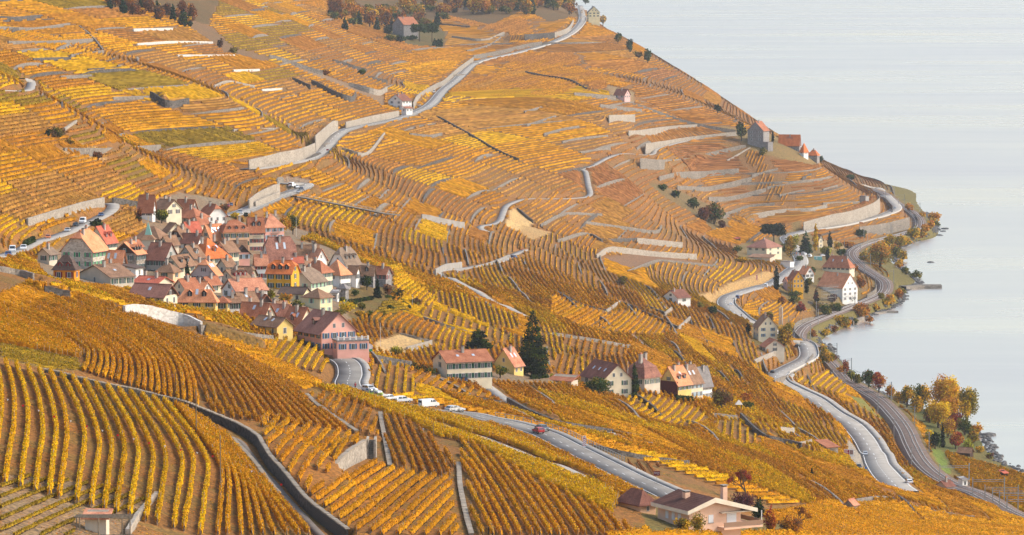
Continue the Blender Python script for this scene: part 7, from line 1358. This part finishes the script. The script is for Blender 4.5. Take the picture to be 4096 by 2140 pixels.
for u,v,s,l in ((3782,916,2.4,'largest dark rock in the water off the headland'),(3772,926,1.8,'middle dark rock in the water off the headland'),(3758,942,2.2,'lowest dark rock in the water off the headland'),(3723,1050,2.0,'lone dark rock in the lake'),(3950,1742,3.0,'rock tip in the water below the shore grove')):
    V,Fs=rock_mesh(u); o=mk('lake_rock',np.array(V)*[s*1.6,s,s*0.6],Fs,ROCK); X,Y=at_z(u,v,0); o.location=(X,Y,0.1); tag(o,l,'rock')
def jetty(px,wd,h,label):
    W=np.array([(*at_z(u,v,0),0) for u,v in px]); P=resample(W,2.0); P[:,2]=h; o=strip('stone_jetty',P,(-wd/2,wd/2),STONE,0,None,h+1.5); o['kind']='thing'; tag(o,label,'jetty')
jetty([(3610,1158),(3690,1152),(3765,1152)],7,2.2,'stone jetty wall reaching into the lake beside the garden'); jetty([(3490,1258),(3540,1250),(3592,1250)],3,0.9,'low stone pier under the railway bend'); 
for i,px in enumerate([[(3300,1334),(3345,1316)],[(3405,1298),(3450,1280)]]): jetty(px,2.5,2.0,'dark bank wall below the railway, %s'%('nearer the road bend' if i==0 else 'nearer the stone pier'))
# ---------------------------------------------------------------- people (tiny in the photograph)
def person(u,v,label,top,leg,face=0,stride=0.25):
    C=pix(u,v); C[2]=hgt(C[0],C[1])+0.13; root=empty('person',C,face)
    pts=[(0,0,0.95,.15,.11),(0,0,1.2,.16,.11),(0,0,1.42,.18,.10),(0,0,1.55,.06,.06),(0,0.01,1.68,.095,.11),(0,0,1.78,.06,.07)]; E=[(0,1),(1,2),(2,3),(3,4),(4,5)]
    for sd in(-1,1):
        b=len(pts); pts+=[(sd*.1,0,.88,.10,.10),(sd*.11,sd*stride*.4,.48,.07,.075),(sd*.11,sd*stride-0.05,.08,.05,.05),(sd*.11,sd*stride+0.1,.04,.045,.04)]; E+=[(0,b),(b,b+1),(b+1,b+2),(b+2,b+3)]
        b=len(pts); pts+=[(sd*.22,0,1.4,.065,.065),(sd*.27,-sd*.08,1.12,.05,.05),(sd*.26,-sd*.02+.1,.88,.035,.035),(sd*.26,.12,.80,.03,.04)]; E+=[(2,b),(b,b+1),(b+1,b+2),(b+2,b+3)]
    me=bpy.data.meshes.new('body'); me.from_pydata([p[:3] for p in pts],E,[]); o=bpy.data.objects.new('body',me); COL.objects.link(o); sk_=o.modifiers.new('s','SKIN'); o.modifiers.new('d','SUBSURF').levels=1
    for i,p in enumerate(pts): me.skin_vertices[0].data[i].radius=p[3:5]
    me.skin_vertices[0].data[0].use_root=True; dg=bpy.context.evaluated_depsgraph_get(); m2=bpy.data.meshes.new_from_object(o.evaluated_get(dg)); bpy.data.objects.remove(o)
    m2.materials.append(flat('cloth_top',top,0.9)); m2.materials.append(flat('cloth_leg',leg,0.9)); m2.materials.append(flat('skin',(0.5,0.3,0.22),0.7))
    for p in m2.polygons: z=p.center[2]; p.material_index=2 if z>1.52 or (abs(p.center[0])>0.2 and z<0.9) else 1 if z<0.92 else 0
    inst('body',m2,root); MB().add([(-.1,-.1,1.70),(.1,-.1,1.70),(.1,.06,1.72),(-.1,.06,1.72),(-.08,-.08,1.84),(.08,-.08,1.84),(.08,.04,1.84),(-.08,.04,1.84)],[(4,5,6,7),(0,1,5,4),(1,2,6,5),(2,3,7,6),(3,0,4,7)]).build('hair',STEM,root); tag(root,label,'person')
person(1421,1560,'person in dark red jacket standing by the first parked car',(0.30,0.015,0.03),(0.03,0.03,0.04),0.5)
person(2088,1008,'person in red top walking on the farm path end',(0.4,0.03,0.03),(0.04,0.04,0.05),1.0); person(2434,630,'left of two walkers in dark clothes on the far path',(0.05,0.03,0.05),(0.03,0.03,0.03),0.3); person(2441,627,'right of two walkers in dark clothes on the far path',(0.12,0.04,0.06),(0.03,0.03,0.03),0.3); person(2965,1268,'walker in dark clothes on the hamlet road pavement',(0.03,0.03,0.05),(0.03,0.03,0.03),0.2)
for u,v,w_,c in ((3186,1020,'orange','x'),(3200,1024,'orange','y')): person(u,v,'road worker in orange clothing at the hamlet works, '+('left one' if c=='x' else 'right one'),(0.7,0.15,0.03),(0.6,0.14,0.03),0.7)

# ---------------------------------------------------------------- air
HZ=newmat('haze_air'); N,L=nodes(HZ); N.remove(N['Principled BSDF']); pv_=N.new('ShaderNodeVolumePrincipled'); pv_.inputs['Density'].default_value=0.000038; pv_.inputs['Color'].default_value=(0.95,0.93,0.93,1); pv_.inputs['Anisotropy'].default_value=0.3; L.new(pv_.outputs[0],N['Material Output'].inputs['Volume'])
hz=MB().box(-1400,1400,-60,6200,-12,430).build('haze',HZ); hz['kind']='stuff'

# ---------------------------------------------------------------- labels that single things out
LM=[(3040,560,'the tower house'),(2490,390,'the lone pink slope house'),(1600,420,'the white villa on the upper road'),(1620,120,'the old stone mansion'),(1190,750,'the hairpin parking'),(1900,1080,'the curving farm path'),(2600,1040,'the bare brown field'),(594,930,'the copper spire'),(1850,1470,'the long white villa'),(2130,1380,'the tall conifer'),(2700,1190,'the small white house in the vines'),(3060,1010,'the cream villa by the pine'),(3190,560,'the 1998 roof'),(2380,70,'the clifftop house'),(90,340,'the concrete path loop'),(680,420,'the dark corner bastion'),(1130,640,'the broad pale wall'),(1640,470,'the arched viaduct'),(2340,720,'the steep pale path'),(2030,850,'the straw bank'),(2580,1530,'the row of four houses'),(3060,1320,'the blue-shuttered house'),(2490,460,'the tall square bastion'),(220,530,'the olive slope bush'),(2857,860,'the rocky gully bush'),(640,60,'the top left wood'),(3400,850,'the headland road bend'),(2990,1640,'the garden pavilion'),(3300,1790,'the red shed roof'),(2250,200,'the dark high wall')]
def ordn(n): return '%d%s'%(n,'th' if 10<n%100<14 else {1:'st',2:'nd',3:'rd'}.get(n%10,'th'))
def centre(o):
    if o.type=='MESH' and len(o.data.vertices):
        c=np.empty(len(o.data.vertices)*3,np.float32); o.data.vertices.foreach_get('co',c); c=c.reshape(-1,3).mean(0)+np.array(o.location); return proj(*c)
    return proj(*o.location)
by={}
for o in list(COL.objects):
    if o.parent is None and o.get('label') and o.get('group'): by.setdefault(o['label'],[]).append(o)
cnt={}
for lab,obs in by.items():
    if len(obs)<2: continue
    if obs[0]['category']=='wall':
        items=[]
        for o in obs:
            u,v=centre(o); d=[((u-a)**2+((v-b)*1.6)**2,k) for k,(a,b,_) in enumerate(LM)]; k=min(d)[1]; a,b,t=LM[k]; items.append((min(d)[0],k,('right of' if u>a else 'left of') if abs(u-a)>abs(v-b)*1.6 else ('below' if v>b else 'above'),o))
        items.sort(key=lambda q:q[0])
        for _,k,dr,o in items:
            kd=(k,dr); cnt[kd]=cnt.get(kd,0)+1; o['label']='grey stone terrace wall, %s nearest %s %s'%(ordn(cnt[kd]),dr,LM[k][2])
    else:
        for n,o in enumerate(sorted(obs,key=lambda o:centre(o)[0])): o['label']=lab+', %s from the left'%ordn(n+1)
print('TRIS',sum(len(o.data.polygons)*2 for o in bpy.data.objects if o.type=='MESH' and o.data.users==1))
